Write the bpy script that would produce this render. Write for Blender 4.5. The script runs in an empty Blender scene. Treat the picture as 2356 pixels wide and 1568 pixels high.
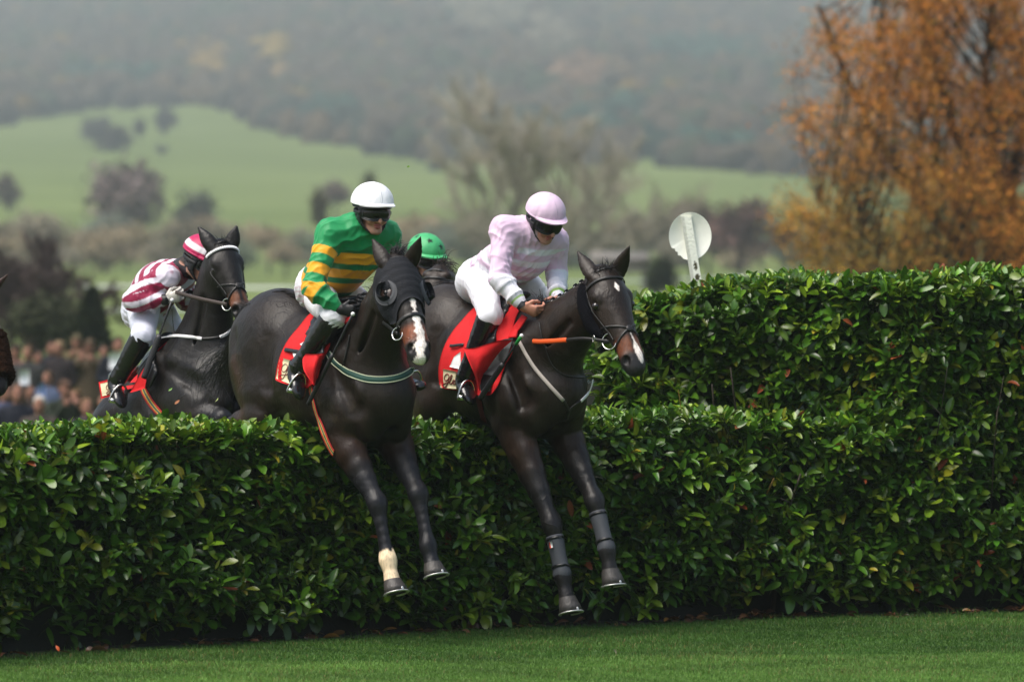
import bpy, math, random
import numpy as np
from math import radians as R
C = bpy.context.scene.collection
SC = bpy.context.scene
rng = np.random.default_rng(7)
# ---------------------------------------------------------------- camera
FPX = 13089.0                      # focal length in pixels of a 2356 px wide frame (200 mm on 36 mm)
EYE = np.array([0.0, -33.0, 2.3])
PITCH = math.atan((784 - 580) / FPX)
cam = bpy.data.cameras.new('camera')
camo = bpy.data.objects.new('camera', cam); C.objects.link(camo)
cam.sensor_width = 36; cam.lens = 200; cam.clip_end = 9000; cam.clip_start = 1
camo.location = EYE; camo.rotation_euler = (R(90) - PITCH, 0, 0)
cam.dof.use_dof = True; cam.dof.focus_distance = 34.1; cam.dof.aperture_fstop = 2.8
SC.camera = camo
# ---------------------------------------------------------------- world and light
w = bpy.data.worlds.new('World'); SC.world = w; w.use_nodes = True
nt = w.node_tree; nt.nodes.clear()
sky = nt.nodes.new('ShaderNodeTexSky'); sky.sky_type = 'NISHITA'; sky.sun_disc = False
SUN_EL, SUN_AZ = 62.0, 238.0       # azimuth measured from +Y towards +X: behind-left of the camera
sky.sun_elevation = R(SUN_EL); sky.sun_rotation = R(SUN_AZ)
sky.air_density = 1.3; sky.dust_density = 4.5; sky.ozone_density = 0.8
bg = nt.nodes.new('ShaderNodeBackground'); bg.inputs[1].default_value = 0.066
out = nt.nodes.new('ShaderNodeOutputWorld')
nt.links.new(sky.outputs[0], bg.inputs[0]); nt.links.new(bg.outputs[0], out.inputs[0])
sl = bpy.data.lights.new('sun', 'SUN'); sl.energy = 1.5; sl.angle = R(42); sl.color = (1.0, 0.97, 0.92)
so = bpy.data.objects.new('sun', sl); C.objects.link(so)
so.rotation_euler = (R(90 - SUN_EL), 0, R(180 - SUN_AZ))
SC.view_settings.view_transform = 'Standard'; SC.view_settings.look = 'None'
SC.view_settings.gamma = 1.0; SC.view_settings.exposure = 1.33
SC.render.engine = 'CYCLES'
SC.cycles.use_denoising = True
SC.cycles.max_bounces = 6; SC.cycles.diffuse_bounces = 3; SC.cycles.glossy_bounces = 3
SC.cycles.transmission_bounces = 3; SC.cycles.volume_bounces = 0; SC.cycles.transparent_max_bounces = 6
# ================================================================ helpers
def nv(v):
    v = np.asarray(v, float); n = np.linalg.norm(v)
    return v / n if n > 1e-12 else v
def ray(px, py):
    c, s = math.cos(-PITCH), math.sin(-PITCH)
    x, y, z = (px - 1178) / FPX, 1.0, (784 - py) / FPX
    v = np.array([x, c * y - s * z, s * y + c * z])
    return v / v[1]
def at(px, py, d): return EYE + ray(px, py) * d
def tag(o, label=None, cat=None, group=None, kind=None):
    if label: o['label'] = label
    if cat: o['category'] = cat
    if group: o['group'] = group
    if kind: o['kind'] = kind
    return o
def empty(name, loc, label=None, cat=None, group=None):
    o = bpy.data.objects.new(name, None); C.objects.link(o); o.location = [float(a) for a in loc]
    o.empty_display_size = 0.2
    return tag(o, label, cat, group)
def add_obj(name, me, mat, parent=None):
    o = bpy.data.objects.new(name, me); C.objects.link(o)
    if mat is not None:
        for m in (mat if isinstance(mat, (list, tuple)) else [mat]): me.materials.append(m)
    if parent is not None:
        o.parent = parent
        b = parent
        loc = np.array(b.location)
        while b.parent is not None:
            b = b.parent; loc = loc + np.array(b.location)
        o.location = [-float(a) for a in loc]   # geometry is written in world metres
    return o
def np_mesh(name, V, faces, smooth=True, col=None, attrs=None, uv=None):
    """faces: (n,k) int array or a list of such arrays"""
    me = bpy.data.meshes.new(name)
    fl = faces if isinstance(faces, list) else [faces]
    fl = [np.asarray(f, np.int32) for f in fl if len(f)]
    V = np.asarray(V, np.float32)
    me.vertices.add(len(V)); me.vertices.foreach_set('co', V.ravel())
    loops = np.concatenate([f.ravel() for f in fl]); n = sum(len(f) for f in fl)
    tot = np.concatenate([np.full(len(f), f.shape[1], np.int32) for f in fl])
    st = np.concatenate([[0], np.cumsum(tot)[:-1]]).astype(np.int32)
    me.loops.add(len(loops)); me.loops.foreach_set('vertex_index', loops)
    me.polygons.add(n); me.polygons.foreach_set('loop_start', st); me.polygons.foreach_set('loop_total', tot)
    if smooth: me.polygons.foreach_set('use_smooth', np.ones(n, bool))
    me.update(calc_edges=True)
    if col is not None:
        a = me.attributes.new('Col', 'FLOAT_COLOR', 'POINT')
        c = np.ones((len(V), 4), np.float32); c[:, :3] = col; a.data.foreach_set('color', c.ravel())
    for k, v in (attrs or {}).items():
        a = me.attributes.new(k, 'FLOAT', 'POINT'); a.data.foreach_set('value', np.asarray(v, np.float32).ravel())
    return me
# ---------------------------------------------------------------- materials
def new_mat(name):
    m = bpy.data.materials.new(name); m.use_nodes = True
    return m, m.node_tree.nodes, m.node_tree.links, m.node_tree.nodes['Principled BSDF']
def mat(name, col=None, rough=0.6, metal=0.0, spec=0.5, vcol=False, var=0.0, vscale=8.0, bump=0.0, bscale=60.0,
        stretch=None, sheen=0.0, trans=0.0, coat=0.0, bdist=0.01):
    m, N, L, P = new_mat(name)
    P.inputs['Roughness'].default_value = rough; P.inputs['Metallic'].default_value = metal
    P.inputs['Specular IOR Level'].default_value = spec
    if sheen: P.inputs['Sheen Weight'].default_value = sheen
    if coat: P.inputs['Coat Weight'].default_value = coat; P.inputs['Coat Roughness'].default_value = 0.15
    src = None
    if vcol:
        a = N.new('ShaderNodeAttribute'); a.attribute_name = 'Col'; src = a.outputs['Color']
    tc = N.new('ShaderNodeTexCoord'); co = tc.outputs['Object']
    if stretch:
        mp = N.new('ShaderNodeMapping'); mp.inputs['Scale'].default_value = stretch; L.new(co, mp.inputs[0]); co = mp.outputs[0]
    if var:
        nz = N.new('ShaderNodeTexNoise'); nz.inputs['Scale'].default_value = vscale; nz.inputs['Detail'].default_value = 5
        L.new(co, nz.inputs['Vector'])
        mr = N.new('ShaderNodeMapRange'); mr.inputs[1].default_value = 0.25; mr.inputs[2].default_value = 0.75
        mr.inputs[3].default_value = 1 - var; mr.inputs[4].default_value = 1 + var
        L.new(nz.outputs[0], mr.inputs[0])
        mx = N.new('ShaderNodeMix'); mx.data_type = 'RGBA'; mx.blend_type = 'MULTIPLY'; mx.inputs[0].default_value = 1
        if src is None: mx.inputs[6].default_value = (*col, 1)
        else: L.new(src, mx.inputs[6])
        cc = N.new('ShaderNodeCombineColor')
        for i in range(3): L.new(mr.outputs[0], cc.inputs[i])
        L.new(cc.outputs[0], mx.inputs[7]); src = mx.outputs[2]
    if src is not None: L.new(src, P.inputs['Base Color'])
    else: P.inputs['Base Color'].default_value = (*col, 1)
    if bump:
        nb = N.new('ShaderNodeTexNoise'); nb.inputs['Scale'].default_value = bscale; nb.inputs['Detail'].default_value = 4
        L.new(co, nb.inputs['Vector'])
        bp = N.new('ShaderNodeBump'); bp.inputs['Strength'].default_value = bump; bp.inputs['Distance'].default_value = bdist
        L.new(nb.outputs[0], bp.inputs['Height']); L.new(bp.outputs[0], P.inputs['Normal'])
    if trans:
        t = N.new('ShaderNodeBsdfTranslucent'); ms = N.new('ShaderNodeMixShader'); ms.inputs[0].default_value = trans
        if src is not None: L.new(src, t.inputs[0])
        else: t.inputs[0].default_value = (*col, 1)
        o = N['Material Output']; L.new(P.outputs[0], ms.inputs[1]); L.new(t.outputs[0], ms.inputs[2]); L.new(ms.outputs[0], o.inputs[0])
    return m
# ---------------------------------------------------------------- signed-distance modelling
class Prim:
    __slots__ = ('a', 'b', 'ra', 'rb', 'A', 'S', 'V', 'L', 'k', 'op', 'tg', 'lo', 'hi', 'cap')
def seg(a, b, ra, rb, side, k=0.02, op=0, tg=0, cap=None):
    p = Prim(); p.a = np.array(a, float); p.b = np.array(b, float)
    p.ra = np.array(ra if hasattr(ra, '__len__') else (ra, ra), float); p.rb = np.array(rb if hasattr(rb, '__len__') else (rb, rb), float)
    d = p.b - p.a; p.L = np.linalg.norm(d)
    p.A = d / p.L if p.L > 1e-9 else nv(np.cross(side, (0.3, 0.5, 0.8)))
    s = np.array(side, float); s = nv(s); s = s - p.A * (s @ p.A); s = s if np.linalg.norm(s) > .05 else np.cross(p.A, (0.36, .48, .8)); p.S = nv(s); p.V = np.cross(p.A, p.S)
    p.k = k; p.op = op; p.tg = tg; p.cap = cap
    m = max(p.ra.max(), p.rb.max(), cap or 0) + k + 0.03
    p.lo = np.minimum(p.a, p.b) - m; p.hi = np.maximum(p.a, p.b) + m
    return p
def ball(c, r, axis=(0, 0, 1), side=(1, 0, 0), **kw):
    """ellipsoid; r = (side radius, third radius, axis radius)"""
    r = r if hasattr(r, '__len__') else (r, r, r); c = np.array(c, float); ax = nv(axis)
    return seg(c - ax * 1e-4, c + ax * 1e-4, r[:2], r[:2], side, cap=r[2], **kw)
def pdist(p, X, want_t=False):
    d = X - p.a; al = d @ p.A
    t = np.clip(al / p.L, 0, 1) if p.L > 1e-9 else np.zeros(len(X))
    z = al - t * p.L; x = d @ p.S; y = d @ p.V
    w_ = p.ra[0] + (p.rb[0] - p.ra[0]) * t; h_ = p.ra[1] + (p.rb[1] - p.ra[1]) * t
    c_ = p.cap if p.cap else np.minimum(w_, h_)
    qx, qy, qz = x / w_, y / h_, z / c_
    k0 = np.sqrt(qx * qx + qy * qy + qz * qz) + 1e-9
    k1 = np.sqrt((qx / w_) ** 2 + (qy / h_) ** 2 + (qz / c_) ** 2) + 1e-9
    r = k0 * (k0 - 1) / k1
    return (r, t) if want_t else r
def sdf(prims, X, cull=False):
    acc = np.full(len(X), 1.0)
    if cull and len(X): blo, bhi = X.min(0), X.max(0)
    for p in prims:
        if cull:
            if (p.lo > bhi).any() or (p.hi < blo).any(): continue
            m = ((X > p.lo) & (X < p.hi)).all(1)
            if not m.any(): continue
            d = pdist(p, X[m]); ac = acc[m]
        else: d = pdist(p, X); ac = acc
        if p.op == 0:
            h = np.clip(0.5 + 0.5 * (ac - d) / p.k, 0, 1); ac = ac * (1 - h) + d * h - p.k * h * (1 - h)
        else:
            d = -d; h = np.clip(0.5 - 0.5 * (ac - d) / p.k, 0, 1); ac = ac * (1 - h) + d * h + p.k * h * (1 - h)
        if cull: acc[m] = ac
        else: acc = ac
    return acc
EDG = [(0, 1), (2, 3), (4, 5), (6, 7), (0, 2), (1, 3), (4, 6), (5, 7), (0, 4), (1, 5), (2, 6), (3, 7)]
CRN = np.array([[i, j, k] for k in (0, 1) for j in (0, 1) for i in (0, 1)])
def polygonize(prims, h, B=12):
    adds = [p for p in prims if p.op == 0]
    lo = np.min([p.lo for p in adds], 0) - 2 * h; hi = np.max([p.hi for p in adds], 0) + 2 * h
    nb = np.ceil((hi - lo) / (h * B)).astype(int)
    bl = {}
    for n, p in enumerate(prims):
        i0 = np.maximum(np.floor((p.lo - lo) / (h * B)).astype(int), 0); i1 = np.minimum(np.floor((p.hi - lo) / (h * B)).astype(int), nb - 1)
        for i in range(i0[0], i1[0] + 1):
            for j in range(i0[1], i1[1] + 1):
                for k in range(i0[2], i1[2] + 1): bl.setdefault((i, j, k), []).append(n)
    NB = nb * B + 2
    ids_all, pos_all, quads = [], [], []
    g = np.arange(B + 1); gi, gj, gk = np.meshgrid(g, g, g, indexing='ij')
    gl = np.stack([gi.ravel(), gj.ravel(), gk.ravel()], 1)
    rad = h * B * 0.87
    for (bi, bj, bk), lst in bl.items():
        ps = [prims[n] for n in lst]
        if not any(p.op == 0 for p in ps): continue
        base = np.array([bi, bj, bk]) * B
        c = lo + (base + B / 2) * h
        tst = c + np.array([[0, 0, 0]] + [[sx * .25, sy * .25, sz * .25] for sx in (-1, 1) for sy in (-1, 1) for sz in (-1, 1)]) * h * B
        dv = sdf(ps, tst)
        if np.abs(dv).min() > rad * 1.3 and (np.all(dv > 0) or np.all(dv < 0)): continue
        D = sdf(ps, lo + (gl + base) * h).reshape(B + 1, B + 1, B + 1)
        S = D < 0
        if S.all() or not S.any(): continue
        cs = np.stack([D[i:B + i, j:B + j, k:B + k] for i, j, k in CRN], -1)
        ss = cs < 0; mix = ss.any(-1) & ~ss.all(-1)
        ci = np.argwhere(mix); v8 = cs[mix]
        acc = np.zeros((len(ci), 3)); cnt = np.zeros(len(ci))
        for e0, e1 in EDG:
            a, b = v8[:, e0], v8[:, e1]; m = (a < 0) != (b < 0)
            t = np.where(m, a / np.where(m, a - b, 1), 0)[:, None]
            acc += np.where(m[:, None], CRN[e0] + (CRN[e1] - CRN[e0]) * t, 0); cnt += m
        gc = ci + base + 1
        ids_all.append((gc[:, 0] * NB[1] + gc[:, 1]) * NB[2] + gc[:, 2])
        pos_all.append(lo + (ci + base + acc / cnt[:, None]) * h)
        for ax in range(3):
            sl0 = [slice(0, B)] * 3; sl1 = [slice(0, B)] * 3; sl1[ax] = slice(1, B + 1)
            s0, s1 = S[tuple(sl0)], S[tuple(sl1)]
            ch = np.argwhere(s0 != s1)
            if not len(ch): continue
            fl = s0[s0 != s1]
            cc = ch + base + 1
            b1, b2 = (ax + 1) % 3, (ax + 2) % 3
            def cid(d1, d2):
                q = cc.copy(); q[:, b1] -= d1; q[:, b2] -= d2
                return (q[:, 0] * NB[1] + q[:, 1]) * NB[2] + q[:, 2]
            q = np.stack([cid(0, 0), cid(1, 0), cid(1, 1), cid(0, 1)], 1)
            q[~fl] = q[~fl][:, ::-1]
            quads.append(q)
    ids = np.concatenate(ids_all); pos = np.concatenate(pos_all); q = np.concatenate(quads)
    o = np.argsort(ids); ids, pos = ids[o], pos[o]
    w_ = np.searchsorted(ids, q); w_ = np.minimum(w_, len(ids) - 1)
    ok = (ids[w_] == q).all(1)
    return pos, w_[ok]
def relax(V, Q, n=1, f=0.5):
    for _ in range(n):
        acc = np.zeros_like(V); cnt = np.zeros(len(V))
        for i in range(4):
            for j in ((i + 1) % 4, (i + 3) % 4):
                for ax in range(3): acc[:, ax] += np.bincount(Q[:, i], V[Q[:, j], ax], len(V))
                cnt += np.bincount(Q[:, i], minlength=len(V))
        V = V * (1 - f) + f * acc / np.maximum(cnt, 1)[:, None]
    return V
def tags(prims, V):
    best = np.full(len(V), 9.0); tg = np.zeros(len(V), int); tt = np.zeros(len(V))
    for p in prims:
        if p.op: continue
        d, t = pdist(p, V, True); m = d < best
        best[m] = d[m]; tg[m] = p.tg; tt[m] = t[m]
    return tg, tt
def normals(prims, V, e=0.004):
    G = np.stack([sdf(prims, V + np.eye(3)[i] * e, True) - sdf(prims, V - np.eye(3)[i] * e, True) for i in range(3)], 1)
    return G / (np.linalg.norm(G, axis=1, keepdims=True) + 1e-9)
def crom(P, n):
    P = np.asarray(P, float); out = []
    Q = np.vstack([2 * P[0] - P[1], P, 2 * P[-1] - P[-2]])
    for i in range(1, len(Q) - 2):
        for s in range(n):
            t = s / n
            out.append(0.5 * ((2 * Q[i]) + (-Q[i - 1] + Q[i + 1]) * t + (2 * Q[i - 1] - 5 * Q[i] + 4 * Q[i + 1] - Q[i + 2]) * t * t + (-Q[i - 1] + 3 * Q[i] - 3 * Q[i + 1] + Q[i + 2]) * t ** 3))
    out.append(P[-1]); return np.array(out)
def chain(P, Rr, side, k=0.02, tg=0, n=3, kfirst=None):
    """tapered tube through points P with (w,h) radii; side may be one vector or one per point"""
    P = np.asarray(P, float); Rr = np.array([(r if hasattr(r, '__len__') else (r, r)) for r in Rr], float)
    S = np.array(side, float); S = np.tile(S, (len(P), 1)) if S.ndim == 1 else S
    M = crom(np.hstack([P, Rr, S]), n); out = []
    M[:, 3:5] = np.maximum(M[:, 3:5], 0.002)
    for i in range(len(M) - 1):
        out.append(seg(M[i, :3], M[i + 1, :3], M[i, 3:5], M[i + 1, 3:5], M[i, 5:8] + M[i + 1, 5:8], k=(kfirst if i == 0 and kfirst else k), tg=tg))
    return out
def hitf(prims, o, d, tmax, t0=0.0, n=0):
    """first surface hit of rays o + d t (o,d arrays)"""
    o = np.atleast_2d(o).astype(float); d = np.atleast_2d(d).astype(float)
    if len(o) == 1 and len(d) > 1: o = np.repeat(o, len(d), 0)
    N = len(o); lo = np.min([p.lo for p in prims if p.op == 0], 0) - .1; hi = np.max([p.hi for p in prims if p.op == 0], 0) + .1
    with np.errstate(divide='ignore', invalid='ignore'):
        ta, tb = (lo - o) / d, (hi - o) / d
    tn = np.maximum(np.nanmax(np.minimum(ta, tb), 1), t0); tf = np.minimum(np.nanmin(np.maximum(ta, tb), 1), tmax)
    step = .022; hit = np.full(N, np.nan); live = np.where(tf > tn)[0]; t = tn.copy(); prev = np.full(N, 1.0)
    if len(live): prev[live] = sdf(prims, o[live] + d[live] * t[live, None], True)
    while len(live):
        st = np.maximum(prev[live] * .5, step); st = np.minimum(st, .25); t2 = t[live] + st
        cur = sdf(prims, o[live] + d[live] * t2[:, None], True)
        m = (cur < 0) & (prev[live] >= 0)
        if m.any():
            ii = live[m]; a_, b_ = t[ii].copy(), t2[m].copy()
            for _ in range(7):
                c_ = (a_ + b_) / 2; v = sdf(prims, o[ii] + d[ii] * c_[:, None], True) < 0
                b_ = np.where(v, c_, b_); a_ = np.where(v, a_, c_)
            hit[ii] = (a_ + b_) / 2
        t[live] = t2; prev[live] = cur; live = live[~m & (t2 < tf[live])]
    return hit
def outward(prims, c, dirs, rmax=0.6):
    """points where rays from inside point(s) c leave the body (searched from far towards c)"""
    dirs = np.atleast_2d(dirs); dirs = dirs / np.linalg.norm(dirs, axis=1, keepdims=True)
    c = np.atleast_2d(c); c = np.repeat(c, len(dirs), 0) if len(c) == 1 else c
    t = hitf(prims, c + dirs * rmax, -dirs, rmax)
    t = np.where(np.isnan(t), rmax, t)
    return c + dirs * (rmax - t)[:, None]
# ---------------------------------------------------------------- plain geometry builders
class MB:
    def __init__(s): s.V = []; s.F3 = []; s.F4 = []; s.col = []; s.n = 0
    def add(s, V, F4=None, F3=None, col=None):
        V = np.asarray(V, float)
        s.V.append(V)
        if F4 is not None and len(F4): s.F4.append(np.asarray(F4, int) + s.n)
        if F3 is not None and len(F3): s.F3.append(np.asarray(F3, int) + s.n)
        s.col.append(np.tile(np.array(col if col is not None else (1, 1, 1), float), (len(V), 1)) if col is None or np.ndim(col) == 1 else col)
        s.n += len(V)
    def tube(s, P, r, seg_=8, side=(0, 0, 1), sub=1, cap=True, col=None):
        P = np.asarray(P, float)
        rr = np.array([(x if hasattr(x, '__len__') else (x, x)) for x in (r if hasattr(r, '__len__') and len(r) == len(P) else [r] * len(P))], float)
        if sub > 1:
            M = crom(np.hstack([P, rr]), sub); P, rr = M[:, :3], M[:, 3:]
        n = len(P); T = np.gradient(P, axis=0); T /= np.linalg.norm(T, axis=1, keepdims=True) + 1e-12
        sd = np.array(side, float); V = []
        sd = np.tile(sd, (n, 1)) if sd.ndim == 1 else (np.repeat(sd, 1, 0) if len(sd) == n else np.tile(sd[0], (n, 1)))
        a = np.arange(seg_) / seg_ * 2 * np.pi
        for i in range(n):
            S = sd[i] - T[i] * (sd[i] @ T[i])
            if np.linalg.norm(S) < 1e-4: S = np.cross(T[i], (0.31, 0.9, 0.2))
            S = nv(S); W = np.cross(T[i], S)
            V.append(P[i] + np.outer(np.cos(a) * rr[i, 0], S) + np.outer(np.sin(a) * rr[i, 1], W))
        V = np.concatenate(V); i = np.arange(n - 1)[:, None] * seg_; j = np.arange(seg_)[None]; j2 = (j + 1) % seg_
        F = np.stack([(i + j), (i + j2), (i + seg_ + j2), (i + seg_ + j)], -1).reshape(-1, 4)
        F3 = None
        if cap:
            V = np.vstack([V, P[0], P[-1]]); c0, c1 = n * seg_, n * seg_ + 1; jj = np.arange(seg_); j2 = (jj + 1) % seg_
            F3 = np.vstack([np.stack([np.full(seg_, c0), j2, jj], 1), np.stack([np.full(seg_, c1), (n - 1) * seg_ + jj, (n - 1) * seg_ + j2], 1)])
        s.add(V, F, F3, col)
    def ribbon(s, P, N_, wid, th=0.004, col=None, lift=0.0):
        """strap: centreline P, outward normals N_, width, thickness"""
        P = np.asarray(P, float); N_ = np.asarray(N_, float); N_ = np.tile(N_, (len(P), 1)) if N_.ndim == 1 else N_
        T = np.gradient(P, axis=0); T /= np.linalg.norm(T, axis=1, keepdims=True) + 1e-12
        B = np.cross(T, N_); B /= np.linalg.norm(B, axis=1, keepdims=True) + 1e-12
        wd = (wid if hasattr(wid, '__len__') else np.full(len(P), wid)); wd = np.asarray(wd)[:, None]
        P = P + N_ * lift
        ring = [P + B * wd / 2, P + B * wd / 2 * .8 + N_ * th, P - B * wd / 2 * .8 + N_ * th, P - B * wd / 2]
        V = np.stack(ring, 1).reshape(-1, 3); n = len(P)
        i = np.arange(n - 1)[:, None] * 4; j = np.arange(4)[None]; j2 = (j + 1) % 4
        F = np.stack([(i + j), (i + j2), (i + 4 + j2), (i + 4 + j)], -1).reshape(-1, 4)
        F = np.vstack([F, [[3, 2, 1, 0]], [[n * 4 - 4, n * 4 - 3, n * 4 - 2, n * 4 - 1]]])
        s.add(V, F, None, col)
    def sphere(s, c, r, axis=(0, 0, 1), side=(1, 0, 0), nu=10, nvv=8, col=None):
        r = r if hasattr(r, '__len__') else (r, r, r); A = nv(axis); S = nv(np.array(side, float) - A * (np.array(side, float) @ A)); W = np.cross(A, S)
        V = []
        for i in range(1, nvv):
            th = math.pi * i / nvv
            for j in range(nu):
                ph = 2 * math.pi * j / nu
                V.append(np.array(c) + S * r[0] * math.sin(th) * math.cos(ph) + W * r[1] * math.sin(th) * math.sin(ph) + A * r[2] * math.cos(th))
        V += [np.array(c) + A * r[2], np.array(c) - A * r[2]]
        F = [(i * nu + j, (i + 1) * nu + j, (i + 1) * nu + (j + 1) % nu, i * nu + (j + 1) % nu) for i in range(nvv - 2) for j in range(nu)]
        n0 = (nvv - 1) * nu
        F3 = [(n0, j, (j + 1) % nu) for j in range(nu)] + [(n0 + 1, (nvv - 2) * nu + (j + 1) % nu, (nvv - 2) * nu + j) for j in range(nu)]
        s.add(V, F, F3, col)
    def sheet(s, G, th=0.0, nrm=None, col=None):
        """grid of points (m,n,3); with thickness along nrm grid"""
        G = np.asarray(G, float); m, n = G.shape[:2]
        idx = np.arange(m * n).reshape(m, n)
        F = np.stack([idx[:-1, :-1], idx[:-1, 1:], idx[1:, 1:], idx[1:, :-1]], -1).reshape(-1, 4)
        if nrm is None: s.add(G.reshape(-1, 3), F, None, col); return
        V = np.vstack([(G + nrm * th).reshape(-1, 3), G.reshape(-1, 3)]); o = m * n
        bd = np.concatenate([idx[0, :], idx[1:, -1], idx[-1, ::-1][1:], idx[::-1, 0][1:]])
        E = np.stack([bd[:-1], bd[1:], bd[1:] + o, bd[:-1] + o], 1)
        s.add(V, np.vstack([F, F[:, ::-1] + o, E]), None, (np.vstack([col, col]) if col is not None and np.ndim(col) == 2 else col))
    def build(s, name, m, parent=None, smooth=True, vcol=False):
        if not s.V: return None
        fl = []
        if s.F4: fl.append(np.concatenate(s.F4))
        if s.F3: fl.append(np.concatenate(s.F3))
        me = np_mesh(name, np.concatenate(s.V), fl, smooth, col=np.concatenate(s.col) if vcol else None)
        return add_obj(name, me, m, parent)
class Frame:
    """body frame of a horse: f forward, l to its left, u up; placed by one known point"""
    def __init__(s, px, py, d, loc, yaw, pitch):
        y, p = R(yaw), R(pitch)
        s.f = np.array([math.sin(y) * math.cos(p), -math.cos(y) * math.cos(p), math.sin(p)])
        s.l = np.array([math.cos(y), math.sin(y), 0.0]); s.u = np.cross(s.f, s.l)
        s.O = at(px, py, d) - (s.f * loc[0] + s.l * loc[1] + s.u * loc[2])
    def W(s, f, l, u): return s.O + s.f * f + s.l * l + s.u * u
    def D(s, f, l, u): return nv(s.f * f + s.l * l + s.u * u)
    def P(s, px, py, l):
        r = ray(px, py); t = ((s.O + s.l * l - EYE) @ s.l) / (r @ s.l); return EYE + r * t
# ================================================================ ground, hedges, grass
# hedge base line (front face) as seen on the lawn: world X -> Y
HX = np.array([-8.0, -2.94, -1.2, 0.0, 1.6, 3.27, 8.0]); HY = np.array([-5.6, -.85, .62, 1.55, 2.55, 3.15, 5.0])
def hedge_y(x): return np.interp(x, HX, HY)
def ground_z(x, y):
    """height of the land at metres beyond the camera"""
    d = y + 33
    z = np.interp(d, [0, 37, 50, 62, 76, 95, 130, 220, 330, 430, 520, 640, 900, 1200, 1600, 2000, 2600, 3300, 4000, 5200], [0, 0, -.5, -1.1, -1.35, -.9, -.95, -.85, -.5, 0.1, 1.2, 4.2, 11, 20, 38, 62, 106, 168, 235, 330])
    roll = .5 + .5 * np.sin(x * .011 + d * .002) ; amp = np.interp(d, [500, 900, 2500, 5000], [0, .8, 9, 16])
    return z + amp * (np.sin(x * .0088 + 1.3) * .6 + np.sin(x * .021 + d * .004) * .3 - .2)
def green_mat():
    m, N, L, P = new_mat('pasture grass'); P.inputs['Roughness'].default_value = .9; P.inputs['Specular IOR Level'].default_value = .15
    g = N.new('ShaderNodeNewGeometry'); n1 = N.new('ShaderNodeTexNoise'); n1.inputs['Scale'].default_value = .012; n1.inputs['Detail'].default_value = 4
    n2 = N.new('ShaderNodeTexNoise'); n2.inputs['Scale'].default_value = 2.5; n2.inputs['Detail'].default_value = 6
    L.new(g.outputs['Position'], n1.inputs['Vector']); L.new(g.outputs['Position'], n2.inputs['Vector'])
    r1 = N.new('ShaderNodeValToRGB'); e = r1.color_ramp.elements; e[0].position = .38; e[0].color = (.125, .17, .042, 1); e[1].position = .62; e[1].color = (.165, .215, .062, 1)
    L.new(n1.outputs[0], r1.inputs[0])
    mx = N.new('ShaderNodeMix'); mx.data_type = 'RGBA'; mx.blend_type = 'MULTIPLY'; mx.inputs[0].default_value = .5
    r2 = N.new('ShaderNodeValToRGB'); r2.color_ramp.elements[0].position = .3; r2.color_ramp.elements[0].color = (.5, .5, .45, 1); r2.color_ramp.elements[1].position = .7; r2.color_ramp.elements[1].color = (1.25, 1.2, 1.0, 1)
    L.new(n2.outputs[0], r2.inputs[0]); L.new(r1.outputs[0], mx.inputs[6]); L.new(r2.outputs[0], mx.inputs[7]); # the mown course near the fence is a darker, finer turf than the pasture
    sp_ = N.new('ShaderNodeSeparateXYZ'); L.new(g.outputs['Position'], sp_.inputs[0]); mr = N.new('ShaderNodeMapRange'); mr.inputs[1].default_value = 30; mr.inputs[2].default_value = 90; L.new(sp_.outputs[1], mr.inputs[0])
    m2 = N.new('ShaderNodeMix'); m2.data_type = 'RGBA'; L.new(mr.outputs[0], m2.inputs[0]); m3 = N.new('ShaderNodeMix'); m3.data_type = 'RGBA'; m3.blend_type = 'MULTIPLY'; m3.inputs[0].default_value = 1; m3.inputs[7].default_value = (.42, .58, .35, 1)
    L.new(mx.outputs[2], m3.inputs[6]); L.new(m3.outputs[2], m2.inputs[6]); L.new(mx.outputs[2], m2.inputs[7]); L.new(m2.outputs[2], P.inputs['Base Color'])
    return m
M_turf = green_mat()
ys = np.concatenate([np.linspace(-60, 60, 61), np.linspace(65, 400, 60), np.linspace(420, 5200, 180)])
t_ = np.linspace(-1, 1, 161); G = np.zeros((len(ys), 161, 3))
for i, y in enumerate(ys):
    hw = 60 + max(y + 33, 0) * .55; G[i, :, 0] = t_ * hw; G[i, :, 1] = y; G[i, :, 2] = ground_z(t_ * hw, y)
me = MB(); me.sheet(G); gr = me.build('ground', M_turf); tag(gr, kind='structure')
# dry leaf litter and soil under the hedges
M_soil = mat('dark soil', (.018, .012, .008), .95, var=.5, vscale=14, bump=.6, bscale=30)
xs = np.linspace(-7, 7, 120); rows = []
for q in np.linspace(0, 1, 8): rows.append(np.stack([xs, hedge_y(xs) + .02 + q * 2.6 + (.06 * np.sin(xs * 7) + .04 * np.sin(xs * 17) if q == 0 else 0), np.full(len(xs), .006) + .03 * math.sin(q * 3.1)], 1))
me = MB(); me.sheet(np.array(rows)); tag(me.build('soil', M_soil), kind='structure')
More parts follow.
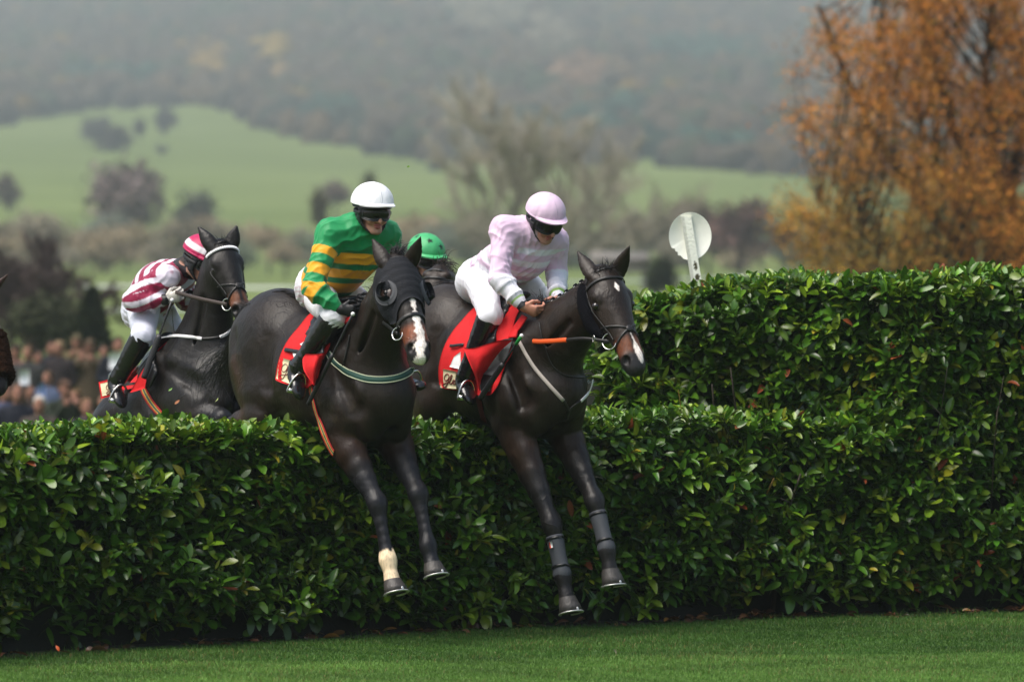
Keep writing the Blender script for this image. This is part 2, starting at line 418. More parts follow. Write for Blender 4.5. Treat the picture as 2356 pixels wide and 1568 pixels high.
# ---------------- lawn grass blades
def blade_field(n, xr, yr, hgt, wdt, seed, name, colA, colB, ok=None):
    g = np.random.default_rng(seed); x = g.uniform(*xr, n); y = g.uniform(*yr, n)
    if ok is not None: k = ok(x, y, g); x, y = x[k], y[k]
    n = len(x); z = ground_z(x, y); pat = (np.sin(x * 1.9 + y * 1.1) + np.sin(x * 4.3 - y * 2.7 + 1) * .6 + np.sin(x * .7 + y * 6) * .5)
    h = hgt * g.uniform(.45, 1.25, n) * (1 + .22 * pat); th = g.uniform(0, 6.28, n); w_ = wdt * g.uniform(.7, 1.3, n); ln = g.uniform(.2, 1.1, n) * h; ld = g.uniform(0, 6.28, n)
    dx, dy = np.cos(th) * w_, np.sin(th) * w_; lx, ly = np.cos(ld) * ln, np.sin(ld) * ln
    V = np.empty((n, 5, 3)); b = np.stack([x, y, z], 1)
    V[:, 0] = b + np.stack([-dx, -dy, 0 * x], 1); V[:, 1] = b + np.stack([dx, dy, 0 * x], 1)
    V[:, 2] = b + np.stack([dx * .8 + lx * .35, dy * .8 + ly * .35, h * .6], 1); V[:, 3] = b + np.stack([-dx * .8 + lx * .35, -dy * .8 + ly * .35, h * .6], 1); V[:, 4] = b + np.stack([lx, ly, h * (1 - .25 * (ln / h))], 1)
    i = np.arange(n)[:, None] * 5; q = (i + np.array([[0, 1, 2, 3]])); t3 = (i + np.array([[3, 2, 4]]))
    c = colA + (colB - colA) * np.clip(g.normal(.5, .25, n) + .12 * pat, 0, 1)[:, None]; st = (y < -.95 + .33 * x * .55 + .05 * np.sin(x * 3)); c[st] = c[st] * 1.5 + [.022, .014, .007]; pt = .5 + .5 * np.sin(x * 3.1 + 2 * np.sin(y * 2.3)) * np.sin(y * 4.1 + 1.5 * np.sin(x * 1.7)); c = c * (.72 + .42 * pt + .1 * np.sin(x * 17 + y * 13))[:, None]; dry = g.random(n) < .035 + .03 * pat; c[dry] = (.22, .17, .06)
    return add_obj(name, np_mesh(name, V.reshape(-1, 3), [q, t3], smooth=False, col=np.repeat(c, 5, 0)), M_blade)
M_blade = mat('grass blade', vcol=True, rough=.55, spec=.3, trans=.35)
gb = blade_field(620000, (-4.6, 5.2), (-3.9, 4.2), .026, .0016, 5, 'grass', np.array([.028, .095, .009]), np.array([.105, .215, .038]), lambda x, y, g: (y < hedge_y(x) + .10 + .08 * g.random(len(x))) & (np.abs(x) < .11 * (y + 33) + .8))
tag(gb, kind='stuff')
tf = blade_field(26000, (-3.6, 4.1), (-1.4, 3.6), .060, .0020, 6, 'grass', np.array([.025, .09, .008]), np.array([.09, .20, .03]), lambda x, y, g: (np.abs(y - hedge_y(x) - .02 + .05 * np.sin(x * 9)) < .10 * (.35 + .65 * (np.sin(x * 5.1) > -.2))) & (np.sin(x * 13) + np.sin(x * 4.7 + 1) > -.6))
tag(tf, kind='stuff')
# ---------------- laurel hedges
M_leaf = mat('laurel leaf', vcol=True, rough=.30, spec=.45, trans=.14, var=.15, vscale=40)
M_bark = mat('hedge bark', vcol=True, rough=.85, bump=.5, bscale=60)
def leaf_template():
    L_, W_ = 6, 1; V = []
    for i in range(L_ + 1):
        t = i / L_; w_ = max(math.sin(math.pi * min(t * .96 + .02, 1)), 0) ** .62 * (.86 + .22 * t); z = -.16 * t * t
        for s in (-1, 0, 1): V.append((s * w_ * .5, t, z + (abs(s) * w_ * .10)))
    F = [(i * 3 + j, i * 3 + j + 1, i * 3 + j + 4, i * 3 + j + 3) for i in range(L_) for j in range(2)]
    return np.array(V), np.array(F)
LT, LFc = leaf_template()
def leaves_mesh(base, dirn, upn, ln, wd, col, seed=0, name='leaves'):
    g = np.random.default_rng(seed); n = len(base)
    d = dirn / np.linalg.norm(dirn, axis=1, keepdims=True); u = upn - d * (upn * d).sum(1, keepdims=True); u /= np.linalg.norm(u, axis=1, keepdims=True) + 1e-9; s = np.cross(d, u)
    cu = g.uniform(.3, 2.6, n); fo = g.uniform(-.4, 2.2, n); tw = g.normal(0, .25, n)
    X, Y, Z = LT[:, 0], LT[:, 1], LT[:, 2]
    fold = np.abs(X) * .2; curve = -.16 * Y * Y
    zz = curve[None] * cu[:, None] + fold[None] * fo[:, None] + (X * Y)[None] * tw[:, None]
    V = base[:, None] + s[:, None] * (X[None, :, None] * wd[:, None, None]) + d[:, None] * (Y[None, :, None] * ln[:, None, None]) + u[:, None] * (zz[..., None] * ln[:, None, None])
    F = (np.arange(n)[:, None, None] * len(LT) + LFc[None]).reshape(-1, 4)
    mid = (np.abs(X) < 1e-6).astype(float); cc = col[:, None] * (1 + .35 * mid[None, :, None])
    return V.reshape(-1, 3), F, cc.reshape(-1, 3)
def shoots(pts, outn, g, lscale=1.0, nl=(5, 9), topness=None, dark=1.0):
    """leafy shoots at pts growing along outn"""
    B, D, U, LN, WD, CO, TW = [], [], [], [], [], [], []
    for p, o in zip(pts, outn):
        ax = nv(o + g.normal(0, .38, 3) + np.array([0, 0, .35])); n = g.integers(*nl); L = g.uniform(.06, .16) * lscale; a0 = g.uniform(0, 6.28)
        s1 = nv(np.cross(ax, (0.2, .3, 1))); s2 = np.cross(ax, s1); base = p - ax * L * .8; TW.append((base - ax * .12, p + ax * L * .2))
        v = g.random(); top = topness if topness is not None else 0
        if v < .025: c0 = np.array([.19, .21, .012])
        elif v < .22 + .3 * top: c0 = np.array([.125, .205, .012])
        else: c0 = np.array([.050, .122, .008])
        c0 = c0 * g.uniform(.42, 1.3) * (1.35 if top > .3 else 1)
        for k in range(n):
            q = k / n; a = a0 + k * 2.4; sp_ = (1.15 - .75 * q) + g.normal(0, .15); d = ax * math.cos(sp_) + (s1 * math.cos(a) + s2 * math.sin(a)) * math.sin(sp_)
            up = ax * .9 + np.array([0, 0, .7]) - d * .3 + g.normal(0, .22, 3)
            l_ = lscale * g.uniform(.058, .142) * (1 - .25 * q); B.append(base + ax * L * q); D.append(d); U.append(up); LN.append(l_); WD.append(l_ * g.uniform(.38, .50))
            c = c0 * g.uniform(.75, 1.3) * np.array([1 + g.normal(0, .08), 1, 1]); r = g.random()
            if r < .006: c = np.array([.22, .055, .02])
            elif r < .011: c = np.array([.30, .25, .02])
            elif r < .04: c = np.array([.10, .13, .02])
            CO.append(c)
    return [np.array(a) for a in (B, D, U, LN, WD, CO)], TW
def hedge_top(x): return 1.255 + .015 * np.sin(x * 2.1) + .012 * np.sin(x * 5.3 + 1)
def make_hedge(name, label, front, back, top, bot, xr, dens, seed, root_loc, cut=None, topn=.6):
    g = np.random.default_rng(seed); root = empty(name, root_loc, label, 'hedge'); pts, nr, tops = [], [], []
    x0, x1 = xr; A = (x1 - x0)
    def fnrm(x): e = .05; dy = (front(x + e) - front(x - e)) / (2 * e); return nv(np.array([dy, -1, 0]))
    nf = int(A * 1.15 * 1.35 * dens * (top(x0) / 1.3))
    for _ in range(nf):
        x = g.uniform(x0, x1); zt = top(x); z = bot + (zt - bot) * g.random() ** .93; bul = .05 * math.sin(x * 3.7 + z * 5) + .04 * math.sin(x * 9.1 - z * 7 + 2) + .03 * math.sin(z * 13 + x * 2)
        rnd = max(0, (z - (zt - .12)) / .12) ** 2 * .12; low = max(0, (.28 - z) / .28) * .16 * (1 + math.sin(x * 6))
        dd = abs(g.normal(0, .10)) + rnd + low - bul; n = fnrm(x); p = np.array([x, front(x), z]) - n * dd
        if cut is not None and cut(p): continue
        if z < .30 and g.random() < .18 + .3 * math.sin(x * 4.1): continue
        pts.append(p); nr.append(n + np.array([0, 0, .25 + rnd * 4])); tops.append(0)
    nt_ = int(A * (back(0) - front(0)) * dens * 1.1)
    for _ in range(nt_):
        x = g.uniform(x0, x1); q = g.random(); y = front(x) + .06 + q * (back(x) - front(x) - .06); z = top(x) + .02 * math.sin(x * 11 + y * 5) - abs(g.normal(0, .025))
        p = np.array([x, y, z])
        if cut is not None and cut(p): continue
        pts.append(p); nr.append(np.array([g.normal(0, .3), -.25, 1.1])); tops.append(1)
    pts, nr, tops = np.array(pts), np.array(nr), np.array(tops)
    parts, TW = [], []
    for tflag, ls in ((0, 1.0), (1, .82)):
        m_ = tops == tflag
        if not m_.any(): continue
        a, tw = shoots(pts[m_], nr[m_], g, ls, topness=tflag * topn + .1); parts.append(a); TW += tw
    arr = [np.concatenate([p[i] for p in parts]) for i in range(6)]
    V, F, c = leaves_mesh(*arr, seed=seed); add_obj('foliage', np_mesh('foliage', V, F, col=np.clip(c, 0, 1)), M_leaf, root)
    # woody stems
    m = MB(); bc = np.array([.030, .022, .014])
    for i in g.choice(len(TW), min(len(TW), int(len(TW) * .45)), replace=False):
        a, b = TW[i]; m.tube([a, b], [.0035, .0018], 3, cap=False, col=np.array([.045, .06, .015]) * g.uniform(.4, 1.2))
    for _ in range(int(A * 6)):
        x = g.uniform(x0, x1); d0 = g.uniform(.34, .6); n = fnrm(x); p = np.array([x, front(x), -.03]) - n * d0; q = [p]; dr = nv(np.array([g.normal(0, .16), 0, 1]) + n * g.normal(.05, .2))
        for k in range(5): dr = nv(dr + g.normal(0, .14, 3) * np.array([1, .6, .2])); q.append(q[-1] + dr * top(x) * .165)
        r0 = g.uniform(.006, .020); lich = g.random() < .12; m.tube(q, np.linspace(r0, r0 * .35, 6), 6, sub=2, col=(np.array([.16, .10, .012]) if lich else bc) * g.uniform(.6, 1.5))
        for k in (2, 3, 4):
            if g.random() < .7: e = q[k] + nv(n * g.uniform(.3, 1) + g.normal(0, .5, 3) + np.array([0, 0, .5])) * g.uniform(.08, .2); m.tube([q[k], (q[k] + e) / 2 + g.normal(0, .01, 3), e], [r0 * .5, r0 * .4, r0 * .2], 5, sub=2, cap=False, col=bc * g.uniform(.6, 1.6))
    m.build('branches', M_bark, root, vcol=True)
    # near-black sheets for the unlit inside of the hedge, shade put into their colour
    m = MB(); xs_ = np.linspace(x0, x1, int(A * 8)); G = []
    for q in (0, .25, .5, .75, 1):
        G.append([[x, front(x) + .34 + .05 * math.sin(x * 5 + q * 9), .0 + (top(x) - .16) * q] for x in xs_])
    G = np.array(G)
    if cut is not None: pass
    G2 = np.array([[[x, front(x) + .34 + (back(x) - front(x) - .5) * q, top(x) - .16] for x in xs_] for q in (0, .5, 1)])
    m.sheet(G, col=(.006, .009, .003)); m.sheet(G2, col=(.006, .009, .003)); m.build('inner_shade_sheet', M_bark, root, vcol=True)
    return root
lowf = lambda x: float(hedge_y(x)); lowb = lambda x: float(hedge_y(x)) + 1.15
XE = 2.05
make_hedge('laurel_hedge', 'lower clipped laurel hedge that the horses are jumping, with a flat top', lowf, lowb, lambda x: float(hedge_top(x)), .10, (-3.9, 2.55), 320, 11, (-1, lowf(-1), 0))
# taller wing: starts behind the lower hedge and meets its face on the right
def wf(x): return float(np.interp(x, [.35, .7, 2.05, 2.5, 4.4], [lowf(.6) + 1.9, lowf(.7) + 1.15, lowf(2.05) + .30, lowf(2.5) + .02, lowf(4.4)]))
def wt(x): return float(np.interp(x, [.3, .8, 1.4, 2.2, 3.2, 4.6], [1.94, 1.99, 2.08, 2.12, 2.14, 2.13])) + .02 * math.sin(x * 4.7) + .012 * math.sin(x * 11)
make_hedge('laurel_hedge', 'taller laurel hedge wing behind the lower hedge on the side of the round sign', wf, lambda x: wf(x) + 1.3, wt, .12, (.45, 4.3), 320, 23, (2.4, wf(2.4), 0), cut=lambda p: p[2] < 1.15 and p[1] > lowf(p[0]) + .45 and p[0] < 2.3)
# fallen leaves under the hedge
def litter():
    g = np.random.default_rng(31); n = 260; x = g.uniform(-3.5, 4, n); y = hedge_y(x) + np.abs(g.normal(.10, .16, n)) - .05; b = np.stack([x, y, np.full(n, .012) + g.uniform(0, .02, n)], 1)
    th = g.uniform(0, 6.28, n); d = np.stack([np.cos(th), np.sin(th), g.normal(.15, .25, n)], 1); u = g.normal(0, .4, (n, 3)) + [0, 0, 1]
    pal = np.array([[.16, .065, .03], [.10, .045, .022], [.20, .10, .05], [.06, .035, .02], [.24, .12, .03]]); c = pal[g.integers(0, 5, n)] * g.uniform(.35, 1.0, (n, 1)); l_ = g.uniform(.05, .10, n)
    V, F, cc = leaves_mesh(b, d, u, l_, l_ * .45, c, 3); tag(add_obj('fallen_leaves', np_mesh('fallen_leaves', V, F, col=np.clip(cc, 0, 1)), M_leaf), kind='stuff')
litter()
def single_leaf(p, col, label, ln=.05, seed=1):
    g = np.random.default_rng(seed); V, F, c = leaves_mesh(np.array([[0., 0, 0]]), g.normal(0, 1, (1, 3)), g.normal(0, 1, (1, 3)) + [0, -.6, .3], np.array([ln]), np.array([ln * .5]), np.array([col]), seed)
    o = add_obj('leaf', np_mesh('leaf', V, F, col=c), M_leaf); o.location = [float(a) for a in p]; tag(o, label, 'leaf')
single_leaf(at(936, 384, 33.5), (.10, .20, .02), 'small green leaf flying in the air above the white cap', .026, 3)
single_leaf(at(136, 1497, 31.8), (.45, .08, .015), 'small orange leaf lying on the lawn at the left end of the hedge', .035, 4)
single_leaf(at(1414, 1492, 31.9), (.30, .26, .20), 'pale dry leaf lying on the lawn below the hooves', .03, 6)
single_leaf(at(396, 892, 34.6), (.12, .26, .03), 'green leaf flying beside the girth of the near-black horse', .03, 8)
single_leaf(at(502, 915, 34.4), (.30, .36, .10), 'pale green leaf flying in front of the chest of the near-black horse', .03, 9)
single_leaf(at(413, 920, 34.5), (.34, .13, .05), 'brown leaf flying just above the lower hedge below the near-black horse', .035, 10)
# ---------------- round sign behind the taller hedge
def round_sign():
    M_disc = mat('off-white painted disc', (.97, .98, .88), .5, var=.04, vscale=20); M_post = mat('weathered white post with shadow edge', vcol=True, rough=.8, bump=.4, bscale=60)
    d = 37.6; c = at(1588, 543, d); root = empty('round_sign', (c[0], c[1], 0), 'round white disc on a chipped white post, seen from behind above the taller hedge', 'sign')
    r = 55 * d / FPX; th = np.linspace(0, 2 * np.pi, 61)[:-1]; rr = np.full(60, r) * .89; rz = np.full(60, r)
    g = np.random.default_rng(4)
    chip = np.array([(.035 * r * 3 * g.random() if 3.7 < t < 4.35 else 0) for t in th])
    m = MB(); V = [];
    for y, q in ((-.004, .985), (-.006, 1), (.006, 1), (.004, .985)): V.append(np.stack([np.cos(th) * (rr - chip) * q, np.full(60, y), np.sin(th) * (rz - chip) * q], 1) + c)
    V = np.concatenate(V + [[c + [0, -.006, 0], c + [0, .006, 0]]]); F = [(i * 60 + j, i * 60 + (j + 1) % 60, (i + 1) * 60 + (j + 1) % 60, (i + 1) * 60 + j) for i in range(3) for j in range(60)]
    F3 = [(240, (j + 1) % 60, j) for j in range(60)] + [(241, 180 + j, 180 + (j + 1) % 60) for j in range(60)]; m.add(V, F, F3); m.build('disc', M_disc, root, smooth=False)
    top = at(1578, 498, d) + [0, -.03, 0]; bt = at(1603, 652, d) + [0, -.03, 0]; dr = bt - top; bt = top + dr * (top[2] / -(dr[2])) * 1.0
    n = 120; V = []; col = []; w_ = 12.0 * d / FPX
    lich = [(.10, .16, .3), (.24, .06, .7), (.30, .05, .75), (.36, .055, .8), (.42, .05, .75), (.50, .04, .8), (.30, .03, .25), (.09, .02, -.9)]
    for i in range(n):
        q = i / (n - 1) * .5; p = top + (bt - top) * q; e = .10 * max(0, 1) * abs(math.sin(q * 90)) * .0
        for j in range(9):
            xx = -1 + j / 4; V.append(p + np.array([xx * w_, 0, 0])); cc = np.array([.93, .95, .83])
            if xx < -.45: cc = np.array([.66, .67, .58])  # left strip darkened: a thin shadow edge painted into the post colour
            for (qq, sz, xo) in ((.075, .02, -.5), (.19, .010, .35), (.16, .006, .2), (.155, .004, .35), (.215, .007, .4), (.235, .006, .4), (.262, .011, .5), (.19, .004, .0), (.205, .005, -.7), (.13, .012, .3)):
                if qq != .075 and ((q - qq) / sz) ** 2 + ((xx - xo) / .35) ** 2 < 1 + .5 * math.sin(q * 900 + xx * 9): cc = np.array([.06, .055, .02])
            if q > .27 and math.sin(q * 260 + xx * 3) > .75: cc = np.array([.35, .33, .28])
            col.append(cc)
    V = np.array(V); G = V.reshape(n, 9, 3); m = MB(); m.sheet(G[:, ::-1], .0, None, col=np.array(col).reshape(n, 9, 3)[:, ::-1].reshape(-1, 3))
    G2 = G + np.array([0, .05, 0]); m.sheet(G2, col=(.6, .6, .52)); m.sheet(np.stack([G[:, 0], G2[:, 0]], 1), col=(.5, .5, .44)); m.sheet(np.stack([G2[:, 8], G[:, 8]], 1), col=(.6, .6, .52)); m.sheet(np.stack([G[0], G2[0]], 0), col=(.6, .6, .5))
    m.build('post', M_post, root, smooth=False, vcol=True)
round_sign()
# ================================================================ horses
M_hoof = mat('hoof horn', (0.045, 0.04, 0.036), 0.5, bump=0.4, bscale=90, stretch=(1, 1, 0.15), var=0.3, vscale=30)
M_shoe = mat('aluminium shoe', (0.62, 0.62, 0.6), 0.35, metal=0.7)
M_eye = mat('wet dark eye', (0.012, 0.007, 0.005), 0.06, spec=0.8)
M_leather = mat('black leather strap', (0.012, 0.011, 0.01), 0.42, bump=0.2, bscale=200)
M_metal = mat('steel', (0.75, 0.74, 0.7), 0.18, metal=1.0)
M_hair = mat('horse hair', vcol=True, rough=0.42, spec=0.4, var=0.3, vscale=30)
def coat_mat(name):
    m, N, L, P = new_mat(name); P.inputs['Specular IOR Level'].default_value = .30
    a = N.new('ShaderNodeAttribute'); a.attribute_name = 'Col'; tc = N.new('ShaderNodeTexCoord')
    def noise(sc, det, stretch=None):
        n = N.new('ShaderNodeTexNoise'); n.inputs['Scale'].default_value = sc; n.inputs['Detail'].default_value = det
        if stretch: mp = N.new('ShaderNodeMapping'); mp.inputs['Scale'].default_value = stretch; mp.inputs['Rotation'].default_value = (.3, .2, .5); L.new(tc.outputs['Object'], mp.inputs[0]); L.new(mp.outputs[0], n.inputs['Vector'])
        else: L.new(tc.outputs['Object'], n.inputs['Vector'])
        return n.outputs[0]
    def rng_(src, lo, hi, a_=.3, b_=.7):
        r = N.new('ShaderNodeMapRange'); r.inputs[1].default_value = a_; r.inputs[2].default_value = b_; r.inputs[3].default_value = lo; r.inputs[4].default_value = hi; L.new(src, r.inputs[0]); return r.outputs[0]
    n1 = noise(7, 5); n2 = noise(90, 3, (1, 1, .25)); n3 = noise(3.5, 3)
    cc = N.new('ShaderNodeCombineColor'); v = N.new('ShaderNodeMath'); v.operation = 'MULTIPLY'; L.new(rng_(n1, .7, 1.4), v.inputs[0]); L.new(rng_(n2, .75, 1.3), v.inputs[1])
    for i in range(3): L.new(v.outputs[0], cc.inputs[i])
    mx = N.new('ShaderNodeMix'); mx.data_type = 'RGBA'; mx.blend_type = 'MULTIPLY'; mx.inputs[0].default_value = 1; L.new(a.outputs['Color'], mx.inputs[6]); L.new(cc.outputs[0], mx.inputs[7]); L.new(mx.outputs[2], P.inputs['Base Color'])
    L.new(rng_(n3, .34, .52), P.inputs['Roughness'])
    nm = N.new('ShaderNodeTexNoise'); nm.inputs['Scale'].default_value = 7; nm.inputs['Detail'].default_value = 3; nm.inputs['Distortion'].default_value = .6; L.new(tc.outputs['Object'], nm.inputs['Vector'])
    b1 = N.new('ShaderNodeBump'); b1.inputs['Strength'].default_value = .32; b1.inputs['Distance'].default_value = .03; L.new(nm.outputs[0], b1.inputs['Height'])
    b2 = N.new('ShaderNodeBump'); b2.inputs['Strength'].default_value = .5; b2.inputs['Distance'].default_value = .004; L.new(n2, b2.inputs['Height']); L.new(b1.outputs[0], b2.inputs['Normal'])
    nv_ = N.new('ShaderNodeTexNoise'); nv_.inputs['Scale'].default_value = 5.5; nv_.inputs['Detail'].default_value = 2; nv_.inputs['Distortion'].default_value = .8; L.new(tc.outputs['Object'], nv_.inputs['Vector'])
    s1 = N.new('ShaderNodeMath'); s1.operation = 'SUBTRACT'; s1.inputs[1].default_value = .5; L.new(nv_.outputs[0], s1.inputs[0]); s2 = N.new('ShaderNodeMath'); s2.operation = 'ABSOLUTE'; L.new(s1.outputs[0], s2.inputs[0])
    vr = N.new('ShaderNodeMapRange'); vr.interpolation_type = 'SMOOTHSTEP'; vr.inputs[1].default_value = 0; vr.inputs[2].default_value = .018; vr.inputs[3].default_value = 1; vr.inputs[4].default_value = 0; L.new(s2.outputs[0], vr.inputs[0])
    mk = N.new('ShaderNodeMath'); mk.operation = 'MULTIPLY'; L.new(vr.outputs[0], mk.inputs[0]); L.new(rng_(noise(2.3, 1), 0, 1, .48, .60), mk.inputs[1])
    b3 = N.new('ShaderNodeBump'); b3.inputs['Strength'].default_value = .3; b3.inputs['Distance'].default_value = .006; L.new(mk.outputs[0], b3.inputs['Height']); L.new(b2.outputs[0], b3.inputs['Normal']); L.new(b3.outputs[0], P.inputs['Normal'])
    return m
M_coat = coat_mat('short horse coat')
LEG_T = 20; HEAD_T = 10; EAR_T = 12
class Horse: pass
def smooth01(x): x = np.clip(x, 0, 1); return x * x * (3 - 2 * x)
def horse_body(fr, sp):
    """all volumes of one horse; sp gives head and leg joints in world metres"""
    H = Horse(); H.fr = fr; W = fr.W; P = []; cw = sp.get('cw', 1.0)
    l, u, f = fr.l, fr.u, fr.f
    T = [(-.77, .00, .10, .15), (-.72, .02, .17, .23), (-.62, .045, .24, .29), (-.46, .045, .265, .31), (-.28, .01, .255, .295),
         (-.08, -.02, .265, .305), (.12, -.055, .275, .335), (.30, -.065, .25, .355), (.46, -.07, .235, .33), (.60, -.09, .19 * cw, .245), (.68, -.10, .13 * cw, .16)]
    P += chain([W(a, 0, b) for a, b, _, _ in T], [(c, d) for _, _, c, d in T], l, k=.03, tg=1, n=2)
    P += chain([W(-.15, 0, .22), W(.05, 0, .235), (W(.20, 0, .26)), W(.34, 0, .23), W(.46, 0, .17)], [(.10, .06), (.085, .07), (.07, .08), (.075, .10), (.1, .12)], l, k=.10, tg=1, n=2)
    P += chain([W(-.30, 0, .25), W(-.46, 0, .29), W(-.60, 0, .25), W(-.72, 0, .18)], [(.10, .07), (.12, .075), (.1, .075), (.06, .06)], l, k=.09, tg=1, n=2)
    for s in (-1, 1):
        # haunch, thigh, shoulder blade, ribs, pectorals
        P.append(ball(W(-.49, s * .12, .10), (.125, .19, .26), axis=fr.D(.9, 0, .4), side=l, k=.07, tg=1))
        P.append(ball(W(-.55, s * .145, -.12), (.110, .185, .27), axis=fr.D(.25, 0, -1), side=l, k=.06, tg=1))
        P.append(ball(W(-.30, s * .18, -.22), (.09, .13, .18), axis=fr.D(.8, 0, -.5), side=l, k=.06, tg=1))
        P.append(ball(W(.38, s * .145, -.02), (.085, .13, .28), axis=fr.D(-.42, 0, 1), side=l, k=.09, tg=1))
        P.append(ball(W(.50, s * .17 * cw ** 1.5, -.14), (.10 * cw, .12, .17), axis=fr.D(.6, 0, -1), side=l, k=.045, tg=1))
        P.append(ball(W(.34, s * .17, -.20), (.085, .12, .17), axis=fr.D(-.3, 0, 1), side=l, k=.04, tg=1))
        P.append(ball(W(.62, s * .095 * cw ** 2, -.19), (.10 * cw, .10, .16), axis=fr.D(.2, 0, -1), side=l, k=.03, tg=1))
        P.append(ball(W(.0, s * .13, -.10), (.15, .24, .34), axis=f, side=l, k=.08, tg=1))
        P.append(ball(W(.37, s * .235 * cw, -.13), (.05, .10, .13), axis=fr.D(-.5, 0, 1), side=l, k=.03, tg=1))
        P.append(ball(W(.62, s * .175 * cw, -.06), (.055, .06, .075), axis=fr.D(.2, 0, -1), side=l, k=.03, tg=1))
        P.append(seg(W(.30, s * .205, .24), W(.58, s * .205 * cw, -.03), (.030, .045), (.035, .05), l, k=.045, tg=1))
    P.append(seg(W(.64, 0, -.02), W(.71, 0, -.30), (.020, .045), (.024, .045), l, op=1, k=.04))
    for s in (-1, 1):
        P.append(seg(W(.44, s * .25, .16), W(.64, s * .22, -.16), (.02, .05), (.02, .05), l, op=1, k=.06))
        P.append(seg(W(.20, s * .295, .02), W(.27, s * .29, -.32), (.018, .03), (.018, .03), l, op=1, k=.05))
        P.append(seg(W(-.26, s * .27, .14), W(-.22, s * .27, -.16), (.025, .05), (.02, .05), l, op=1, k=.05))
        P.append(seg(W(-.66, s * .27, .12), W(-.42, s * .30, -.22), (.02, .03), (.015, .03), l, op=1, k=.05))
    # head frame
    poll, muz = sp['poll'], sp['muz']
    A = nv(muz - poll); hl = np.linalg.norm(muz - poll) / .62; N_ = nv(sp['N'] - A * (sp['N'] @ A)); S = np.cross(A, N_)
    if S @ l < 0: S = -S
    H.poll, H.A, H.N, H.S, H.hl = poll, A, N_, S, hl
    h = lambda t, s, n: poll + (A * t + S * s + N_ * n) * hl
    H.h = h
    ST = [(-.015, -.075, .07, .08), (.05, -.075, .100, .105), (.12, -.085, .112, .12), (.19, -.092, .108, .125), (.26, -.088, .093, .112),
          (.34, -.072, .076, .088), (.42, -.060, .066, .070), (.49, -.055, .063, .062), (.55, -.056, .066, .060), (.598, -.06, .054, .048)]
    P += chain([h(t, 0, n) for t, n, _, _ in ST], [(a * hl, b * hl) for _, _, a, b in ST], S, k=.02, tg=HEAD_T, n=2)
    P.append(seg(h(.10, 0, -.012), h(.47, 0, -.018), (.066 * hl, .022), (.030 * hl, .02), S, k=.03, tg=HEAD_T))
    for s in (-1, 1):
        P.append(ball(h(.185, s * .066, -.145), (.036, .085, .095), axis=A, side=S, k=.03, tg=HEAD_T))          # jowl
        P.append(ball(h(.145, s * .096, -.030), (.032, .032, .045), axis=A, side=S, k=.025, tg=HEAD_T))           # brow
        P.append(seg(h(.20, s * .098, -.075), h(.34, s * .070, -.065), (.02, .018), (.010, .010), S, k=.02, tg=HEAD_T))   # cheek crest
        P.append(ball(h(.185, s * .117, -.05), (.022, .016, .026), axis=A, side=S, op=1, k=.012, tg=0))
        P.append(ball(h(.188, s * .104, -.052), (.024, .022, .03), axis=A, side=S, k=.006, tg=HEAD_T))
        P.append(ball(h(.552, s * .045, -.035), (.028, .028, .044), axis=nv(A + S * s * -.2), side=S, k=.018, tg=HEAD_T))  # nostril wing
        P.append(ball(h(.566, s * .062, -.022), (.024, .022, .030), axis=nv(A - N_ * .3), side=S, op=1, k=.010))
    P.append(ball(h(.60, 0, -.045), (.046, .032, .03), axis=A, side=S, k=.02, tg=HEAD_T))                       # upper lip
    P.append(ball(h(.565, 0, -.103), (.042, .026, .04), axis=A, side=S, k=.014, tg=HEAD_T))                     # lower lip
    P.append(seg(h(.50, 0, -.086), h(.63, 0, -.082), (.07, .003), (.07, .003), S, op=1, k=.008))
    P.append(seg(h(.25, 0, -.19), h(.45, 0, -.115), (.016, .05), (.016, .03), S, op=1, k=.03))
    # ears
    H.ears = []
    for s, tip in ((-1, sp['earR']), (1, sp['earL'])):
        b = h(.012, s * .072, -.03); d = nv(tip - b); L = np.linalg.norm(tip - b)
        sd = nv(np.cross(d, N_)); op = nv(sp.get('earN', N_) - d * (sp.get('earN', N_) @ d))
        sd = nv(np.cross(d, op))
        P += chain([b - d * .02, b + d * L * .25, b + d * L * .55, b + d * L * .82 + sd * 0, b + d * L],
                   [(.036, .03), (.046, .028), (.037, .020), (.016, .010), (.003, .003)], sd, k=.012, tg=EAR_T, n=2)
        H.ears.append((b, d, L, op))
    # neck
    nb = W(.40, 0, .06); ne = h(.075, 0, -.115)
    mid1 = nb + (ne - nb) * .36 - u * .005; mid2 = nb + (ne - nb) * .70 + u * .005
    nd = nv(ne - nb)
    NS = np.array([l, nv(l * .7 + S * .3), nv(l * .35 + S * .65), S])
    NR = [(.195 * cw, .31), (.135 * cw, .215), (.100, .155), (.092, .120)]
    P += chain([nb, mid1, mid2, ne], NR, NS, k=.05, tg=2, n=3, kfirst=.09)
    H.crest = None; H.neck = (nb, mid1, mid2, ne); vd = np.cross(nd, l); vd = vd if vd[2] < 0 else -vd
    for s in (-1, 1):
        P.append(seg(mid1 + l * s * .125 + vd * .085 - nd * .12, mid2 + nv(l * .5 + S * .5) * s * .108 + vd * .055, (.016, .016), (.014, .014), l, op=1, k=.035))
        P.append(seg(W(.46, s * .19 * cw, .14) , mid1 + l * s * .105 - vd * .03, (.045, .05), (.035, .04), l, k=.05, tg=2))
    P += chain([W(.52, 0, -.02), W(.50, 0, -.02) + (mid1 - nb) * .8 - u * .02], [(.11, .16), (.06, .09)], l, k=.09, tg=2, n=2)
    # legs: each joint list = elbow/stifle ... coronet
    H.legs = []
    FW = [(.10, .13), (.090, .105), (.062, .07), (.046, .052), (.060, .058), (.041, .046), (.031, .039), (.036, .043), (.051, .050), (.035, .037), (.051, .052)]
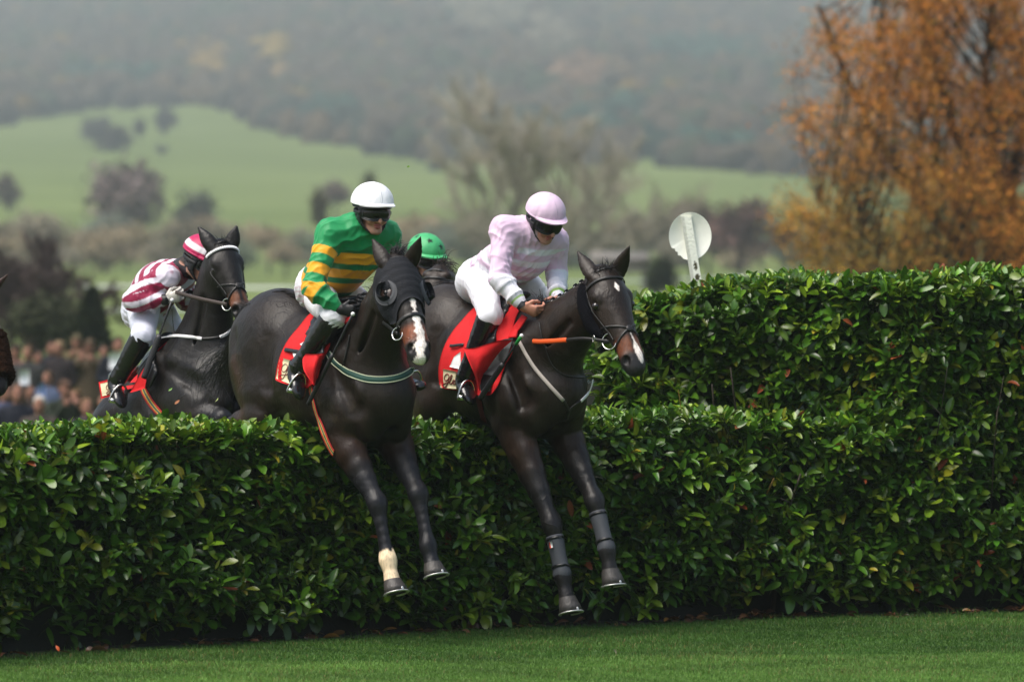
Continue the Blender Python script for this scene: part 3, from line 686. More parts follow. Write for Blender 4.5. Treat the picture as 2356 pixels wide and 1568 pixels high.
    for s, q in ((-1, sp['foreR']), (1, sp['foreL'])):
        el = W(*q['elbow']); kn, fe, co = q['knee'], q['fet'], q['cor']
        pts = [el, el + (kn - el) * .30, el + (kn - el) * .68, el + (kn - el) * .86, kn, kn + (fe - kn) * .17, kn + (fe - kn) * .5, kn + (fe - kn) * .82, fe, fe + (co - fe) * .5, co]
        P += chain(pts, FW, l, k=.018, tg=LEG_T + (s > 0), n=2, kfirst=.07)
        P.append(ball(el + (kn - el) * .22 + f * .02 + l * s * .02, (.066, .075, .13), axis=kn - el, side=l, k=.03, tg=LEG_T + (s > 0)))
        P.append(seg(W(.50, s * .13, -.16), el, (.10, .12), (.08, .11), l, k=.06, tg=1))
        P.append(seg(kn - fr.f * .035 * 1 + (fe - kn) * .05, kn - fr.f * .035 + (fe - kn) * .9, (.012, .012), (.014, .014), l, k=.012, tg=LEG_T + (s > 0)))
        P.append(ball(kn + l * .032 - (fe - kn) * .03, (.026, .032, .03), axis=fe - kn, side=l, k=.012, tg=LEG_T + (s > 0))); P.append(ball(kn - l * .032 - (fe - kn) * .02, (.026, .032, .03), axis=fe - kn, side=l, k=.012, tg=LEG_T + (s > 0)))
        P.append(ball(fe - f * .03 + (co - fe) * .1, (.028, .026, .03), axis=co - fe, side=l, k=.012, tg=LEG_T + (s > 0)))
        H.legs.append(dict(s=s, kn=kn, fe=fe, co=co, bot=q['bot'], el=el, fore=True))
    HW = [(.13, .19), (.10, .14), (.065, .085), (.045, .06), (.052, .07), (.036, .05), (.031, .042), (.034, .042), (.044, .048), (.033, .037), (.046, .050)]
    for s, q in ((-1, sp['hindR']), (1, sp['hindL'])):
        hip, st, ho, fe, co, bo = [W(*v) for v in q]
        pts = [hip, st, st + (ho - st) * .55, st + (ho - st) * .85, ho, ho + (fe - ho) * .16, ho + (fe - ho) * .5, ho + (fe - ho) * .84, fe, fe + (co - fe) * .5, co]
        P += chain(pts, HW, l, k=.025, tg=LEG_T + 2 + (s > 0), n=2, kfirst=.08)
        P.append(seg(ho - nv(fe - ho) * .06 - nv(st - ho) * .01, ho + (fe - ho) * .1, (.02, .022), (.02, .03), l, k=.02, tg=LEG_T + 2 + (s > 0)))
        H.legs.append(dict(s=s, kn=ho, fe=fe, co=co, bot=bo, el=st, fore=False))
    H.P = P
    H.torso = [p for p in P if p.tg in (1, 2) or p.op == 1]
    return H
def build_horse(name, label, fr, sp, colour, voxel=.009):
    H = horse_body(fr, sp)
    V, Q = polygonize(H.P, voxel)
    V = relax(V, Q, 1, .4)
    tg, tt = tags(H.P, V)
    col = colour(H, V, tg)
    # muscle and vein relief
    root = empty('racehorse', [H.fr.W(-.1, 0, 0)[0], H.fr.W(-.1, 0, 0)[1], 0.0], label, 'horse', sp.get('group'))
    body = add_obj('body', np_mesh('horse_body', V, Q, col=col), M_coat, root)
    H.root = root; H.body = body
    # eyes
    for s in (-1, 1):
        m = MB(); m.sphere(H.h(.188, s * .111, -.052), .0235 * H.hl, nu=14, nvv=10); m.build('eye', M_eye, root)
    # hooves
    for L in H.legs:
        co, bo = L['co'], L['bot']; d = nv(bo - co); n = nv(bo - co)
        toe = nv(H.fr.f - d * (H.fr.f @ d)); sd = np.cross(d, toe)
        m = MB(); a = np.arange(20) / 20 * 2 * np.pi; V = []
        back = np.clip(-np.cos(a), 0, 1)
        for t, r, off, dr in ((0, .052, 0, -.012), (.08, .058, .0, 0), (.5, .066, .006, 0), (1, .074, .013, 0), (1, .058, .013, 0)):
            rr = r * (1 - .18 * back)
            V.append(co + (bo - co) * t + d * dr + np.outer(np.cos(a) * rr * 1.05 + off, toe) + np.outer(np.sin(a) * rr, sd))
        V = np.concatenate(V); F = [(i * 20 + j, i * 20 + (j + 1) % 20, (i + 1) * 20 + (j + 1) % 20, (i + 1) * 20 + j) for i in range(4) for j in range(20)]
        V = np.vstack([V, bo + toe * .013 - d * .004]); F3 = [(100, 80 + (j + 1) % 20, 80 + j) for j in range(20)]
        m.add(V, F, F3); hf = m.build('hoof', M_hoof, root)
        m = MB(); th = np.linspace(-2.5, 2.5, 25)
        rr = .071 * (1 - .14 * np.clip(-np.cos(th), 0, 1))
        pts = bo + d * .004 + np.outer(np.cos(th) * rr * 1.05 + .013, toe) + np.outer(np.sin(th) * rr, sd)
        m.tube(pts, (.010, .0055), 6, side=d * 0 + nv(toe + sd * .01))
        m.sphere(bo + toe * .088 - d * .008, (.009, .004, .012), axis=d, side=sd, nu=8, nvv=6)
        m.build('shoe', M_shoe, hf)
    return H
# ---- surface-following tack
def head_ring(H, t0, t1, a0, a1, n=26, prims=None, drop=0.0):
    """points on the head skin: angle 0 = face front, positive towards the horse's left; t along the head"""
    pr = [p for p in H.P if p.tg == HEAD_T or p.op == 1]
    out = []
    for i in range(n):
        q = i / (n - 1); t = t0 + (t1 - t0) * q; a = a0 + (a1 - a0) * q
        c = H.h(t, 0, -.085 + .03 * min(max((t - .2) / .3, 0), 1))
        out.append(outward(pr, c, [H.N * math.cos(a) + H.S * math.sin(a)], .3)[0])
    out = np.array(out)
    return out, normals(pr, out)
def head_strap(H, m, keys, wid, lift=.003, n=14):
    """keys: list of (t, angle)"""
    K = crom(np.array(keys, float), n); pr = [p for p in H.P if p.tg == HEAD_T or (p.op == 1)]
    c = np.array([H.h(t, 0, -.085 + .03 * min(max((t - .2) / .3, 0), 1)) for t, a in K])
    d = np.array([H.N * math.cos(a) + H.S * math.sin(a) for t, a in K])
    pts = outward(pr, c, d, .3); nn = normals(pr, pts, .01)
    m.ribbon(pts, nn, wid, .004, lift=lift); return pts
def body_pts(H, keys, n=8, rmax=.75):
    """keys: (f, angle): angle 0 = top, positive towards the left flank; on trunk and neck"""
    K = crom(np.array(keys, float), n)
    c = np.array([H.fr.W(q[0], 0, -.05) for q in K]); d = np.array([H.fr.u * math.cos(q[1]) + H.fr.l * math.sin(q[1]) for q in K])
    pts = outward(H.torso, c, d, rmax); return pts, normals(H.torso, pts, .012)
def px_pts(H, keys, n=6, prims=None, n_iter=160, t0=31.0, t1=39.0):
    """skin points seen along rays"""
    K = crom(np.array(keys, float), n); d = np.array([ray(*q) for q in K])
    pr = prims or H.P
    t = hitf(pr, EYE, d, t1, t0, 260); ok = ~np.isnan(t)
    # bridge gaps by interpolation in depth
    idx = np.arange(len(t)); t = np.interp(idx, idx[ok], t[ok]) if ok.any() else np.full(len(t), 34.0)
    pts = EYE + d * t[:, None]; return pts, normals(pr, pts, .012)
def hairs(m, roots, dirs, length, r=.0018, droop=.3, col=(.012, .009, .008), jit=.3, segs=6, seed=1, curl=0.0, cols=None):
    g = np.random.default_rng(seed)
    for i in range(len(roots)):
        p = np.array(roots[i], float); d = nv(np.array(dirs[i]) + g.normal(0, jit, 3)); L = length * g.uniform(.65, 1.1) / segs
        pts = [p]
        for s in range(segs):
            d = nv(d + np.array([0, 0, -droop / segs]) + g.normal(0, curl, 3)); p = p + d * L; pts.append(p)
        rr = np.linspace(r, r * .3, len(pts)); c = np.array(cols[i] if cols is not None else col) * g.uniform(.6, 1.7)
        m.tube(pts, rr, 3, side=(0.3, 0.2, 0.9), cap=False, col=c)
def path_hairs(m, path, spread, n, r=.0016, col=(.012, .009, .008), seed=1, lenv=(.6, 1.0), sub=5, wave=.01):
    """a lock of hair: many strands following a centre path whose spread grows along it"""
    g = np.random.default_rng(seed); Pp = crom(path, sub); sp = np.interp(np.linspace(0, 1, len(Pp)), np.linspace(0, 1, len(spread)), spread)
    for i in range(n):
        o = g.normal(0, 1, 3) * .6; e = g.uniform(*lenv); kk = max(3, int(len(Pp) * e)); ph = g.uniform(0, 6.28, 3); w_ = g.uniform(2, 5)
        q = np.linspace(0, 1, kk)
        pts = Pp[:kk] + o * sp[:kk, None] + np.sin(q[:, None] * w_ * 2 + ph) * wave * q[:, None]
        m.tube(pts, np.linspace(r, r * .35, kk), 3, side=(.3, .2, .9), cap=False, col=np.array(col) * g.uniform(.5, 1.9))
# ---- the five horses
def Lerp(a, b, t): return np.array(a)[None] * (1 - t[:, None]) + np.array(b)[None] * t[:, None]
def ncoord(V, sc, seed=0):
    """cheap smooth noise in -1..1"""
    g = np.random.default_rng(seed); s = np.zeros(len(V))
    for i in range(6):
        k = g.normal(0, 1, 3) * sc * (1 + i * .6); s += np.sin(V @ k + g.uniform(0, 6.28)) / (1 + i * .5)
    return s / 2.6
def head_xyz(H, V): q = (V - H.poll) / H.hl; return q @ H.A, q @ H.S, q @ H.N
def leg_t(V, a, b): d = b - a; return ((V - a) @ d) / (d @ d)
def coat_dark(base, muz=(.11, .035, .013), legs=(.010, .010, .012), belly=None, blaze=None, sock=None, warm=.8, tan_legs=0.3):
    base = np.array(base)
    def fn(H, V, tg):
        c = np.tile(base, (len(V), 1)); n = ncoord(V, 9, 3)
        c *= (1 + .16 * n)[:, None]
        tb = ncoord(V, 5, 8) * .5 + .5
        c = c * (1 - warm * .3 * tb[:, None]) + np.array([.024, .012, .006]) * (warm * .3 * tb[:, None])
        du = np.clip(ncoord(V, 7, 14) + .5 * ncoord(V, 40, 15) - .35, 0, 1) * smooth01((H.fr.O[2] - .05 - V[:, 2]) / .25) * (tg == 1); c = c * (1 - .45 * du[:, None]) + np.array([.060, .042, .026]) * .45 * du[:, None]
        t, s, nn = head_xyz(H, V); hd = (tg == HEAD_T)
        # brown muzzle, grey-black nose
        if muz is not None:
            k = smooth01((t - .40) / .06) * smooth01((.545 - t) / .05) * smooth01((np.abs(s) - .006) / .02) * smooth01((nn + .1) / .03) * hd
            c = c * (1 - k[:, None]) + np.array(muz) * k[:, None] * (1 + .4 * ncoord(V, 30, 2))[:, None]
            k = smooth01((t - .53) / .03) * hd
            c = c * (1 - k[:, None]) + np.array([.020, .019, .02]) * k[:, None]
        for L in H.legs:
            q = LEG_T + (0 if L['fore'] else 2) + (L['s'] > 0); m = tg == q
            a = leg_t(V, L['el'], L['kn']); k = smooth01((a - .35) / .4) * m
            kb = smooth01(1 - np.abs(a - .28) / .35) * m * tan_legs
            c = c * (1 - kb[:, None]) + np.array([.045, .020, .010]) * kb[:, None]
            c = c * (1 - k[:, None]) + np.array(legs) * k[:, None]
            if sock and L['fore'] and L['s'] == sock[0]:
                a = leg_t(V, L['fe'], L['co']); ed = -.48 + .12 * ncoord(V, 60, 5)
                k = smooth01((a - ed) / .10) * m
                k *= 1 - .0
                c = c * (1 - k[:, None]) + np.array([.72, .56, .37]) * k[:, None] * (1 + .1 * ncoord(V, 25, 7))[:, None]
                k = smooth01((a - .93) / .05) * m
                c = c * (1 - k[:, None]) + np.array([.35, .14, .07]) * k[:, None]
        for sg in (-1, 1):
            dd = np.linalg.norm((np.stack([t, s, nn], 1) - np.array([.566, sg * .062, -.022])) / np.array([.032, .024, .024]), axis=1)
            k = smooth01((1.25 - dd) / .3) * hd; c = c * (1 - k[:, None]) + np.array([.005, .003, .003]) * k[:, None]
        if blaze:
            k = blaze(t, s, nn, V) * hd
            c = c * (1 - k[:, None]) + np.array([.80, .72, .66]) * k[:, None]
        # nostril hollows above are painted near-black, their inner shade put into the colour
        return np.clip(c, .002, 1)
    return fn
def FL(fr, s, knee, fet, cor, bot, lk=.13, lf=.125, elbow=(.40, .165, -.30)):
    return dict(elbow=(elbow[0], s * elbow[1], elbow[2]), knee=fr.P(*knee, s * lk), fet=fr.P(*fet, s * lf), cor=fr.P(*cor, s * lf), bot=fr.P(*bot, s * lf))
def HL(s, st=(-.34, .20, -.36), ho=(-.80, .17, -.52), fe=(-.62, .16, -.82), co=(-.70, .16, -.92), bo=(-.75, .16, -.99)):
    return [(-.52, s * .14, -.05)] + [(a, s * b, c) for a, b, c in (st, ho, fe, co, bo)]
# ---------------- horse with the black hood, green-and-gold rider
fr1 = Frame(655, 678, 34.3, (-.5, 0, .36), 36, -8)
sp1 = dict(poll=fr1.P(919, 600, -.13), muz=fr1.P(976, 815, -.20), N=np.array([.40, -.86, .36]),
    earR=fr1.P(856, 547, -.22), earL=fr1.P(969, 543, -.06), earN=np.array([-.1, -1, 0]),
    foreR=FL(fr1, -1, (868, 1157), (893, 1289), (903, 1338), (908, 1364), elbow=(.44, .165, -.32)),
    foreL=FL(fr1, 1, (962, 1135), (985, 1257), (995, 1299), (1000, 1325), elbow=(.46, .165, -.30)),
    hindR=HL(-1), hindL=HL(1, st=(-.30, .2, -.38), ho=(-.70, .17, -.62)))
def blaze1(t, s, n, V):
    c = .004 - .02 * np.clip((t - .5) / .1, 0, 1); wv = .004 * np.sin(t * 70) + .003 * np.sin(t * 160 + 1)
    hw = np.interp(t, [.25, .29, .34, .40, .50, .56, .60, .62], [.006, .013, .012, .022, .026, .030, .022, .03])
    return smooth01((hw + wv - np.abs(s - c)) / .006 + .5) * (t > .24) * smooth01((n + .085) / .01)
H1 = build_horse('racehorse', 'dark bay horse in a black eye hood with white blaze and one white sock', fr1, sp1,
    coat_dark((.0110, .0078, .0058), muz=(.16, .042, .013), sock=(-1,), blaze=blaze1, tan_legs=.5))
# ---------------- horse with the star, pink rider
fr2 = Frame(1040, 668, 35.0, (-.5, 0, .36), 36, -8)
sp2 = dict(cw=1.12, poll=fr2.P(1396, 625, -.02), muz=fr2.P(1474, 842, -.04), N=np.array([.44, -.85, .30]),
    earR=fr2.P(1327, 575, -.10), earL=fr2.P(1449, 563, .06), earN=np.array([.1, -1, 0]),
    foreR=FL(fr2, -1, (1270, 1204), (1295, 1326), (1305, 1378), (1310, 1409), elbow=(.46, .165, -.31)),
    foreL=FL(fr2, 1, (1368, 1151), (1397, 1267), (1404, 1313), (1408, 1346), elbow=(.48, .165, -.29)),
    hindR=HL(-1, st=(-.32, .2, -.30), ho=(-.62, .17, -.50), fe=(-.50, .16, -.76)), hindL=HL(1, st=(-.26, .2, -.36), ho=(-.40, .17, -.52), fe=(-.36, .16, -.78), co=(-.44, .16, -.86), bo=(-.5, .16, -.92)))
def blaze2(t, s, n, V):
    st = np.maximum(np.abs(s - .004) / .017, np.abs(t - .125) / .032) + .35 * np.sin(V[:, 2] * 260) * .2
    a = smooth01((1 - (np.abs(s - .004) / .018 + np.abs(t - .125) / .036)) / .3)
    hw = np.interp(t, [.38, .43, .47, .50, .54, .58, .60], [0, .004, .006, .020, .024, .017, .004])
    b = smooth01((hw - np.abs(s - .006 - .1 * (t - .45))) / .006 + .3) * (t > .39) * (t < .60)
    return np.maximum(a, b)
H2 = build_horse('racehorse', 'dark brown horse with a small white star and plaited mane, landing beside the taller hedge', fr2, sp2,
    coat_dark((.0150, .0104, .0074), muz=(.13, .04, .015), blaze=blaze2, tan_legs=.3, legs=(.011, .010, .010)))
# ---------------- tack
M_red = mat('red number cloth', (.62, .012, .015), 0.75, spec=.25, var=.12, vscale=14, bump=.35, bscale=25, bdist=.01)
M_cream = mat('cream panel', (.72, .66, .42), 0.7)
M_maroon = mat('maroon script thread', (.22, .03, .03), 0.7)
M_white = mat('white cloth figure', (.85, .85, .85), 0.7)
M_saddle = mat('black saddle leather', (.012, .012, .013), 0.3, bump=.2, bscale=80)
M_greyflap = mat('grey saddle flap', (.085, .088, .09), 0.6, var=.1)
M_blackfab = mat('black stretch fabric', (.012, .013, .017), 0.8, spec=.25, bump=.4, bscale=40, stretch=(1, 1, 6))
M_greyrub = mat('grey rubber rim', (.045, .048, .055), 0.7)
M_fleece = mat('black sheepskin', (.008, .008, .011), 0.95, spec=.05, bump=1.0, bscale=140, bdist=.02)
M_bfleece = mat('brown sheepskin', (.035, .016, .008), 0.95, spec=.05, bump=1.0, bscale=120, bdist=.03)
M_strap_v = mat('woven strap', vcol=True, rough=.75)
M_eyev = mat('eye and lid', vcol=True, rough=.25, spec=.5)
M_orange = mat('orange rubber rein grip', (.80, .10, .012), 0.5)
M_boot_leg = mat('grey neoprene boot', (.055, .06, .07), 0.6, spec=.4, bump=.1, bscale=150)
def bit_ring(H, s, t=.475, r=.036, name='bit_ring', cheek=True):
    c = H.h(t, s * .085, -.085); m = MB(); th = np.linspace(0, 2 * np.pi, 25)
    ax1 = nv(H.A + H.N * .1); ax2 = nv(H.N * .8 + H.S * s * -.5)
    m.tube(c + np.outer(np.cos(th) * r * 1.15, ax1) + np.outer(np.sin(th) * r, ax2), .0042, 6, side=H.S, cap=False)
    if cheek: m.tube([c + ax2 * r, c + ax2 * r + H.S * -s * .03 + H.N * .02], .008, 8)
    m.build(name, M_metal, H.root); return c
def bridle(H, nose_t=.36, mat_=None, brow=True, brow_w=.018, cross=False, browmat=None):
    mt = mat_ or M_leather; m = MB()
    if brow:
        mb = m if browmat is None else MB()
        head_strap(H, mb, [(.065, -1.6), (.055, -.8), (.06, 0), (.055, .8), (.065, 1.6)], brow_w, lift=.005)
        if browmat is not None: mb.build('browband', browmat, H.root)
    for s in (-1, 1):
        head_strap(H, m, [(.03, s * 1.55), (.15, s * 1.62), (.28, s * 1.55), (.35, s * 1.5), (.41, s * 1.48)], .014)
        head_strap(H, m, [(.04, s * 1.75), (.14, s * 2.0), (.23, s * 2.5), (.25, s * 3.1)], .012)
        # headpiece over the poll behind the ears
    head_strap(H, m, [(.03, -1.6), (.0, -1.0), (-.012, 0), (.0, 1.0), (.03, 1.6)], .02)
    if cross:
        head_strap(H, m, [(.30, -2.0), (.33, -1.2), (.385, 0), (.44, 1.2), (.47, 2.2)], .014)
        head_strap(H, m, [(.30, 2.0), (.33, 1.2), (.385, 0), (.44, -1.2), (.47, -2.2)], .014)
        p, n = head_ring(H, .385, .385, -.12, .12, 3); m.sphere(p[1] + n[1] * .006, (.022, .022, .008), axis=n[1], side=H.S)
    else:
        head_strap(H, m, [(nose_t + .03, -3.1), (nose_t + .02, -2.0), (nose_t, -1.0), (nose_t - .008, 0), (nose_t, 1.0), (nose_t + .02, 2.0), (nose_t + .03, 3.1)], .026 if not cross else .014, lift=.004)
    m.build('bridle', mt, H.root)
def rein(H, start, end, mat_=None, r=(.011, .004), sag=.03, name='rein', steps=8, mid=None, parts=None):
    P = [np.array(start), np.array(end)] if mid is None else [np.array(start)] + [np.array(q) for q in mid] + [np.array(end)]
    if mid is None: P.insert(1, (P[0] + P[1]) / 2 + np.array([0, 0, -sag]))
    m = MB(); m.tube(P, r, 6, side=(0, 0, 1), sub=steps); return m.build(name, mat_ or M_leather, H.root)
def px_strap(H, m, keys, wid, lift=.006, prims=None, th=.004, col=None, n=6):
    p, nn = px_pts(H, keys, n, prims); p = np.array(p)
    for _ in range(2): p[1:-1] = (p[:-2] + 2 * p[1:-1] + p[2:]) / 4; 
    m.ribbon(p, nn, wid, th, lift=lift, col=col); return p, nn
def strip3(H, m, keys, wid, cols, lift=.006, prims=None, n=6):
    """woven strap made of parallel coloured stripes"""
    p, nn = px_pts(H, keys, n, prims) if np.ndim(keys) == 2 else keys
    for _ in range(2): p[1:-1] = (p[:-2] + 2 * p[1:-1] + p[2:]) / 4
    T = np.gradient(p, axis=0); T /= np.linalg.norm(T, axis=1, keepdims=True); B = np.cross(T, nn); B /= np.linalg.norm(B, axis=1, keepdims=True)
    tot = sum(c[0] for c in cols); x = -wid / 2
    for wf, c in cols:
        ww = wid * wf / tot; m.ribbon(p + B * (x + ww / 2), nn, ww * 1.02, .004, lift=lift, col=c); x += ww
    return p, nn
def body_coord(H, P):
    v = P - H.fr.O; f = v @ H.fr.f; l = v @ H.fr.l; u = v @ H.fr.u + .05
    return f, math.atan2(l, u)
def number_cloth(H, bottom_px, top_f, name='number_cloth', lift=.014, rmax=.75):
    """cloth draped over the back; bottom edge seen at bottom_px on the right flank, mirrored on the left"""
    p, _ = px_pts(H, bottom_px, 5, H.torso)
    fa = np.array([body_coord(H, q) for q in p]); n = len(fa); tf = np.linspace(top_f[0], top_f[1], n)
    ns = 41; G = np.zeros((n, ns, 3)); NN = np.zeros((n, ns, 3))
    for i in range(n):
        s = np.linspace(-1, 1, ns); ff = tf[i] + (fa[i, 0] - tf[i]) * np.abs(s) ** 1.0; an = np.abs(fa[i, 1]) * s
        c = np.array([H.fr.W(a, 0, -.05) for a in ff]); d = np.outer(np.cos(an), H.fr.u) + np.outer(np.sin(an), H.fr.l)
        pts = outward(H.torso, c, d, rmax); G[i] = pts; NN[i] = normals(H.torso, pts, .015)
    rip = .006 * np.sin(np.arange(n)[:, None] * .55 + np.arange(ns)[None] * .15)
    G = G + NN * (lift + rip[..., None])
    m = MB(); m.sheet(G, .005, NN); return m.build(name, M_red, H.root), G, NN
def px_patch(H, quad, lift, nu=8, nvv=6, prims=None, th=.003):
    """quad: 4 px corners TL TR BR BL"""
    q = np.array(quad, float); G = np.zeros((nvv, nu, 2))
    for i in range(nvv):
        for j in range(nu):
            a, b = i / (nvv - 1), j / (nu - 1)
            G[i, j] = (q[0] * (1 - b) + q[1] * b) * (1 - a) + (q[3] * (1 - b) + q[2] * b) * a
    d = np.array([ray(*g) for g in G.reshape(-1, 2)]); t = hitf(prims or H.torso, EYE, d, 39, 31, 260)
    ok = ~np.isnan(t); t[~ok] = t[ok].mean() if ok.any() else 34
    p = EYE + d * t[:, None]; nn = normals(H.torso, p, .02); p = p + nn * lift
    return p.reshape(nvv, nu, 3), nn.reshape(nvv, nu, 3)
GLYPH = {  # joined-up script letters, strokes in a unit box (x right, y up)
 'G': [[(.62, .78), (.50, .97), (.28, .95), (.12, .72), (.14, .45), (.32, .36), (.52, .50), (.62, .80), (.60, .45), (.50, .05), (.30, -.22), (.08, -.20), (.05, -.02), (.30, .12), (.70, .22)]],
 'l': [[(.0, .22), (.20, .55), (.28, .90), (.16, .95), (.10, .60), (.12, .20), (.22, .10), (.38, .22)]],
 'e': [[(.0, .22), (.22, .32), (.26, .48), (.12, .50), (.06, .28), (.16, .10), (.34, .14), (.46, .25)]],
 'n': [[(.0, .25), (.08, .45), (.10, .10), (.14, .36), (.26, .48), (.32, .36), (.32, .12), (.48, .20)]],
}
ADV = {'G': .66, 'l': .36, 'e': .42, 'n': .46}
def script(word, G, NN, m, h=.7, x0=.08, y0=.2, r=.0022, width=None):
    """pen strokes on the patch grid"""
    nvv, nu = G.shape[:2]
    def samp(a, b):
        a = np.clip(a, 0, .999) * (nvv - 1); b = np.clip(b, 0, .999) * (nu - 1); i, j = int(a), int(b); fa, fb = a - i, b - j
        g = lambda A: (A[i, j] * (1 - fb) + A[i, j + 1] * fb) * (1 - fa) + (A[i + 1, j] * (1 - fb) + A[i + 1, j + 1] * fb) * fa
        return g(G) + nv(g(NN)) * .004
    asp = np.linalg.norm(G[0, -1] - G[0, 0]) / np.linalg.norm(G[-1, 0] - G[0, 0])
    x = x0
    for ch in word:
        for st in GLYPH[ch]:
            K = crom(np.array(st), 4); pts = [samp(1 - (y0 + k[1] * h * .75 + .1), x + k[0] * h / asp) for k in K]
            m.tube(pts, r, 5, cap=True)
        x += ADV[ch] * h / asp
    return m
def tendon_boot(H, L):
    d = L['fe'] - L['kn']; m = MB(); l = H.fr.l; f = H.fr.f
    a, b = L['kn'] + d * .25, L['kn'] + d * .93; P = [a, a + (b - a) * .02, a + (b - a) * .5, a + (b - a) * .8, b, b + d * .08 - f * .01]
    m.tube(P, [(.050, .055), (.052, .056), (.046, .052), (.047, .054), (.055, .060), (.054, .058)], 20, side=l, sub=3)
    o = m.build('tendon_boot', M_boot_leg, H.root)
    for q in (.06, .84):
        m = MB()
        c = a + (b - a) * q; rr = .057 if q > .7 else .0555; th = np.linspace(0, 2 * np.pi, 25); ax = nv(d); s1 = nv(l - ax * (l @ ax)); s2 = np.cross(ax, s1)
        wv = .006 if q > .7 else 0
        m.tube(c + np.outer(np.cos(th) * (rr - .004), s1) + np.outer(np.sin(th) * (rr + .002), s2) + np.outer(np.cos(th) * wv, ax), (.0035, .009), 6, side=s1, cap=False)
        m.build('boot_strap', M_saddle, o)
    return o
def saddle(H, f0=-.22, f1=.24):
    l, u, f = H.fr.l, H.fr.u, H.fr.f; P = []; W = H.fr.W
    tp = lambda ff, an: outward(H.torso, W(ff, 0, -.05), [u * math.cos(an) + l * math.sin(an)], .75)[0]
    P += chain([tp(f0, 0) + u * .05, tp(0, 0) + u * .035, tp(.12, 0) + u * .04, tp(f1, 0) + u * .065], [(.11, .02), (.085, .022), (.075, .025), (.06, .02)], l, k=.02, tg=1)
    for s in (-1, 1):
        a0, a1, a2 = tp(.14, s * .25), tp(.26, s * .8), tp(.33, s * 1.2)
        n0, n1, n2 = [H.fr.u * math.cos(x) + l * s * math.sin(x) for x in (.25, .8, 1.2)]
        P += chain([a0 + n0 * .05, a1 + n1 * .052, a2 + n2 * .048], [(.10, .016), (.10, .015), (.07, .012)], f, k=.02, tg=1)
    V, Q = polygonize(P, .011); add_obj('saddle', np_mesh('saddle', V, Q), M_saddle, H.root)
def plaits(H, n, t0=.12, t1=.95, r=.013, bands=True):
    m = MB(); mb = MB(); nb_, m1, m2, ne = H.neck
    pr = [p for p in H.P if p.tg in (2, HEAD_T, 1)]
    pts = crom([nb_, m1, m2, ne], 12); out = []
    for i in range(n):
        q = t0 + (t1 - t0) * i / (n - 1); c = pts[int(q * (len(pts) - 1))]; ax = pts[min(int(q * (len(pts) - 1)) + 1, len(pts) - 1)] - pts[max(int(q * (len(pts) - 1)) - 1, 0)]
        ax = nv(ax); up = nv(H.fr.u - ax * (H.fr.u @ ax)); p = outward(pr, c, [up], .5)[0]
        m.sphere(p + up * r * .8, (r, r * 1.1, r * 1.1), axis=up, nu=9, nvv=7); m.sphere(p + up * r * 1.3 + ax * r * .5 + H.S * .004, r * .75, nu=8, nvv=6); out.append((p, up, ax))
        th = np.linspace(0, 2 * np.pi, 9)
        mb = MB(); mb.tube(p + up * r * .4 + np.outer(np.cos(th), ax) * r * .95 + np.outer(np.sin(th), nv(np.cross(ax, up))) * r * .95, .0028, 4, cap=False)
        if bands: mb.build('plait_band', M_white, H.root)
    ridge = [o[0] + o[1] * .003 for o in out]; m.tube(ridge, (.012, .010), 8, side=H.fr.l, sub=3)
    m.build('plaited_mane', M_fleece, H.root)
    return out
def forelock(H, n=90, length=.08, up=.6, seed=3):
    g = np.random.default_rng(seed); m = MB(); roots = []; dirs = []
    for i in range(n):
        s = g.normal(0, .03); roots.append(H.h(.0 + g.uniform(-.02, .03), s, .0)); dirs.append(-H.A * g.uniform(.2, 1) + H.N * g.uniform(.1, .8) + H.S * s * 10 * g.uniform(0, 1))
    hairs(m, roots, dirs, length, r=.003, droop=.9, seed=seed, jit=.3, segs=5); m.build('forelock', M_hair, H.root, vcol=True)
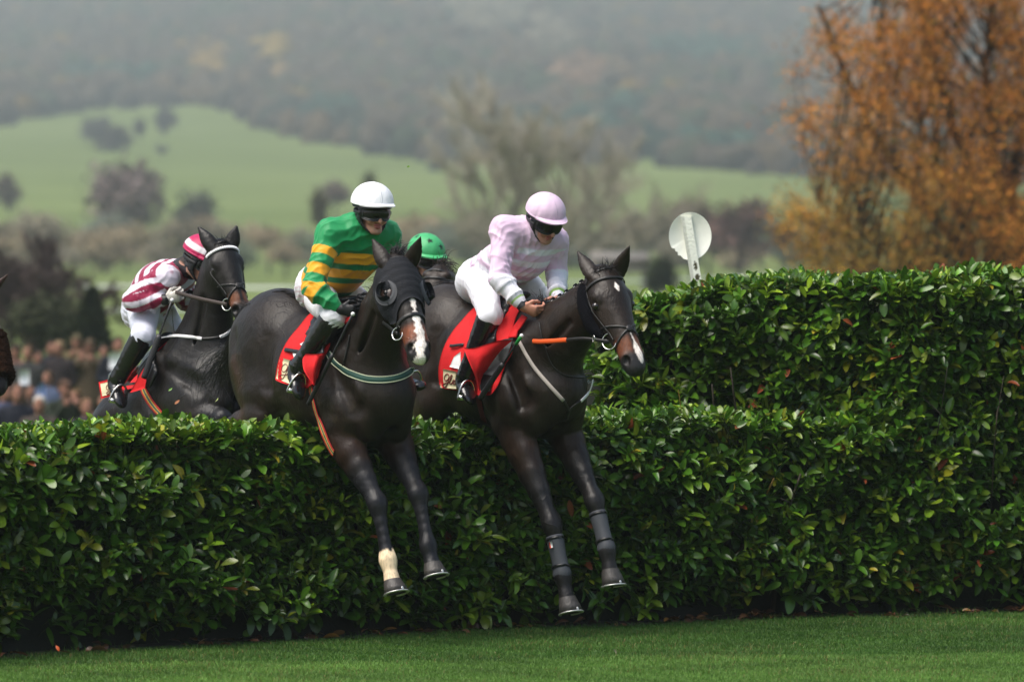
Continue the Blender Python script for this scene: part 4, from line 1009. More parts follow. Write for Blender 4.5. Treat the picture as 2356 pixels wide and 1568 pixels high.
# ---------------- tack of the hooded horse
def tack1(H):
    P = H.fr.P
    # hood
    n, mm = 22, 41; G = np.zeros((n, mm, 3)); NN = np.zeros((n, mm, 3)); pr = [p for p in H.P if p.tg in (HEAD_T, 2) or p.op == 1]
    for j in range(mm):
        a = -2.3 + 4.6 * j / (mm - 1); t1 = .268 + .10 * min(abs(a) / 1.2, 1) ** 2 - .05 * max(abs(a) - 1.4, 0)
        for i in range(n):
            t = -.005 + (t1 + .005) * i / (n - 1)
            G[i, j] = H.h(t, 0, -.085); NN[i, j] = H.N * math.cos(a) + H.S * math.sin(a)
    p = outward(pr, G.reshape(-1, 3), NN.reshape(-1, 3), .3); nn = normals(pr, p, .02); g = (p + nn * .006).reshape(n, mm, 3)
    g[:, :, :] += nn.reshape(n, mm, 3) * (.0025 * np.sin(np.arange(n) * 1.9))[:, None, None]
    m = MB(); m.sheet(g, .004, nn.reshape(n, mm, 3)); hood = m.build('eye_hood', M_blackfab, H.root)
    for s in (-1, 1):
        c, cn = head_ring(H, .192, .192, s * 1.13, s * 1.14, 2); c = c[0]; N0 = nv(H.S * s * .75 + H.N * .66)
        e1 = nv(H.A - N0 * (H.A @ N0)); e2 = np.cross(N0, e1); e2 = e2 if (e2 @ H.N) > 0 else -e2
        th = np.linspace(0, 2 * np.pi, 33)
        rim = MB(); G = []
        for q, (r, z) in enumerate(((.042, .014), (.048, .020), (.062, .020), (.072, .004))):
            G.append(c + np.outer(np.cos(th) * r * 1.18, e1) + np.outer(np.sin(th) * r, e2) + N0 * z)
        G = np.array(G); rim.sheet(G, .003, np.tile(N0, G.shape[:2] + (1,))); rim.build('cup_rim', M_greyrub, hood)
        sk = MB(); sk.sphere(c + N0 * .006, (.046, .040, .010), axis=N0, side=e1, nu=16, col=(.03, .016, .010)); sk.sphere(c + N0 * .010 + e1 * .002, (.020, .016, .012), axis=N0, side=e1, nu=12, col=(.004, .003, .003)); sk.build('eye_opening', M_eyev, hood, vcol=True)
        cup = MB(); G = []
        tt = np.linspace(-2.0, 2.0, 21)      # half cup on the rear side of the eye
        for q in np.linspace(0, 1, 7):
            r = .052 * (1 - .25 * q ** 2); G.append(c + np.outer(np.sin(tt) * r * 1.2, e1) - np.outer(np.cos(tt) * r, e2) + N0 * (.005 + .05 * q))
        G = np.array(G); cup.sheet(G, .004, np.tile(N0 * .2 + nv(-e2), G.shape[:2] + (1,))); cup.build('eye_cup', M_blackfab, hood)
    bridle(H, nose_t=.375, brow_w=.022)
    cr, cl = bit_ring(H, -1, t=.43), bit_ring(H, 1, t=.43)
    # reins
    hr, hl = P(825, 708, -.10), P(835, 690, .06)
    rein(H, cr, hr, r=(.012, .004), mid=[P(880, 741, -.17)]); rein(H, cl, hl, r=(.012, .004), mid=[P(930, 735, .10)])
    m = MB(); strip3(H, m, [(757, 812), (767, 829), (783, 843), (801, 856), (830, 868), (858, 873), (890, 873), (918, 868), (940, 857), (950, 846)], .042,
        [(1, (.55, .6, .42)), (5, (.012, .06, .045)), (1, (.55, .6, .42))], lift=.006); m.build('breast_girth', M_strap_v, H.root, vcol=True)
    m = MB(); px_strap(H, m, [(806, 770), (800, 800), (792, 830), (788, 846)], .010); m.build('neck_strap', M_leather, H.root)
    m = MB(); strip3(H, m, [(714, 875), (719, 905), (727, 940), (738, 972), (750, 1004), (762, 1030), (770, 1042)], .052,
        [(2, (.45, .012, .012)), (1, (.6, .42, .05)), (2, (.03, .09, .10)), (1, (.6, .42, .05)), (2, (.45, .012, .012))], lift=.006); m.build('girth', M_strap_v, H.root, vcol=True)
    cloth, G, NN = number_cloth(H, [(640, 873), (662, 882), (690, 892), (712, 893), (732, 872), (746, 838), (762, 795)], (-.03, .26))
    g, n_ = px_patch(H, [(652, 824), (716, 843), (704, 894), (643, 870)], .022); m = MB(); m.sheet(g, .002, n_); pn = m.build('name_panel', M_cream, cloth)
    m = MB(); script('Glen', g, n_, m, h=.78, x0=.10, y0=.10, r=.0021); m.build('lettering', M_maroon, pn)
    g, n_ = px_patch(H, [(679, 812), (712, 818), (706, 834), (684, 828)], .023); m = MB(); m.sheet(g, .002, n_); m.build('number_figure', M_white, cloth)
    g, n_ = px_patch(H, [(696, 796), (715, 785), (720, 806), (706, 806)], .023); m = MB(); m.sheet(g, .002, n_); m.build('number_figure', M_white, cloth)
    m = MB(); px_strap(H, m, [(664, 808), (680, 811), (700, 814), (716, 817)], .024, lift=.030, prims=H.torso); m.build('surcingle', M_saddle, cloth)
    # front corner of the cloth lifted by the wind
    A0 = [(697, 813, -.34), (700, 850, -.38), (722, 885, -.38)]; A1 = [(725, 814, -.37), (724, 845, -.40), (723, 886, -.38)]; A2 = [(747, 811, -.33), (735, 845, -.33), (724, 887, -.36)]
    rows = [[P(*q) for q in r] for r in (A0, A1, A2)]; G3 = np.array([crom(r, 5) for r in rows]); G3 = np.transpose(G3, (1, 0, 2)); G3 = np.array([crom(r, 5) for r in G3])
    m = MB(); m.sheet(G3, .004, np.tile(-H.fr.l, G3.shape[:2] + (1,))); m.build('lifted_corner', M_red, cloth)
    m = MB(); p, nn = px_pts(H, [(750, 812), (752, 795), (764, 776), (785, 757), (808, 742), (820, 733)], 5, H.torso); m.ribbon(p, nn, .036, .012, lift=.03); m.build('cloth_edge', M_red, cloth)
    saddle(H)
    # swishing tail
    W = H.fr.W; m = MB(); b = W(-.66, 0, .30)
    pth = [P(694, 680, -.03), P(655, 676, -.05), P(620, 688, -.08), P(588, 714, -.10), P(563, 752, -.10), P(546, 800, -.05), P(528, 850, .05), P(508, 905, .10)]
    path_hairs(m, pth, [.008, .014, .022, .03, .04, .05, .06, .08], 420, r=.0028, col=(.014, .010, .009), seed=5, lenv=(.45, 1.0), wave=.03)
    path_hairs(m, [P(655, 676, -.05), P(620, 688, -.06), P(590, 698, -.05), P(562, 698, -.05), P(548, 694, -.05)], [.006, .01, .014, .02, .022], 40, r=.0022, col=(.03, .016, .010), seed=6)
    path_hairs(m, [P(568, 758, -.04), P(540, 800, 0), P(500, 840, .05), P(480, 880, .08), P(490, 930, .1)], [.03, .05, .08, .1, .12], 120, r=.0022, col=(.03, .03, .033), seed=7, wave=.05)
    m.build('tail', M_hair, H.root, vcol=True)
    m = MB(); rt = []; dr = []; g_ = np.random.default_rng(4)
    nb_, m1, m2, ne = H.neck; cc = crom([nb_, m1, m2, ne], 14); pr = [p for p in H.P if p.tg in (2, HEAD_T, 1)]
    for c in cc[2:]:
        up = nv(H.fr.u); p = outward(pr, c, [up], .5)[0]
        for _ in range(16): rt.append(p + g_.normal(0, .012, 3)); dr.append(up * .7 + H.fr.l * g_.uniform(.2, 1.2) - H.fr.f * .6)
    hairs(m, rt, dr, .11, r=.003, droop=1.4, seed=9, jit=.25); m.build('mane', M_hair, H.root, vcol=True)
def tack2(H):
    P = H.fr.P
    bridle(H, cross=True, brow_w=.020)
    cr, cl = bit_ring(H, -1, t=.40, r=.046), bit_ring(H, 1, t=.40, r=.046)
    m = MB(); pr = [p for p in H.P if p.tg in (HEAD_T, 2)]      # fleece cheek pieces
    for s in (-1, 1):
        K = crom(np.array([(.02, 1.75), (.12, 1.95), (.22, 2.2), (.33, 2.3)], float), 6); c = np.array([H.h(t, 0, -.10) for t, a in K]); d = np.array([H.N * math.cos(a) + H.S * s * math.sin(a) for t, a in K])
        p = outward(pr, c, d, .35); n_ = normals(pr, p, .02)
        m = MB(); m.tube(p + n_ * .008, [(.024 + .014 * math.sin(i / len(p) * 3.1), .045 + .02 * math.sin(i / len(p) * 3.1)) for i in range(len(p))], 10, side=n_)
        rt = []; dr = []; g_ = np.random.default_rng(11)
        for i in range(500): q = g_.integers(0, len(p)); a = g_.uniform(0, 6.28); rt.append(p[q] + n_[q] * .012 + H.A * g_.normal(0, .012) + H.N * g_.normal(0, .028)); dr.append(n_[q] + g_.normal(0, .6, 3))
        hairs(m, rt, dr, .03, r=.002, droop=.3, seed=12, segs=2); m.build('cheek_fleece', M_fleece, H.root)
    hr, hl = P(1222, 742, -.10), P(1285, 694, .10)
    rein(H, P(1303, 782, -.20), hr, M_orange, r=(.015, .006), mid=[P(1262, 785, -.20), P(1228, 785, -.18), P(1213, 777, -.14), P(1212, 762, -.12)], name='rein_grip')
    rein(H, cr, P(1301, 782, -.20), r=(.011, .004), mid=[P(1345, 779, -.18)])
    rein(H, cl, P(1330, 715, .10), r=(.011, .004)); rein(H, P(1330, 715, .10), hl, M_orange, r=(.015, .006), name='rein_grip')
    m = MB(); th = np.linspace(0, 6.28, 17); c = P(1366, 779, -.19); m.tube(c + np.outer(np.cos(th) * .018, H.fr.u) + np.outer(np.sin(th) * .010, H.fr.f), .003, 5, cap=False); m.build('martingale_ring', M_metal, H.root)
    S = (.42, .38, .34)
    m = MB(); px_strap(H, m, [(1196, 786), (1205, 803), (1218, 826), (1236, 853), (1266, 888), (1296, 921)], .024, th=.006); m.build('breast_strap', mat('grey elastic strap', (.45, .40, .36), .7), H.root)
    m = MB(); px_strap(H, m, [(1361, 873), (1358, 888), (1350, 905), (1334, 922)], .022, th=.006); m.build('breast_strap', M_white, H.root)
    m = MB(); px_strap(H, m, [(1296, 921), (1302, 932), (1309, 943)], .02); px_strap(H, m, [(1334, 922), (1320, 932), (1309, 943), (1304, 962)], .02); m.build('breast_strap', M_leather, H.root); m = MB()
    px_strap(H, m, [(1242, 742), (1246, 765), (1252, 790), (1268, 834), (1285, 854), (1301, 863), (1330, 868), (1353, 866)], .008); m.build('neck_strap', M_leather, H.root)
    cloth, G, NN = number_cloth(H, [(1018, 884), (1035, 893), (1060, 898), (1090, 905), (1120, 909), (1140, 905), (1150, 885), (1162, 850), (1182, 808)], (-.08, .30))
    g, n_ = px_patch(H, [(1025, 848), (1072, 858), (1066, 893), (1021, 889)], .022); m = MB(); m.sheet(g, .002, n_); pn = m.build('name_panel', M_cream, cloth)
    m = MB(); script('Glen', g, n_, m, h=.78, x0=.12, y0=.10, r=.0030); m.build('lettering', M_maroon, pn)
    g, n_ = px_patch(H, [(1052, 822), (1066, 812), (1068, 850), (1042, 844)], .023); m = MB(); m.sheet(g, .002, n_); m.build('number_figure', M_white, cloth)
    m = MB(); px_strap(H, m, [(1044, 799), (1052, 799), (1060, 798), (1074, 797)], .020, lift=.030, prims=H.torso); m.build('surcingle', M_saddle, cloth)
    rows = [[(1068, 799, -.36), (1076, 822, -.38), (1088, 850, -.38), (1096, 872, -.36), (1102, 898, -.34)],
            [(1090, 800, -.36), (1096, 822, -.39), (1100, 850, -.39), (1102, 872, -.36), (1103, 898, -.34)],
            [(1117, 792, -.36), (1115, 815, -.37), (1112, 840, -.36), (1107, 866, -.35), (1104, 897, -.34)],
            [(1150, 783, -.33), (1136, 806, -.34), (1124, 832, -.34), (1112, 862, -.33), (1105, 896, -.33)],
            [(1181, 781, -.28), (1155, 804, -.30), (1134, 830, -.31), (1116, 860, -.32), (1106, 895, -.33)]]
    G3 = np.array([crom([P(*q) for q in r], 4) for r in rows]); G3 = np.transpose(G3, (1, 0, 2)); G3 = np.array([crom(r, 4) for r in G3])
    m = MB(); m.sheet(G3, .004, np.tile(-H.fr.l, G3.shape[:2] + (1,))); m.build('lifted_corner', M_red, cloth)
    saddle(H)
    g, n_ = px_patch(H, [(1118, 800), (1188, 784), (1146, 870), (1112, 864)], .034, 10, 10); m = MB(); m.sheet(g, .006, n_); m.build('saddle_flap', M_greyflap, H.root)
    g, n_ = px_patch(H, [(1112, 864), (1146, 868), (1138, 900), (1118, 903)], .032, 8, 8); m = MB(); m.sheet(g, .004, n_); m.build('girth_pad', M_saddle, H.root)
    m = MB(); p, nn = px_pts(H, [(1184, 782), (1192, 764), (1203, 748), (1214, 733)], 6, H.torso); m.ribbon(p, nn, .07, .008, lift=.025); m.build('cloth_edge', M_red, cloth)
    m = MB(); px_strap(H, m, [(1098, 890), (1105, 930), (1118, 975), (1135, 1015), (1150, 1045)], .05, col=(.12, .008, .008)); m.build('girth', mat('dark red girth', (.10, .006, .006), .75), H.root)
    for L in H.legs[:2]: tendon_boot(H, L)
    L = H.legs[0]; d = L['fe'] - L['kn']; c = L['kn'] + d * .34; s1 = nv(-H.fr.l * .75 + np.array([0, -.5, 0])); m = MB()
    up = nv(d); sd = nv(np.cross(up, s1)); pts = lambda a0, a1: np.array([[c + s1 * .0575 + sd * x * .011 + up * y for x in (a0, a1)] for y in (-.002, .035)])
    m.sheet(pts(-1, 0.2), .001, np.tile(s1, (2, 2, 1)), col=(.6, .6, .6)); m.sheet(pts(.2, 1), .001, np.tile(s1, (2, 2, 1)), col=(.6, .05, .01)); m.build('boot_tag', M_strap_v, H.root, vcol=True)
    plaits(H, 11, .05, .98, r=.0135); forelock(H)
    m = MB(); path_hairs(m, [P(1262, 722, -.02), P(1255, 708, -.05), P(1245, 694, -.08), P(1234, 684, -.10)], [.006, .02, .032, .05], 160, r=.0022, col=(.035, .035, .038), seed=77, lenv=(.7, 1.0)); m.build('mane_tuft', M_hair, H.root, vcol=True)
    W = H.fr.W; m = MB()
    pth = [P(1062, 664, 0), P(1035, 660, 0), P(1008, 672, 0), P(985, 690, -.02), P(968, 715, -.03), P(955, 760, -.02), P(945, 830, .0)]
    path_hairs(m, pth, [.010, .018, .022, .03, .035, .04, .05], 300, r=.0028, col=(.016, .010, .008), seed=15, lenv=(.5, 1.0), wave=.03); m.build('tail', M_hair, H.root, vcol=True)
tack1(H1); tack2(H2)
# ================================================================ riders
M_skin = mat('skin and glove', vcol=True, rough=.5, spec=.4, bump=.1, bscale=220)
M_silk = {}
def cloth_mat(name, rough, amt, scale, dist, stretch):
    m = mat(name, vcol=True, rough=rough, spec=.3, sheen=.15); N = m.node_tree.nodes; L = m.node_tree.links; P = N['Principled BSDF']; tc = N.new('ShaderNodeTexCoord'); last = None
    for i, (sc, rot, ds) in enumerate(((scale, (.5, .3, .2), dist), (scale * .6, (-.4, .9, 1.3), dist * 1.5))):
        mp = N.new('ShaderNodeMapping'); mp.inputs['Scale'].default_value = stretch; mp.inputs['Rotation'].default_value = rot; L.new(tc.outputs['Object'], mp.inputs[0])
        n = N.new('ShaderNodeTexNoise'); n.noise_type = 'RIDGED_MULTIFRACTAL'; n.inputs['Scale'].default_value = sc; n.inputs['Detail'].default_value = 1.5; n.inputs['Distortion'].default_value = .6; L.new(mp.outputs[0], n.inputs['Vector'])
        b_ = N.new('ShaderNodeBump'); b_.inputs['Strength'].default_value = amt; b_.inputs['Distance'].default_value = ds; L.new(n.outputs[0], b_.inputs['Height'])
        if last is not None: L.new(last, b_.inputs['Normal'])
        last = b_.outputs[0]
    L.new(last, P.inputs['Normal']); return m
M_jersey = cloth_mat('racing silk', .5, .8, 6.5, .012, (1.5, 1.5, .5)); M_breech = cloth_mat('white breeches', .6, .6, 8, .008, (1.6, 1.6, .5)); M_cap = mat('cap cover', vcol=True, rough=.45, spec=.35, bump=.25, bscale=22, bdist=.01)
M_bootl = mat('polished riding boot', (.010, .010, .011), .16, spec=.7, bump=.25, bscale=22, bdist=.01)
M_helmlin = mat('black helmet lining', (.010, .010, .012), .5)
M_goggle = mat('goggle lens', (.008, .008, .009), .22, spec=.5)
M_goggle2 = mat('goggle frame', (.01, .01, .011), .4)
M_stirrup = mat('stirrup iron', (.7, .7, .66), .2, metal=1.0)
M_whip = mat('whip', (.015, .015, .017), .45)
def hand(w_, a, g, n, tg, curl=1.0, sz=1.0):
    """w_ wrist, a along the palm, g towards the index side, n palm normal (fingers curl to it)"""
    a = nv(a); g = nv(g - a * (g @ a)); n = nv(n - a * (n @ a) - g * (n @ g)); P = []
    P.append(seg(w_ - a * .01, w_ + a * .078 * sz, (.026 * sz, .019 * sz), (.040 * sz, .0165 * sz), g, k=.012, tg=tg))
    P.append(ball(w_ + a * .03 * sz + g * .022 * sz + n * .010, (.019 * sz, .018 * sz, .028 * sz), axis=a, side=g, k=.012, tg=tg))
    for i, ln in enumerate((.78, .95, 1.0, .92)):
        off = (i - 1.5) * .0205 * sz; b = w_ + a * (.082 - .004 * abs(i - 1.8)) * sz + g * off
        ang = (.75 * curl + .05 * i * .5, 1.75 * curl, 2.55 * curl); ls = (.042 * ln * sz, .027 * ln * sz, .021 * ln * sz); p = b - a * .012
        r0 = .0098 * sz
        for q, (an, l_) in enumerate(zip(ang, ls)):
            d = a * math.cos(an) + n * math.sin(an); e = p + d * (l_ + (.012 if q == 0 else 0)); P.append(seg(p, e, r0, r0 * .93, g, k=.004, tg=tg)); p = e; r0 *= .93
    p = w_ + a * .022 * sz + g * .030 * sz
    for d, l_, r0 in ((a * .65 + g * .55 + n * .55, .036, .0125), (a * .75 - g * .05 + n * .75, .028, .0105), (a * .45 - g * .5 + n * .75, .022, .0092)):
        d = nv(d); e = p + d * l_ * sz; P.append(seg(p, e, r0 * sz, r0 * .94 * sz, g, k=.005, tg=tg)); p = e
    return P
def wrinkle(V, N_, amp, seed, fr=1.0):
    """cloth folds pushed along the normal"""
    g = np.random.default_rng(seed); s = np.zeros(len(V)); w1 = ncoord(V, 7 * fr, seed + 1)
    for i in range(7):
        k = nv(g.normal(0, 1, 3)) * g.uniform(40, 120) * fr; ph = g.uniform(0, 6.28)
        gate = np.clip(ncoord(V, 6 * fr, seed + 10 + i) * 1.6 - .1, 0, 1)
        s += gate * (1 - 2 * np.abs(np.sin(V @ k + ph + 2.6 * w1)) ** .7) * g.uniform(.5, 1)
    return V + N_ * (s * amp * .5)[:, None]
def arm_chain(sh, el, wr, r, side, tg, k=.02):
    """sleeve: shoulder, elbow, wrist"""
    pts = [sh, sh + (el - sh) * .35, sh + (el - sh) * .75, el, el + (wr - el) * .3, el + (wr - el) * .7, wr]
    return chain(pts, r, side, k=k, tg=tg, n=2, kfirst=.05)
def rider(name, label, sp, silkcol, capcol, glove=None, breech=(.80, .80, .84), capmat=None, group=None):
    Rr = Horse(); g = sp; fr = g['fr']; root = empty(name, [g['pelvis'][0], g['pelvis'][1], g['pelvis'][2]], label, 'person', group); Rr.root = root
    Cc, F_, U_ = g['head'], nv(g['F']), g['U']; U_ = nv(U_ - F_ * (U_ @ F_)); S_ = np.cross(U_, F_)   # S_: rider's left
    h = lambda f, s, u: Cc + F_ * f + S_ * s + U_ * u
    Rr.h = h; pel, chs, nk = g['pelvis'], g['chest'], g['neck']; side = nv(g['shL'] - g['shR'])
    shM = (g['shL'] + g['shR']) / 2
    # --- body: head, neck, hidden trunk and limbs, hands
    P = []
    P.append(ball(h(-.018, 0, .03), (.074, .105, .098), axis=F_, side=S_, k=.02, tg=1))
    P.append(seg(h(.030, 0, -.01), h(.038, 0, -.075), (.062, .058), (.046, .050), S_, k=.02, tg=1))
    P.append(ball(h(.072, 0, -.108), (.022, .018, .020), axis=F_, side=S_, k=.02, tg=1))
    P.append(seg(h(-.02, .050, -.075), h(.060, .020, -.105), .020, .016, U_, k=.02, tg=1)); P.append(seg(h(-.02, -.050, -.075), h(.060, -.020, -.105), .020, .016, U_, k=.02, tg=1))
    P.append(seg(h(.090, 0, .005), h(.120, 0, -.040), (.009, .010), (.0125, .012), S_, k=.010, tg=1))
    for s in (-1, 1):
        P.append(ball(h(.100, s * .014, -.044), (.009, .008, .010), axis=F_, side=S_, k=.006, tg=1))
        P.append(ball(h(.070, s * .040, -.042), (.024, .022, .018), axis=F_, side=S_, k=.02, tg=1))
        P.append(ball(h(.072, s * .030, .010), (.020, .014, .018), axis=F_, side=S_, k=.012, tg=1))
        P.append(ball(h(-.012, s * .078, -.015), (.010, .016, .030), axis=U_, side=S_, k=.008, tg=1))
        P.append(ball(h(.082, s * .032, -.008), (.016, .014, .014), axis=F_, side=S_, op=1, k=.010)); P.append(ball(h(.070, s * .032, -.008), .014, k=.003, tg=4))
    P.append(ball(h(.090, 0, -.0665), (.023, .0065, .013), axis=F_, side=S_, k=.005, tg=3)); P.append(ball(h(.087, 0, -.0785), (.020, .0070, .013), axis=F_, side=S_, k=.005, tg=3))
    P.append(seg(h(.105, -.020, -.0725), h(.105, .020, -.0725), (.012, .0016), (.012, .0016), F_, op=1, k=.003))
    P += chain([h(-.02, 0, -.05), nk, shM - nv(shM - chs) * -.0], [.052, .056, .06], side, k=.03, tg=2, n=2)
    P += chain([shM, chs, (chs + pel) / 2, pel], [(.12, .06), (.10, .07), (.08, .06), (.08, .065)], side, k=.04, tg=2, n=2)
    for s, sh, el, wr in ((-1, g['shR'], g['elR'], g['wrR']), (1, g['shL'], g['elL'], g['wrL'])):
        P.append(seg(shM, sh, .05, .045, U_, k=.03, tg=2)); P += chain([sh, el], [.042, .036], side, k=.02, tg=2, n=1); P += chain([el, el + (wr - el) * .3, wr], [.036, .038, .026], side, k=.01, tg=5, n=2)
    P += hand(g['wrR'], *g['handR'], tg=6, curl=g.get('curl', 1.0)); P += hand(g['wrL'], *g['handL'], tg=7, curl=g.get('curl', 1.0))
    for s, q in ((-1, g['legR']), (1, g['legL'])):
        hp, kn, an, toe = q; P += chain([pel, hp, kn], [.07, .062, .045], side, k=.04, tg=2, n=2); P += chain([kn, kn + (an - kn) * .3, kn + (an - kn) * .8], [.042, .044, .028], side, k=.02, tg=2, n=2)
    V, Q = polygonize(P, .0048, 16); tg, tt = tags(P, V); col = np.tile(np.array([.52, .27, .19]), (len(V), 1))
    col *= (1 + .10 * ncoord(V, 40, 2))[:, None]
    q = (V - Cc); qf, qs, qu = q @ F_, q @ S_, q @ U_
    hd = (np.linalg.norm(q, axis=1) < .2) & (tg < 5)
    k = np.exp(-((np.abs(qs) - .042) ** 2 + (qu + .04) ** 2) / .0006) * hd * (qf > .02); col = col * (1 - .5 * k[:, None]) + np.array([.55, .17, .12]) * .5 * k[:, None]
    k = np.exp(-(qs ** 2 + (qu + .045) ** 2) / .0002) * hd * (qf > .08) * .35; col = col * (1 - k[:, None]) + np.array([.55, .2, .14]) * k[:, None]
    k = smooth01((-qu - .078) / .02) * hd * .30; col = col * (1 - k[:, None]) + np.array([.20, .13, .10]) * k[:, None]
    k = smooth01((-qf - .02) / .02) * smooth01((qu + .07) / .02) * hd; col = col * (1 - k[:, None]) + np.array([.03, .018, .010]) * k[:, None]
    m_ = tg == 3; col[m_] = (.42, .13, .11); m_ = tg == 4; col[m_] = (.04, .03, .025)
    nn_ = nk - h(-.02, 0, -.05)
    for t_, wk, ek in ((6, 'wrR', 'elR'), (7, 'wrL', 'elL')):
        if glove is not None: col[tg == t_] = glove[0 if t_ == 6 else 1] if np.ndim(glove) == 2 else glove
        else: col[tg == t_] *= (1.05, .92, .9)
        if glove is not None: col[(tg == 5) & (np.linalg.norm(V - g[wk], axis=1) < .09)] = (.012, .012, .013)
    add_obj('body', np_mesh('rider_body', V, Q, col=col), M_skin, root)
    # --- jersey
    sl = g.get('sleeve', [.076, .072, .062, .060, .055, .046, .035]); J = []
    sb = chs - pel
    J += chain([shM + nv(nk - shM) * .045, shM, chs, chs - sb * .45, pel + sb * .22, pel + sb * .02], [(.10, .075), (.16, .098), (.175, .122), (.163, .122), (.15, .11), (.135, .10)] if 'tr' not in g else g['tr'], side, k=.05, tg=1, n=3)
    for s, sh, el, wr, tg_ in ((-1, g['shR'], g['elR'], g['wrR'], 2), (1, g['shL'], g['elL'], g['wrL'], 3)):
        we = wr - nv(wr - el) * .025; J += arm_chain(sh, el, we, [(r_, r_) for r_ in sl], side, tg_)
        J.append(seg(shM + (sh - shM) * .5, sh, (.095, .08), (.085, .08), nv(np.cross(side, U_)), k=.05, tg=tg_ if False else 1))
        for q_ in np.random.default_rng(3 + s).uniform(.1, .95, 4): J.append(ball(el + (we - el) * q_ * .9, (.062, .062, .010), axis=we - el, side=side, k=.02, tg=tg_))
        J.append(ball(el - nv((sh + we) / 2 - el) * .012, (.068, .06, .05), axis=el - sh, side=side, k=.02, tg=tg_))
    V, Q = polygonize(J, .0062); N_ = normals(J, V); tg, tt = tags(J, V)
    col = silkcol(g, V, tg, side)
    V2 = relax(wrinkle(V, N_, g.get('wr', .011), 21), Q, 1, .35)
    add_obj('jersey', np_mesh('jersey', V2, Q, col=col), M_jersey, root)
    # collar / neck cover
    m = MB(); m.tube([h(-.025, 0, -.075), nk + nv(shM - nk) * .0, nk + nv(shM - nk) * .05], [(.060, .062), (.066, .066), (.082, .075)], 18, side=side, sub=2, cap=False); m.build('neck_cover', g.get('collar', M_helmlin), root)
    # --- breeches
    B = []; tk = g.get('tk', 1.0)
    B += chain([pel + sb * .10, pel, pel - nv(sb) * .07], [(.135, .115), (.155, .13), (.13, .11)], side, k=.05, tg=1, n=2)
    for s, q in ((-1, g['legR']), (1, g['legL'])):
        hp, kn, an, toe = q; e = kn + (an - kn) * .07
        B += chain([hp + (pel - hp) * .3, hp, hp + (kn - hp) * .45, kn - (kn - hp) * .12, kn + (an - kn) * .01, e], [(.11 * tk, .12 * tk), (.112 * tk, .115 * tk), (.097 * tk, .10 * tk), (.078 * tk, .08 * tk), (.068, .07), (.060, .06)], side, k=.03, tg=1, n=2, kfirst=.06)
    V, Q = polygonize(B, .0075); N_ = normals(B, V); V = relax(wrinkle(V, N_, g.get('wb', .009), 5, .9), Q, 1, .4)
    bc = np.tile(np.array(breech), (len(V), 1)) if not callable(breech) else breech(g, V)
    add_obj('breeches', np_mesh('breeches', V, Q, col=bc), M_breech, root)
    # --- boots and stirrups
    for s, q in ((-1, g['legR']), (1, g['legL'])):
        hp, kn, an, toe = q; d = an - kn; ft = nv(toe - an); A2 = nv(d); fw = nv(ft - A2 * (ft @ A2)); sd = np.cross(A2, fw)
        K = chain([kn + d * .04, kn + d * .12, kn + d * .35, kn + d * .65, kn + d * .88, an], [(.074, .076), (.073, .075), (.069, .072), (.058, .060), (.050, .054), (.050, .058)], sd, k=.01, tg=1, n=2)
        sole = nv(toe - an); K += chain([an - sole * .055 + A2 * .035, an + A2 * .045 + sole * .02, toe - sole * .07 + A2 * .015, toe - sole * .02 + A2 * .012, toe + sole * .015 + A2 * .014], [(.034, .034), (.040, .036), (.045, .026), (.043, .022), (.028, .015)], sd, k=.018, tg=1, n=2)
        for q_, am in ((.80, .052), (.86, .051), (.92, .053), (.98, .055)): K.append(ball(kn + d * q_, (am, am, .006), axis=A2 + fw * .3, side=sd, k=.014, tg=1))
        V, Q = polygonize(K, .007); V = relax(V, Q, 1, .3); b = add_obj('riding_boot', np_mesh('riding_boot', V, Q), M_bootl, root)
        mid = toe - sole * .05; m = MB(); th = np.linspace(0, math.pi, 17); bt = mid + A2 * .048
        ring = np.concatenate([bt + np.outer(np.cos(th) * .058, sd) - np.outer(np.sin(th) * .115, nv(A2 * .8 + fw * .35)), [bt + sd * -.058, bt, bt + sd * .058]])
        m.tube(ring, (.0055, .009), 6, side=fw, cap=False); m.tube([bt - sd * .055, bt + sd * .055], (.007, .018), 6, side=A2); m.build('stirrup_iron', M_stirrup, b)
        m = MB(); top = bt - nv(A2 * .8 + fw * .35) * .112; e = fr.W(*g.get('leather', (.14, .20, .18))[:1], s * .24, .16)
        m.tube([top, (top + e) / 2, e], (.012, .0035), 6, side=fw); m.build('stirrup_leather', M_leather, root)
    # --- helmet
    hm = g.get('helm', 1.0); tilt = F_ * .10
    def dome(rf, rs, ru, c0, u0, u1, n=16, mm=40, seam=0.0, lift=0):
        G = np.zeros((n, mm, 3)); NN = np.zeros_like(G)
        for i in range(n):
            ph = u0 + (u1 - u0) * i / (n - 1)
            for j in range(mm):
                t = 2 * math.pi * j / (mm - 1); v = np.array([math.sin(ph) * math.cos(t), math.sin(ph) * math.sin(t), math.cos(ph)])
                rr = 1 + lift + (-seam * math.exp(-((t * 6 / (2 * math.pi) + .5) % 1 - .5) ** 2 / .0012) * math.sin(ph)) + (.006 * math.sin(t * 11 + 3 * ph) * math.sin(ph * 1.2) ** 4 + .004 * math.sin(t * 23 + ph * 7) * math.sin(ph) ** 6 if seam else 0)
                G[i, j] = c0 + (F_ * v[0] * rf + S_ * v[1] * rs + U_ * v[2] * ru) * rr; NN[i, j] = nv(F_ * v[0] / rf + S_ * v[1] / rs + U_ * v[2] / ru)
        return G, NN
    c0 = h(-.012, 0, .058); RF, RS, RU = .134 * hm, .120 * hm, .112 * hm
    G, NN = dome(RF, RS, RU, c0, .02, 1.62, 26, 97, seam=.012); m = MB(); cc = capcol(g, G.reshape(-1, 3), c0, F_, S_, U_); m.sheet(G, .005, NN, col=cc)
    m.sphere(c0 + U_ * (RU + .002), (.013, .013, .006), axis=U_, col=cc[0])
